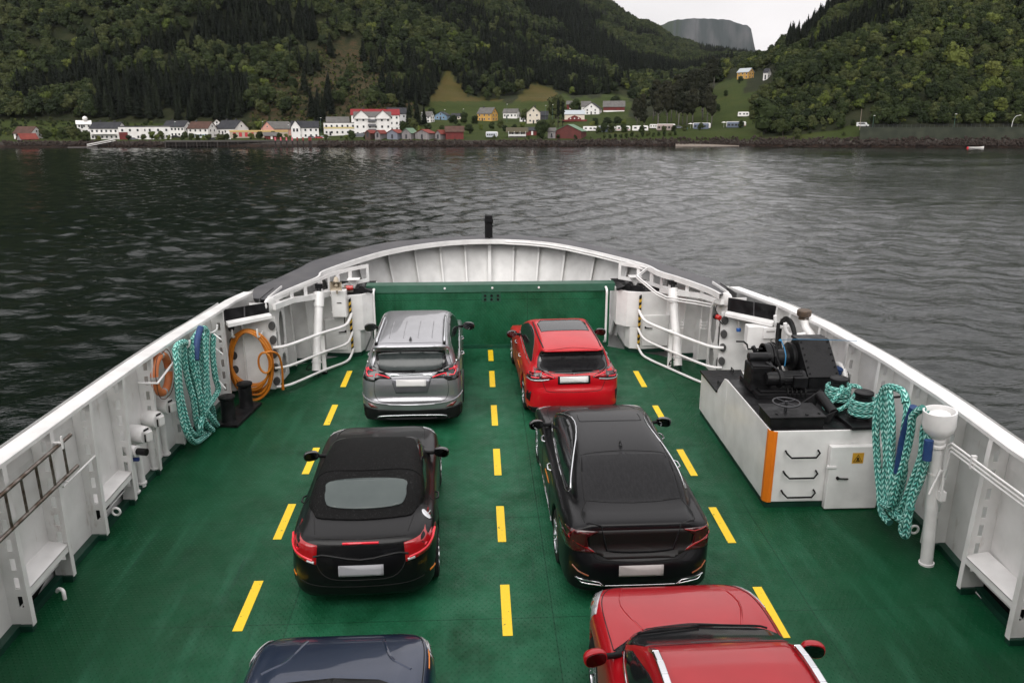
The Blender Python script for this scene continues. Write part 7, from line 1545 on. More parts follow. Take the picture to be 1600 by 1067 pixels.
t = thing('hand_wheel', 'grey spoked hand wheel lying flat above the black hatch box', 'hand wheel', (4.55, 11.0, 1.43)); c0 = Vector((4.50, 10.98, 1.56)); m = MB(); m.tube([c0 + Vector((.19 * math.cos(a), .19 * math.sin(a), 0)) for a in [2 * math.pi * k / 36 for k in range(36)]], .014, 8, closed=True)
for k in range(4): a = k * math.pi / 2 + .5; m.tube([c0, c0 + Vector((.19 * math.cos(a), .19 * math.sin(a), 0))], .009, 6)
m.cyl(c0 + Vector((0, 0, -.14)), c0 + Vector((0, 0, .02)), .022); part(m, 'wheel_rim', mat('dark_grey_steel', (.06, .06, .065), .4, .6), t, smooth=50)
t = thing('rope_roller', 'black rope roller in an angled bracket right of the hand wheel', 'roller', (5.1, 11.1, 1.25))
m = MB(); m.cyl((5.16, 11.35, 1.52), (5.20, 10.92, 1.40), .075, n=20); part(m, 'roller_drum', BLACKP, t, smooth=40); m = MB(); m.hexa([(4.93, 10.90, 1.27), (5.12, 10.86, 1.27), (5.14, 10.89, 1.27), (4.95, 10.93, 1.27), (4.95, 10.90, 1.31), (5.22, 10.86, 1.47), (5.24, 10.89, 1.47), (4.97, 10.93, 1.31)]); m.hexa([(4.80, 11.36, 1.27), (5.10, 11.36, 1.27), (5.10, 11.39, 1.27), (4.80, 11.39, 1.27), (4.86, 11.36, 1.36), (5.18, 11.36, 1.60), (5.18, 11.39, 1.60), (4.86, 11.39, 1.36)]); part(m, 'roller_bracket', BLACKP, t, bevel=.006)
t = thing('bitts', 'pair of black bitts on the right platform with turquoise rope wound around them', 'bollards', (5.55, 11.2, 1.25))
m = MB(); m.box((5.56, 11.20, 1.28), (.48, 1.15, .05), R_(4)); part(m, 'base_plate', BLACKP, t, bevel=.006)
BP = [Vector((5.63, 10.95, 1.30)), Vector((5.52, 11.55, 1.30))]
for c0 in BP: bollard(t, c0, .42, .115)
for i, c0 in enumerate(BP):
    r_ = thing('rope_turns', 'turquoise rope wound round the %s black bitt' % ('nearer' if i == 0 else 'farther'), 'rope', c0); m = MB(); P_ = []
    for k in range(4 * 20 + 1): a = 2 * math.pi * k / 20 + 1; P_.append(c0 + Vector((.158 * math.cos(a), .158 * math.sin(a), .06 + .062 * k / 20 + .01 * math.sin(a * .7))))
    m.tube(P_, .036, 8); part(m, 'rope_coil', ROPE, r_, smooth=80)
    if i: m = MB(); m.tube(crom([P_[-1], c0 + Vector((-.05, -.22, .30)), c0 + Vector((-.22, -.28, .12)), c0 + Vector((-.32, -.30, .06)), c0 + Vector((-.2, -.42, .05)), c0 + Vector((.0, -.36, .12)), c0 + Vector((.16, -.26, .26))], 7), .036, 8); m.tube(crom([c0 + Vector((.2, .1, .25)), c0 + Vector((.32, -.02, .26)), c0 + Vector((.26, -.25, .18))], 6), .036, 8); part(m, 'rope_tail', ROPE, r_, smooth=80)
# tank vent
t = thing('tank_vent', 'tall white tank vent with round cup head beside the hanging rope on the right', 'vent pipe', (5.84, 9.13, 0)); t.rotation_euler = (0, R_(-4.2), 0)
m = MB(); c0 = Vector((5.84, 9.13, 0)); m.lathe([(.045, 1.78), (.07, 1.80), (.17, 1.90), (.195, 1.98), (.195, 2.17), (.175, 2.17), (.165, 2.08), (0, 2.08)], c0, n=36); part(m, 'cup_head', WHITE2, t, smooth=40)
m = MB(); m.lathe([(.115, 2.081), (.12, 2.13), (.08, 2.155), (0, 2.165)], c0, n=28); part(m, 'float_disc', WHITE2, t, smooth=40)
m = MB(); m.lathe([(.078, .02), (.078, 1.68), (.10, 1.69), (.10, 1.72), (.078, 1.73), (.10, 1.76), (.10, 1.79), (.06, 1.80)], c0, n=28); m.lathe([(.095, .0), (.095, .03), (.078, .03)], c0, n=28); part(m, 'pipe', WHITE2, t, smooth=40)
m = MB(); m.tube([c0 + Vector((.02, -.10, 1.42)), c0 + Vector((-.14, -.16, 1.12))], .013, 8); m.lathe([(.085, 1.30), (.085, 1.33), (.078, 1.33)], c0, n=24); m.bar(c0 + Vector((.0, .0, 1.31)), c0 + Vector((.16, .05, 1.31)), .03, .02); part(m, 'pipe_clamp', WHITE2, t, smooth=40)
t = thing('cable_pipes', 'set of three thin white pipes bending along the right bulwark frames', 'pipes', (5.8, 8.5, 1.5))
for k in range(3):
    m = MB(); d = k * .05; m.tube(crom([(5.83, 9.05, 1.05 + d * .5), (5.80, 9.0 + d * .5, 1.10), (5.78, 9.02 - d * .6, 1.66 - d), (5.78, 8.96 - d * .3, 1.79 - d), (5.78, 8.85, 1.81 - d), (5.77, 8.2, 1.82 - d), (5.77, 6.2, 1.84 - d)], 4), .015, 8); part(m, 'pipe', WHITE2, t, smooth=60)
for y in (8.50, 7.50): m = MB(); m.box((5.79, y, 1.77), (.06, .04, .17)); part(m, 'pipe_clip', WHITE2, t, bevel=.004)
m = MB(); m.box((5.82, 9.05, 1.05), (.08, .12, .12)); part(m, 'junction', WHITE2, t)
t = thing('mushroom_vent', 'brown-capped vent on a bent white pipe above the right rail', 'vent', (5.9, 13.7, 1.2))
m = MB(); m.tube(crom([(5.98, 13.62, 1.0), (5.98, 13.62, 1.55), (5.94, 13.70, 1.72), (5.88, 13.86, 1.84), (5.86, 13.92, 1.98)], 5), .075, 16); part(m, 'pipe', WHITE2, t, smooth=60)
m = MB(); m.lathe([(.09, 0), (.09, .03), (.06, .03), (.115, .06), (.125, .08), (.125, .155), (.11, .17), (0, .175)], (5.86, 13.93, 1.97), n=32); part(m, 'cap', mat('rusty_brown_cap', (.10, .065, .04), .6, col2=(.045, .032, .025), nscale=30, stretch=(1, 1, .2)), t, smooth=40)
t = thing('cable_coil', 'coiled black cable on two white hooks behind the winch', 'cable', (5.62, 13.9, 1.6))
for k in range(7):
    m = MB(); m.tube([(5.62 - .05 + .018 * (k % 3), 13.92 + (.36 + .015 * (k % 4)) * math.cos(a), 1.60 + (.40 - .012 * k) * math.sin(a)) for a in [2 * math.pi * i / 44 for i in range(44)]], .020, 8, closed=True); part(m, 'cable_loop', RUBBER, t, smooth=80)
m = MB(); m.tube(crom([(5.42, 13.95, 1.9), (5.40, 13.9, 1.7), (5.38, 13.8, 1.4)], 4), .035, 8); part(m, 'plug', RUBBER, t, smooth=60)
for y in (14.15, 13.65): m = MB(); m.tube(crom([(5.80, y, 1.78), (5.55, y, 1.76), (5.45, y, 1.84), (5.42, y, 1.98)], 5), .032, 10); single(m, 'cable_hook', WHITE2, 'thick white hook at the %s side of the black cable coil' % ('left' if y > 14 else 'right'), 'hook', smooth=60, loc=(5.6, y, 1.8))
t = thing('junction_box', 'square white electric box on the wall behind the winch', 'electric box', (5.5, 15.1, 1.2)); m = MB(); m.box((5.47, 15.10, 1.28), (.46, .22, .48)); part(m, 'box_body', WHITE2, t, bevel=.015); m = MB(); m.box((5.66, 14.98, 1.40), (.26, .10, .22)); part(m, 'socket_box', WHITE2, t, bevel=.01); m = MB(); m.box((5.66, 14.925, 1.44), (.16, .012, .03)); part(m, 'box_latch', GREYC, t)
t = thing('warning_light', 'red warning lamp on the top of the right pillar', 'lamp', (4.81, 15.6, 1.5)); m = MB(); m.lathe([(0, 0), (.05, .01), (.055, .06), (.05, .11), (0, .12)], (4.78, 15.62, 1.56), (.5, -.8, -.1), 20); part(m, 'red_lens', RED, t, smooth=50); m = MB(); m.lathe([(.06, -.03), (.065, 0), (.065, .02), (.05, .02)], (4.78, 15.62, 1.56), (.5, -.8, -.1), 20); m.bar((4.80, 15.75, 1.56), (4.80, 15.62, 1.56), .05, .05); m.tube(crom([(4.80, 15.6, 1.62), (4.74, 15.55, 1.72), (4.78, 15.6, 1.8)], 4), .01, 6); m.tube(crom([(4.82, 15.52, 1.5), (4.88, 15.48, 1.44), (4.92, 15.5, 1.48)], 4), .012, 6); part(m, 'lamp_holder', BLACKP, t, smooth=50)
t = thing('socket_plug', 'small grey socket with a blue cap hanging under the right window sill', 'socket', (5.23, 15.6, 1.3)); m = MB(); m.cyl((5.22, 15.52, 1.52), (5.22, 15.50, 1.34), .022); m.box((5.2, 15.52, 1.54), (.12, .08, .05)); part(m, 'socket_body', GREYC, t, smooth=40); m = MB(); m.lathe([(.045, 0), (.05, .05), (.03, .07)], (5.22, 15.49, 1.28), n=14); part(m, 'blue_cap', mat('blue_plastic', (.02, .10, .35), .4), t, smooth=40)
for x, y, z in ((5.2, 16.75, .72), (4.86, 16.95, .95), (4.45, 17.35, .85)):
    m = MB()
    for k in range(3): m.tube([(x, y, z + k * .07), (x - .04, y - .14, z + k * .07), (x + .10, y - .16, z + k * .07), (x + .14, y, z + k * .07)], .010, 6)
    m.box((x - .02, y - .08, z + .08), (.02, .12, .2)); single(m, 'rung_bracket', WHITE2, 'small white three-bar bracket on the shell behind the right railing, %s' % ('nearest the pillar' if x > 5 else 'middle one' if x > 4.5 else 'behind the cylinder'), 'bracket', group='three-bar brackets on the right shell', loc=(x, y, z))
t = thing('fairlead', 'round white fairlead opening with blue cloth in the right bulwark', 'fairlead', (6.0, 12.55, 1.3)); m = MB(); m.tube([(6.02, 12.62 + .26 * math.cos(a), 1.28 + .26 * math.sin(a)) for a in [2 * math.pi * k / 32 for k in range(32)]], .05, 12, closed=True); part(m, 'fairlead_ring', WHITE2, t, smooth=80); m = MB(); m.lathe([(0, 0), (.24, 0), (.24, .02), (0, .02)], (6.08, 12.62, 1.28), (1, 0, 0), 24); part(m, 'opening', BLACKM, t)
m = MB(); m.tube(crom([(5.93, 12.45, 1.55), (5.90, 12.5, 1.40), (5.92, 12.62, 1.26), (5.90, 12.7, 1.25)], 6), [.07] * 12 + [.09] * 7, 8); single(m, 'blue_cloth', SLEEVE, 'blue cloth stuffed in the round fairlead behind the farther bitt', 'cloth', smooth=60, loc=(5.9, 12.5, 1.4))
for sx_, lb in ((-5.04, 'left'), (0, '')):
    if not lb: continue
    for y0, y1, z in ((14.22, 13.95, 1.72), (14.22, 13.95, 1.45), (14.22, 13.9, .82)): m = MB(); m.cyl((-4.70, y0, z + .02), (-4.50, y1, z), .012); single(m, 'cleat_rod', WHITE2, 'thin white rod sticking out of the left frame beside the rope, %s' % ('top' if z > 1.6 else 'middle' if z > 1 else 'lowest') , 'rod', smooth=60, loc=(-4.7, 14, z))

# ================================================================== VILLAGE
def gD(px, py):      # distance at which the ground shows at this bearing and height
    Ds = np.arange(400, 1000, 1.0); y = pix_y(np.full(Ds.shape, float(px)), Ds); i = np.argmax(y <= py); return float(Ds[i]) if y[i] <= py else 560.0
WW = mat('white_house_wall', (.72, .70, .68), .7, col2=(.62, .60, .58), nscale=.4); CREAM = mat('cream_wall', (.62, .55, .46), .7); YW = mat('yellow_wall', (.50, .28, .06), .7); BLW = mat('blue_wall', (.14, .23, .33), .7); REDW = mat('barn_red_wall', (.13, .016, .014), .8, col2=(.09, .012, .011), nscale=.5)
GRW = mat('weathered_grey_boards', (.22, .20, .20), .85, col2=(.14, .13, .13), nscale=.6, stretch=(3, 3, .3)); PINK = mat('pink_wall', (.60, .30, .24), .7); BRW = mat('dark_brown_boards', (.07, .04, .03), .85); BGW = mat('blue_grey_boards', (.17, .18, .22), .8); DKW = mat('dark_wall', (.03, .03, .035), .8)
RD = mat('dark_slate_roof', (.025, .026, .030), .7, spec=.12, col2=(.04, .04, .045), nscale=.6); RB = mat('brown_tile_roof', (.06, .035, .028), .8, spec=.12, col2=(.09, .05, .04), nscale=.5); RR = mat('red_tile_roof', (.20, .05, .04), .8, spec=.12, col2=(.13, .035, .03), nscale=.4); RRB = mat('bright_red_roof', (.20, .022, .026), .7, spec=.12); RG = mat('green_metal_roof', (.13, .21, .14), .6, spec=.12, col2=(.10, .15, .10)); RGY = mat('grey_roof', (.12, .115, .11), .8, spec=.12, col2=(.09, .085, .08), nscale=.6); RLG = mat('light_metal_roof', (.35, .38, .40), .5)
WIN = mat('house_window_glass', (.02, .022, .026), .15); FRM = mat('window_frame_white', (.6, .6, .58), .6); YEL2 = mat('yellow_canopy', (.60, .42, .16), .6); STONE = mat('rubble_stone', (.12, .10, .09), .9, col2=(.22, .20, .19), nscale=.8, namt=(.4, .6), bump=1, bscale=1); TIMB = mat('dark_timber_piles', (.018, .014, .012), .9)
def house(name, label, px0, px1, base, eave, ridge, wall, roof, axis='e', yaw=0, depth=None, wins=(2, 0), door=True, chim=0, D=None, cat='house', over=.45, extra=None, gy=0.5, wc=WIN, band=None, group=None):
    """axis 'e': eaves face the fjord, 'g': gable faces the fjord; heights come from the frame rows at the building's distance"""
    pc = (px0 + px1) / 2; D = D or gD(pc, base); k = D / K1; w_ = (px1 - px0) * k; d = depth or max(5.0, min(9.0, w_ * .75)); H = (base - eave) * D / KV; R = (base - ridge) * D / KV
    if abs(yaw) > 5: c_, s_ = math.cos(R_(yaw)), abs(math.sin(R_(yaw))); w_ = max(3.0, (w_ - d * s_) / c_)
    z0 = float(elev(base, D)); p = gpt(pc, D + d / 2, z0); t = thing(name, label, cat, p, -az_of(pc) + R_(yaw), group, ship=False)
    def P(mb, nm, m, par=None, **kk): o = mb.build(nm, m, None, **kk); o.parent = par or t; return o
    x, y = w_ / 2, d / 2; m = MB()
    if axis == 'e':
        prof = [(-y, -3), (y, -3), (y, H), (0, R - .12), (-y, H)]; m.prism(prof, lambda q: (-x, q[0], q[1]), lambda q: (x, q[0], q[1]))
    else:
        prof = [(-x, -3), (x, -3), (x, H), (0, R - .12), (-x, H)]; m.prism(prof, lambda q: (q[0], y, q[1]), lambda q: (q[0], -y, q[1]))
    P(m, 'wall', wall)
    m = MB(); o_ = over
    if axis == 'e':
        s1 = (R - H) / y; e = H - s1 * o_
        for sg in (-1, 1): m.hexa([(-x - o_, sg * (y + o_), e), (x + o_, sg * (y + o_), e), (x + o_, 0, R), (-x - o_, 0, R), (-x - o_, sg * (y + o_), e + .18), (x + o_, sg * (y + o_), e + .18), (x + o_, 0, R + .18), (-x - o_, 0, R + .18)])
    else:
        s1 = (R - H) / x; e = H - s1 * o_
        for sg in (-1, 1): m.hexa([(sg * (x + o_), -y - o_, e), (sg * (x + o_), y + o_, e), (0, y + o_, R), (0, -y - o_, R), (sg * (x + o_), -y - o_, e + .18), (sg * (x + o_), y + o_, e + .18), (0, y + o_, R + .18), (0, -y - o_, R + .18)])
    rf = P(m, 'roof', roof)
    for i in range(chim):
        m = MB(); cx = (-.25 + .5 * i) * w_ if axis == 'e' else .12 * w_; m.box((cx, 0 if axis == 'e' else .1 * d, R + .3), (.7, .7, 1.5)); P(m, 'chimney', DKW, rf)
    if band: m = MB(); m.box((0, -y - .02, band[0] * H), (w_ * .98, .06, band[1] * H)); P(m, 'wall_band', band[2])
    cols, rows = wins
    def win(wx, wz, face='f', a=.95, b=1.15):
        m = MB(); m.box((0, 0, 0), (a + .22, .06, b + .22)); f = P(m, 'window', FRM); m = MB(); m.box((0, -.04, 0), (a, .04, b)); P(m, 'pane', wc, f)
        if face == 'f': f.location = (wx, -y - .03, wz)
        else: sg = 1 if face == 'r' else -1; f.location = (sg * (x + .03), wx, wz); f.rotation_euler = (0, 0, sg * math.pi / 2)
    if rows:
        for r_ in range(rows):
            for c_ in range(cols): win((-.5 + (c_ + .5) / cols) * w_, H * (r_ + .52) / rows)
        if yaw > 5:
            for r_ in range(rows): win(-.22 * d, H * (r_ + .52) / rows, 'l'); win(.22 * d, H * (r_ + .52) / rows, 'l')
        if yaw < -5:
            for r_ in range(rows): win(-.22 * d, H * (r_ + .52) / rows, 'r'); win(.22 * d, H * (r_ + .52) / rows, 'r')
        if axis == 'g' and R - H > 2: win(0, H + (R - H) * .35)
        elif yaw < -5 and R - H > 1.6: win(0, H + (R - H) * .3, 'r', .8, .9)
        elif yaw > 5 and R - H > 1.6: win(0, H + (R - H) * .3, 'l', .8, .9)
    if door:
        m = MB(); m.box((0, 0, 1.05), (1.0, .08, 2.1)); dd = P(m, 'door', DKW if wall is not REDW else WW); dd.location = ((.5 / max(cols, 1) - .5 + .5 / max(cols, 1)) * w_ * .9 if cols > 1 else 0, -y - .05, 0)
    if extra: extra(t, P, w_, d, H, R)
    return t
def bx(mb, c, s_): mb.box(c, s_); return mb
house('house', 'white house with brown roof at the far left end of the village', 22, 62, 219, 206, 196, WW, RB, yaw=-38, wins=(3, 2), D=447)
house('boathouse', 'grey boathouse with red roof at the left end of the shore', 25, 54, 222, 215, 207, GRW, RR, yaw=24, depth=5, wins=(1, 0), D=432, cat='boathouse')
def dome(t, P, w_, d, H, R): m = MB(); m.lathe([(0, -1.5), (1.1, -1.0), (1.5, 0), (1.1, 1.0), (0, 1.5)], (1.0, -1, R + 1.2), n=20); P(m, 'round_dome', WW, smooth=60)
house('villa', 'white villa with pale roof and a round white dome among the trees on the left', 121, 141, 199, 192, 187, WW, WW, wins=(3, 1), D=505, extra=dome)
def balc(t, P, w_, d, H, R): m = MB(); m.box((0, -d / 2 - .9, H * .5), (w_ * .9, 1.8, .18)); m.box((0, -d / 2 - 1.8, H * .5 + .55), (w_ * .9, .06, .9)); P(m, 'balcony', WW)
house('hotel', 'large white building with black roof left of the flat-roofed white block', 142, 195, 217, 199, 189.5, WW, RD, yaw=-22, depth=12, wins=(6, 2), chim=2, cat='building', D=446, extra=balc)
def redp(t, P, w_, d, H, R): m = MB(); m.box((-.35 * w_, -d / 2 - .1, H * .32), (w_ * .28, .2, H * .6)); P(m, 'red_panel', REDW)
house('shop_block', 'white flat-roofed block with a red front section at the left quay', 186, 230, 218, 197, 196, WW, RD, wins=(4, 2), cat='building', D=444, over=.1, extra=redp)
house('shop_block', 'low white flat-roofed block with a dark window strip left of the car park', 228, 264, 217, 197, 196, WW, RGY, wins=(3, 2), cat='building', D=446, over=.1)
house('house', 'white house with black roof beside the dark car at the car park', 256, 300, 213, 196.5, 187.5, WW, RD, yaw=-30, depth=10, wins=(6, 2), chim=1)
house('house', 'white house with brown roof and light blue shop windows at the car park', 294, 337, 214, 199, 189, WW, RB, yaw=-32, depth=9, wins=(4, 2), chim=1, band=(.22, .25, mat('light_blue_glass', (.25, .38, .48), .3)))
house('house', 'small white house with rusty roof peeping between two bigger gables', 331, 347, 199, 193, 185, WW, RB, axis='g', wins=(2, 1), D=510)
house('house', 'wide white gable house with grey roof behind the yellow canopy', 338, 387, 210, 199.5, 187, WW, RD, yaw=-40, depth=12, wins=(3, 1), chim=2, D=478)
def shop(t, P, w_, d, H, R):
    for k in range(5): m = MB(); m.box((-.42 * w_ + k * .1 * w_, -d / 2 - .05, H * .4), (w_ * .05, .1, H * .7)); P(m, 'red_shopfront', mat('shop_red', (.45, .03, .04), .6))
house('petrol_station', 'low building with a long yellow canopy front and red shopfronts', 360, 448, 213, 203.5, 203, mat('shop_cream', (.4, .33, .26), .7), YEL2, wins=(5, 0), door=False, cat='shop', D=462, over=.3, depth=10, extra=shop, band=(.90, .22, YEL2))
house('warehouse', 'pink gabled warehouse with a long dark grey roof behind the canopy', 408, 460, 213, 200, 189, PINK, RGY, yaw=34, depth=13, wins=(3, 1), cat='building', D=480)
house('kiosk', 'small dark red kiosk with grey roof on the ferry quay', 412, 434, 218, 211, 206, REDW, RGY, wins=(2, 0), cat='kiosk', D=441, depth=6)
def gab(t, P, w_, d, H, R):
    m = MB(); m.prism([(-.32 * w_ - .2 * w_, -3), (-.32 * w_ + .14 * w_, -3), (-.32 * w_ + .14 * w_, H), (-.36 * w_, R + .2), (-.52 * w_, H)], lambda q: (q[0], -d / 2 - 1.2, q[1]), lambda q: (q[0], 0, q[1])); P(m, 'wall_bay', WW)
    m = MB(); m.hexa([(-.55 * w_, -d / 2 - 1.5, H - .3), (-.55 * w_, .5, H - .3), (-.36 * w_, .5, R + .3), (-.36 * w_, -d / 2 - 1.5, R + .3), (-.55 * w_, -d / 2 - 1.5, H - .1), (-.55 * w_, .5, H - .1), (-.36 * w_, .5, R + .5), (-.36 * w_, -d / 2 - 1.5, R + .5)]); m.hexa([(-.15 * w_, -d / 2 - 1.5, H - .3), (-.15 * w_, .5, H - .3), (-.36 * w_, .5, R + .3), (-.36 * w_, -d / 2 - 1.5, R + .3), (-.15 * w_, -d / 2 - 1.5, H - .1), (-.15 * w_, .5, H - .1), (-.36 * w_, .5, R + .5), (-.36 * w_, -d / 2 - 1.5, R + .5)]); P(m, 'bay_roof', RD)
    for a in (-.42, -.30): m = MB(); m.box((a * w_, -d / 2 - 1.24, H * .75), (1.0, .06, 1.6)); P(m, 'bay_window', WIN)
house('house', 'white house with dark roof and front gable at the right end of the quay', 456, 497, 215.5, 198, 188.5, WW, RD, wins=(5, 2), chim=1, depth=9, extra=gab, D=452)
house('shop_block', 'white modern flat building with yellow balconies left of the apartment house', 506, 555, 211, 191.5, 191, WW, RGY, wins=(6, 2), cat='building', D=470, depth=12, over=.1, band=(.62, .16, mat('yellow_panel', (.55, .45, .2), .7)))
house('house', 'house with grey hipped roof rising behind the white modern flat building', 511, 545, 200, 190, 182, WW, RGY, wins=(2, 0), door=False, D=495, depth=9)
def apt(t, P, w_, d, H, R):
    for k in (-.30, .28):
        m = MB(); a, b = k * w_, .19 * w_; m.prism([(a - b, H * .9), (a + b, H * .9), (a + b, H), (a, R + .6), (a - b, H)], lambda q: (q[0], -d / 2 - .9, q[1]), lambda q: (q[0], 0, q[1])); P(m, 'gable_front', WW)
        m = MB()
        for sg in (-1, 1): m.hexa([(a + sg * (b + .4), -d / 2 - 1.2, H - .3), (a + sg * (b + .4), .5, H - .3), (a, .5, R + .6), (a, -d / 2 - 1.2, R + .6), (a + sg * (b + .4), -d / 2 - 1.2, H - .1), (a + sg * (b + .4), .5, H - .1), (a, .5, R + .8), (a, -d / 2 - 1.2, R + .8)])
        P(m, 'gable_roof', RGY)
    for r_ in range(3): m = MB(); m.box((-.02 * w_, -d / 2 - .8, H * (.30 + .24 * r_)), (w_ * .22, 1.6, .2)); m.box((-.02 * w_, -d / 2 - 1.6, H * (.30 + .24 * r_) + .5), (w_ * .22, .08, .9)); P(m, 'balcony', mat('balcony_grey', (.10, .10, .11), .6))
    m = MB(); m.box((-.1 * w_, -d / 2 - .05, H * .09), (w_ * .8, .1, H * .18)); P(m, 'grey_ground_floor', mat('grey_plinth', (.12, .125, .14), .7))
house('apartment_house', 'tall white apartment house with grey gables and stacked balconies', 554, 611, 213, 182, 174, WW, RGY, wins=(6, 3), cat='apartment house', D=455, depth=14, extra=apt, over=.3)
house('apartment_house', 'white block with bright red roof behind the tall apartment house', 550, 624, 205, 179, 170, WW, RRB, wins=(9, 3), chim=2, cat='apartment house', D=482, depth=14)
house('house', 'grey-roofed house with verandas behind the red-roofed block', 606, 635, 195, 177, 168, mat('pale_grey_wall', (.45, .45, .45), .7), RD, wins=(4, 2), D=520, depth=11)
for a in (('brown open boathouse with red roof, first in the row under the apartment house', 571, 587, 213.5, 207, 203, BRW, RR, 'g'), ('grey boathouse with red roof, second in the row of boathouses', 585, 604, 214, 207.5, 203, GRW, RR, 'g'), ('blue-grey boathouse with red roof and dark door', 604, 631, 216, 207, 202, BGW, RR, 'g'), ('grey boathouse with green roof', 627, 652, 216.3, 207, 200, GRW, RG, 'g'), ('grey boathouse with red roof right of the green-roofed one', 648, 680, 216.3, 207.5, 202, GRW, RR, 'g'), ('small grey boathouse with red roof beside the red barn', 680, 698, 216.5, 208, 203, GRW, RR, 'g')):
    house('boathouse', a[0], a[1], a[2], a[3], a[4], a[5], a[6], a[7], axis=a[8], yaw=-28, depth=7.5, wins=(1, 0), cat='boathouse', D=431, group='boathouses along the shore')
house('boathouse', 'dark red boathouse with brown roof at the end of the boathouse row', 696, 724, 215.5, 205, 197, REDW, RB, depth=7, wins=(1, 0), door=False, cat='boathouse', D=433)
house('house', 'small white house half hidden by trees left of the blue house', 659, 679, 191, 181, 174, WW, RGY, yaw=-25, wins=(2, 2))
house('house', 'blue house with dark roof and white-edged gable', 679, 705, 187, 180, 174.5, BLW, RD, axis='g', yaw=-15, wins=(2, 1), depth=12)
house('house', 'low house with dark roof right of the blue house', 706, 728, 186, 181, 177, CREAM, RD, wins=(3, 1), depth=7)
house('house', 'yellow house with grey roof in the meadow village', 746, 778, 189, 177, 168, YW, RGY, yaw=-30, wins=(3, 2), chim=1, depth=9)
house('house', 'white house with grey roof left of the tall cream house', 786, 812, 185, 176, 170, WW, RGY, yaw=-15, wins=(4, 1), depth=8)
house('house', 'tall cream gable house with three rows of windows', 823, 844, 193, 176, 166.5, CREAM, RGY, axis='g', wins=(2, 2), chim=1, depth=11)
house('annex', 'low white annex on the left side of the tall cream house', 812, 823, 190, 182, 177, WW, RGY, wins=(2, 1), depth=6)
house('shed', 'dark-roofed shed right of the tall cream house', 844, 856, 187, 180, 174, DKW, RD, wins=(1, 0), depth=7, cat='shed')
def posts(t, P, w_, d, H, R):
    for k in (-.5, -.17, .17, .5): m = MB(); m.box((k * w_ * .95, -d / 2 - 1.2, H / 2), (.2, .2, H)); P(m, 'post', FRM)
    m = MB(); m.box((0, -d / 2 - 1.2, .6), (w_ * .95, .1, .9)); P(m, 'railing', FRM)
house('summer_house', 'small grey summer house with hipped roof and open porch by the shore', 794, 822, 213, 205, 199.5, GRW, mat('mossy_roof', (.06, .05, .025), .9), wins=(2, 1), depth=7, extra=posts, over=1.2, cat='summer house', D=440)
house('shed', 'dark red shed with black roof between summer house and round tree', 822, 841, 211, 203.5, 199, REDW, RD, wins=(2, 0), depth=6, cat='shed', D=452)
house('boathouse', 'big brown-red boathouse with light green roof at the waterline', 866, 917, 216, 205, 194.5, mat('brown_red_boards', (.10, .022, .018), .85, col2=(.07, .018, .015), nscale=.5), RG, axis='g', yaw=-14, depth=12, wins=(2, 0), cat='boathouse', D=432, door=False)
house('shed', 'grey annex with flowers left of the big brown-red boathouse', 856, 868, 215, 205, 200, GRW, RGY, wins=(1, 1), depth=5, cat='shed', D=434)
def deckf(t, P, w_, d, H, R):
    m = MB(); m.box((0, -d / 2 - 1.5, .6), (w_ * 1.25, 3, 1.2)); P(m, 'terrace', REDW)
    m = MB(); m.prism([(-.33 * w_, 1.2), (.33 * w_, 1.2), (.33 * w_, H * .45), (0, H * .85), (-.33 * w_, H * .45)], lambda q: (q[0], -d / 2 - 1.0, q[1]), lambda q: (q[0], 0, q[1])); P(m, 'gable_front', REDW)
    for k in (-.2, 0, .2): m = MB(); m.lathe([(.45, 0), (.45, .1), (0, .1)], (k * w_, -d / 2 - 1.02, H * .42), (0, -1, 0), 14); P(m, 'round_window', FRM)
house('house', 'red and cream house with light metal roof and round windows', 882, 913, 190, 178.5, 172.5, CREAM, RLG, wins=(4, 0), door=False, depth=10, extra=deckf)
house('barn', 'small red barn behind the two thin dark trees', 885, 896, 171, 163, 158, REDW, RGY, wins=(1, 1), depth=7, cat='barn')
house('farmhouse', 'white farmhouse with dark roof and front gable left of the long red barn', 911, 940, 179, 170, 161, WW, RD, axis='g', yaw=-12, wins=(2, 2), depth=10)
house('farmhouse', 'grey-roofed wing behind the white farmhouse', 908, 922, 174, 166, 158.5, WW, RGY, wins=(2, 0), depth=8, door=False)
house('barn', 'long red barn with grey roof and white base', 942, 975, 175, 167, 158, REDW, RGY, wins=(1, 0), door=False, depth=12, cat='barn', band=(.12, .3, WW))
house('house', 'yellow house with white trim on top of the knoll right of the pines', 1147, 1172, 124, 113.5, 107.5, YW, RLG, yaw=-30, wins=(3, 2), depth=8)
house('house', 'dark-roofed white house half hidden by bushes right of the yellow hilltop house', 1187, 1199, 125, 114, 108, WW, RD, yaw=-20, wins=(1, 1), depth=7)

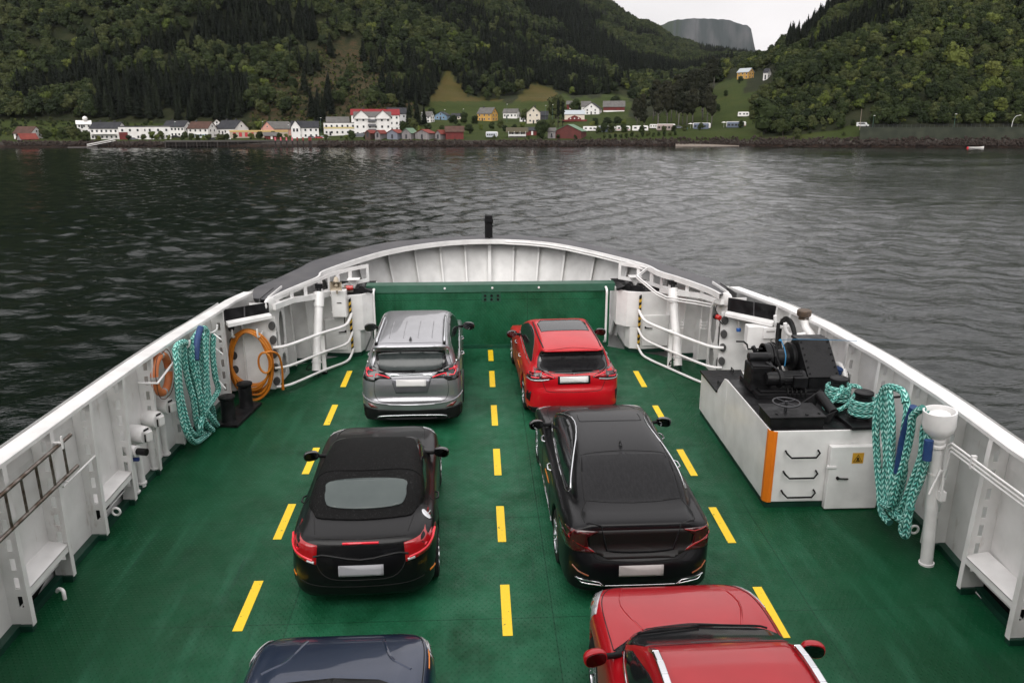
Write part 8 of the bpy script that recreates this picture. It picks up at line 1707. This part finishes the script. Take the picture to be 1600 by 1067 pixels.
for k, (px, D, s_) in enumerate([(66, 452, .55), (84, 455, .6), (102, 450, .5), (120, 452, .55), (152, 428, .3), (198, 430, .28), (222, 430, .35), (262, 432, .3), (283, 432, .28), (297, 430, .33), (316, 428, .3), (346, 434, .33), (366, 450, .3), (391, 445, .38), (402, 446, .3), (426, 452, .35), (446, 446, .3), (270, 500, .6), (285, 505, .55), (335, 520, .6), (352, 525, .55), (392, 500, .7), (401, 510, .75), (425, 515, .65), (440, 520, .7), (470, 505, .65), (500, 500, .7), (508, 430, .28), (540, 432, .3), (548, 445, .45), (640, 455, .5), (655, 462, .45), (690, 500, .35), (716, 505, .4), (752, 500, .4), (768, 505, .45), (782, 520, .5), (816, 505, .45), (850, 500, .5), (862, 520, .45), (925, 480, .5), (948, 500, .6), (965, 505, .6), (975, 490, .5), (930, 520, .5)]):
    tree('yellowish' if k % 3 == 1 else 'bushy', px, D, s_, ('yellow-green garden tree' if k % 3 == 1 else 'small dark green garden tree') + (' at the left end of the village' if px < 240 else ' between the white houses by the car park' if px < 380 else ' near the yellow petrol station canopy' if px < 460 else ' near the white modern building' if px < 560 else ' behind the boathouse row' if px < 700 else ' in the gardens of the meadow village' if px < 900 else ' below the long red barn'), 'village trees')

# caravans on the camping ground
def wheel_pair(P, xs, y, r, par=None):
    for x_ in xs: m = MB(); m.cyl((x_, y, r), (x_, y + .2, r), r, n=14); P(m, 'wheel', TYRE, par)
def caravan(label, px0, px1, base, top, D=None, awning=None, stripe=None):
    pc = (px0 + px1) / 2; D = D or gD(pc, base); k = D / K1; w_ = (px1 - px0) * k; H = (base - top) * D / KV; t = thing('caravan', label, 'caravan', gpt(pc, D + 1.1, float(elev(base, D))), -az_of(pc), 'caravans on the camping ground', ship=False)
    def P(mb, nm, m, par=None, **kk): o = mb.build(nm, m, None, **kk); o.parent = par or t; return o
    m = MB(); x = w_ / 2; m.prism([(-x, .5), (x, .5), (x, H - .5), (x - .5, H), (-x + .3, H), (-x, H - .3)], lambda q: (q[0], 1.1, q[1]), lambda q: (q[0], -1.1, q[1])); P(m, 'body', WW, bevel=.12)
    for f in (-.3, .05, .32): m = MB(); m.box((f * w_, -1.11, H * .62), (w_ * .16, .05, H * .26)); P(m, 'window', WIN)
    wheel_pair(P, (-.1 * w_, .1 * w_), -1.0, .35)
    if stripe: m = MB(); m.box((0, -1.12, H * .36), (w_ * .97, .04, .22)); P(m, 'stripe', stripe)
    if awning: 
        m = MB(); m.hexa([(-x * .95, -3.4, 0), (x * .8, -3.4, 0), (x * .8, -1.15, 0), (-x * .95, -1.15, 0), (-x * .9, -3.3, H * .72), (x * .76, -3.3, H * .72), (x * .76, -1.15, H * .95), (-x * .9, -1.15, H * .95)]); aw = P(m, 'awning', awning)
        for f in (-.7, -.35, 0, .35): m = MB(); m.box((f * x, -3.4, H * .45), (w_ * .10, .06, H * .3)); P(m, 'awning_window', WIN, aw)
    return t
AG = mat('awning_blue_grey', (.09, .11, .15), .8); AB = mat('awning_beige', (.25, .20, .18), .8); ST = mat('pink_stripe', (.5, .12, .15), .6)
caravan('white caravan standing alone in the meadow near the summer house', 759, 778, 214, 205.5, awning=mat('awning_pale', (.4, .42, .45), .8), D=437)
for a in (('low white caravan with long roof next to the big brown-red boathouse', 911, 933, 206, 197.5, None, None), ('white caravan with a row of dark awning windows', 935, 962, 206, 197, AG, None), ('white caravan with pink stripe', 963, 985, 206, 197, None, ST), ('white caravan with grey lower body and round corners', 988, 1013, 206, 196.5, None, None), ('cream caravan partly behind the beige awning', 1015, 1027, 202, 194.5, None, None), ('caravan with a beige awning and arched windows', 1026, 1055, 204, 194, AB, None), ('caravan with blue-grey awning left of the tree slope', 1083, 1110, 202, 192.5, AG, None), ('caravan with blue-grey awning and orange wind screen', 1135, 1165, 200, 190.5, AG, mat('orange_screen', (.45, .12, .03), .7))):
    caravan(*a[:5], awning=a[5], stripe=a[6])
caravan('lone white caravan higher up on the grass beside the tall dark tree', 1152, 1169, 184, 175.5)
def parasol(px, base, top, label):
    D = gD(px, base); k = D / K1; h = (base - top) * k; t = thing('parasol', label, 'parasol', gpt(px, D, elev(base, D)), 0, ship=False); m = MB(); m.cyl((0, 0, 0), (0, 0, h), .06); o = m.build('pole', FRM, None); o.parent = t; m = MB(); m.lathe([(1.6, h - .5), (.05, h)], (0, 0, 0), n=8); o = m.build('canopy', WW, None); o.parent = t
parasol(1079, 201, 193, 'white parasol left of the blue-grey awning caravan'); parasol(1131, 200, 191, 'white parasol beside the caravan with the orange wind screen')
D = gD(1071, 202); t = thing('tent', 'small bright blue tent on the camping ground', 'tent', gpt(1071, D, elev(202, D)), 0, ship=False); m = MB(); m.prism([(-1, 0), (1, 0), (.8, 1.2), (.3, 1.6), (-.6, 1.5)], lambda q: (q[0], -1, q[1]), lambda q: (q[0], 1, q[1])); o = m.build('tent_cloth', mat('tent_blue', (.03, .20, .45), .7), None); o.parent = t
# far parked cars and vans
def far_car(px, base, L_, m_, label, van=False, D=None, yaw=0, group=None):
    D = D or gD(px, base); t = thing('parked_van' if van else 'parked_car', label, 'van' if van else 'car', gpt(px, D, elev(base, D)), -az_of(px) + R_(yaw), group, ship=False)
    def P(mb, nm, mm_, par=None, **kk): o = mb.build(nm, mm_, None, **kk); o.parent = par or t; return o
    x = L_ / 2; pr_ = [(-x, .3), (x, .3), (x, .8), (x * .55, .95), (x * .3, 1.45), (-x * .6, 1.48), (-x * .95, 1.0)] if not van else [(-x, .35), (x, .35), (x, 1.1), (x * .75, 1.3), (x * .55, 2.1), (-x, 2.15)]
    m = MB(); m.prism(pr_, lambda q: (q[0], .88, q[1]), lambda q: (q[0], -.88, q[1])); P(m, 'body', m_, bevel=.06); h0, h1 = (.98, 1.38) if not van else (1.35, 1.95)
    m = MB(); m.prism([(-x * .72, h0), (x * .45, h0), (x * .25, h1), (-x * .6, h1)], lambda q: (q[0], -.87, q[1]), lambda q: (q[0], -.90, q[1])); P(m, 'side_window', WIN)
    wheel_pair(P, (-x * .6, x * .6), -.92, .34)
CB = mat('far_black_car', (.015, .016, .018), .3, coat=.6); CW = mat('far_white_car', (.6, .6, .6), .4, coat=.5); CG = mat('far_grey_car', (.12, .13, .15), .35, coat=.6); CR = mat('far_red_car', (.35, .03, .03), .4, coat=.5)
far_car(273, 214.5, 5, CB, 'dark car parked by the white black-roofed house', D=462); far_car(330, 218.5, 4.6, CB, 'black car standing at the quay edge', D=437); far_car(351, 217.8, 5, CW, 'white van with dark windows on the quay', True, D=440); far_car(486, 216, 4.4, CG, 'grey car at the right end of the quay', D=447); far_car(497, 216.3, 4.2, CR, 'red car beside the grey car at the right end of the quay', D=445); far_car(505, 216, 4.4, CW, 'white car near the white modern building', D=449); far_car(1061, 201.5, 4.4, CG, 'blue-grey car between beige awning and blue tent'); far_car(206, 218, 4.2, CG, 'grey car in front of the flat-roofed block on the left', D=440)
far_car(1348, 199.6, 5.5, CW, 'white van on the fenced road at the left end of the green retaining wall', True, D=398)
# quay, piles, mooring posts, jetty
q0, q1 = 263, 493
t = thing('quay', 'long dark timber quay on piles in front of the village', 'quay', gpt(378, 428, 0), -az_of(378), ship=False)
def P(mb, nm, m, par=None, **kk): o = mb.build(nm, m, None, **kk); o.parent = par or t; return o
Lq = (q1 - q0) * 424 / K1; zq = float(elev(218.3, 424)); m = MB(); m.box((0, 4, zq - .35), (Lq, 24, .7)); P(m, 'quay_deck', mat('grey_concrete', (.07, .065, .06), .9, col2=(.05, .047, .045), nscale=.3, spec=.15)); m = MB(); m.box((0, -4, zq - 1.6), (Lq, 6, 2.0)); P(m, 'quay_front', TIMB)
for k in range(46): m = MB(); m.cyl((-Lq / 2 + .6 + k * Lq / 46, -7.9, -2), (-Lq / 2 + .6 + k * Lq / 46, -7.9, zq - .7), .2, n=8); P(m, 'pile', mat('pale_pile', (.06, .05, .045), .9) if k % 3 == 0 else TIMB)
for i, px in enumerate((428.5, 437, 446, 455, 463, 472, 481.5, 484)):
    t = thing('mooring_post', 'red-topped mooring post standing in the water before the quay', 'post', gpt(px, 415, 0), 0, 'red-topped mooring posts at the quay', ship=False); zt = float(elev(213.5, 415)); m = MB(); m.cyl((0, 0, -3), (0, 0, zt - 1.6), .32, n=12); o = m.build('post', TIMB, None, smooth=40); o.parent = t; m = MB(); m.cyl((0, 0, zt - 1.6), (0, 0, zt), .36, n=12); o = m.build('post_top', mat('post_pink', (.55, .12, .16), .6) if i < 4 else mat('post_red', (.22, .02, .02), .6), None, smooth=40); o.parent = t
t = thing('jetty', 'low floating jetty with a white gangway at the left shore', 'jetty', gpt(128, 411, 0), -az_of(128), ship=False); m = MB(); m.box((-1, 0, .25), (13, 2.2, .5)); o = m.build('pontoon', mat('grey_planks', (.10, .09, .085), .9), None); o.parent = t; m = MB(); m.bar((1, .5, .7), (14, 5, 3.2), 1.2, .15); m.bar((1, -.2, 1.5), (14, 4.3, 4.0), .08, .5); o = m.build('gangway', WW, None); o.parent = t
# shore wall, road fence, lamps
def wl(px, D, z): p = gpt(px, D, z); return (p.x, p.y, p.z)
WP = [(1345, 391.8), (1350, 391.4), (1500, 383.4), (1640, 375.4), (1900, 362)]
m = MB(); zt = float(elev(200.8, 388))
for (a, Da), (b, Db) in zip(WP, WP[1:]): m.hexa([wl(a, Da, -1), wl(b, Db, -1), wl(b, Db + 1.1, -1), wl(a, Da + 1.1, -1), wl(a, Da, zt), wl(b, Db, zt), wl(b, Db + 1.1, zt), wl(a, Da + 1.1, zt)])
single(m, 'retaining_wall', mat('grey_green_concrete', (.030, .036, .027), .9, col2=(.050, .054, .040), nscale=.25, detail=8, spec=.1), 'long grey-green retaining wall along the right shore', 'wall', ship=False)
t = thing('road_fence', 'dark wire fence along the road on top of the retaining wall', 'fence', gpt(1500, 384, zt), 0, ship=False); Lp = Vector(t.location)
FM = mat('dark_fence_metal', (.02, .022, .024), .7); FP = mat('fence_post_grey', (.07, .07, .075), .6)
NPOST = 46; px_ = [1345 + i * 7.2 for i in range(NPOST)]; fd = lambda p: float(np.interp(p, [q for q, _ in WP], [q for _, q in WP])) + .4
for p in px_: m = MB(); a = Vector(wl(p, fd(p), zt)); m.box(a + Vector((0, 0, .8)) - Lp, (.08, .08, 1.6)); o = m.build('fence_post', FP, None); o.parent = t
m = MB()
for a, b in zip(px_, px_[1:]):
    for z in (.05, .55, 1.05, 1.5): m.bar(Vector(wl(a, fd(a), zt + z)) - Lp, Vector(wl(b, fd(b), zt + z)) - Lp, .04, .06)
    for k in range(6): c_ = a + (b - a) * k / 6; m.box(Vector(wl(c_, fd(c_), zt + .78)) - Lp, (.03, .03, 1.45))
o = m.build('fence_mesh', FM, None); o.parent = t
def lamp(px, base, top, label, D=None, kind=0):
    D = D or gD(px, base); z0 = float(elev(base, D)); h = (base - top) * D / K1; t = thing('street_lamp', label, 'street lamp', gpt(px, D, z0), -az_of(px), 'street lamps', ship=False); m = MB()
    if kind: m.tube(crom([(0, 0, 0), (.3, 0, h * .6), (1.2, 0, h * .92), (2.6, 0, h)], 5), .12, 8)
    else: m.cyl((0, 0, 0), (0, 0, h), .09, .06, n=8)
    o = m.build('pole', mat('lamp_pole_green', (.05, .12, .10), .6) if not kind else FRM, None, smooth=50); o.parent = t; m = MB()
    m.box((2.7 if kind else .25, 0, h + .05), (.8, .35, .22)); o = m.build('lamp_head', WW, None, bevel=.05); o.parent = t
lamp(1364, 200, 182.5, 'green pole lamp beside the white van on the fenced road', D=393); lamp(1491, 200, 180.5, 'green pole lamp in the middle of the fenced road', D=385); lamp(1581, 200, 182.5, 'curved white lamp post near the right edge above the wall', D=379, kind=1)
t = thing('pole', 'thin pale pole standing at the left end of the retaining wall', 'pole', gpt(1344, 392.5, zt), 0, ship=False); m = MB(); m.cyl((0, 0, -1), (0, 0, 8.4), .12, .08, n=8); o = m.build('shaft', mat('pale_wood', (.28, .22, .18), .8), None); o.parent = t
for px, b, tp in ((273, 213, 190), (410, 214, 190), (450, 214, 195), (501, 214, 184.5), (659, 192, 176), (695, 188, 172), (724, 188, 171), (792, 192, 164), (852, 190, 166), (863, 190, 165)): lamp(px, b, tp, 'street lamp in the village, at the %s' % {273: 'dark car by the black-roofed house', 410: 'petrol station canopy', 450: 'front-gabled white house', 501: 'white modern building', 659: 'small white house', 695: 'blue house', 724: 'low dark-roofed house', 792: 'white house with a flagpole', 852: 'tall cream house', 863: 'thin dark trees'}[px])
# small white rowing boat and its red buoy
t = thing('rowing_boat', 'small white boat moored near the right shore', 'boat', gpt(1530, 366, 0), -az_of(1530) + R_(4), ship=False)
m = MB(); st = [(-2.9, .55, .55), (-1.5, .8, .5), (0, .85, .5), (1.5, .7, .6), (2.6, .3, .8), (3.0, .04, .92)]; V_ = []; F_ = []
for x_, hw_, zt_ in st: V_ += [(x_, -hw_, zt_), (x_, -hw_ * .6, 0), (x_, 0, -.15), (x_, hw_ * .6, 0), (x_, hw_, zt_)]
for i in range(5):
    for j in range(4): F_.append((i * 5 + j, i * 5 + j + 1, i * 5 + j + 6, i * 5 + j + 5))
F_.append((0, 1, 2, 3, 4)); m.add(V_, F_); o = m.build('hull', WW, None, smooth=50); o.parent = t; so_ = o.modifiers.new('s', 'SOLIDIFY'); so_.thickness = .06
for x_ in (-1.6, .2, 1.4): m = MB(); m.box((x_, 0, .38), (.3, 1.4, .05)); o = m.build('thwart', mat('boat_wood', (.2, .12, .07), .7), None); o.parent = t
m = MB(); m.box((-2.95, 0, .7), (.35, .35, .6)); o = m.build('outboard_motor', DKW, None, bevel=.05); o.parent = t
m = MB(); m.lathe([(0, -.45), (.35, -.3), (.45, 0), (.35, .3), (0, .45)], (0, 0, .25), n=16); p = gpt(1517, 365, 0); single(m, 'buoy', mat('buoy_red', (.65, .03, .04), .5), 'red round buoy floating beside the small white boat', 'buoy', smooth=60, ship=False, loc=(0, 0, 0)).location = p
m = MB(); V_ = [wl(a, D, z) for a, D, z in ((1057, 414.5, .05), (1075, 413.5, .05), (1110, 413, .05), (1157, 412, .05), (1157, 413, .35), (1110, 416, .9), (1080, 417.5, 1.1), (1057, 418, 1.2))]; m.add(V_, [tuple(range(8))]); struct(m, 'beach_sand', mat('pale_sand', (.17, .14, .115), .9), ship=False)
# rocks of the shore
rk = [crown_mesh('rock', 90 + i, 1, 1, 0, core=True, lobes=3, m=mat('shore_rock', (.035, .026, .022), .9, col2=(.15, .13, .12), nscale=.35, namt=(.5, .68), spec=.2)) for i in range(3)]
px, D = cloud(3600, 0, 1650, 0, 1); d0 = np.interp(px, [0, 1060, 1145, 1185, 1230, 1300, 1345, 1500, 1640], [416.5, 416.5, 415.5, 410, 403, 394, 387.5, 379.5, 371.5]); D = d0 + rng.uniform(0, 6.5, len(px)); D = np.where(px > 1345, d0 + rng.uniform(0, 3.8, len(px)), D); ok = ~((px > 262) & (px < 494)); px, D = px[ok], D[ok]
scatter('shore_rocks', [proto('shore_rock', r_) for r_ in rk], worldpos(px, D) + np.array([0, 0, .25]), rng.uniform(.6, 1.9, len(px)), rng.integers(0, 3, len(px)))

# humid air of the fjord
mb = MB(); mb.box((300, 1600, 799), (5600, 5600, 1602)); hz = mb.build('haze', None, None); hz.data.materials.clear()
hm = bpy.data.materials.new('haze_air'); hm.use_nodes = True; N = hm.node_tree; N.nodes.clear(); om = N.nodes.new('ShaderNodeOutputMaterial'); pv = N.nodes.new('ShaderNodeVolumePrincipled'); pv.inputs['Color'].default_value = (.80, .86, .90, 1); pv.inputs['Density'].default_value = .000017; pv.inputs['Anisotropy'].default_value = .2
N.links.new(pv.outputs[0], om.inputs['Volume']); hz.data.materials.append(hm); hz['kind'] = 'stuff'

# ------------------------------------------------------------------ float the ferry
for o in SHIPOBJ:
    o.matrix_world = SHIP @ (Matrix.Translation(o.location) @ o.rotation_euler.to_matrix().to_4x4() @ Matrix.Diagonal((*o.scale, 1)))
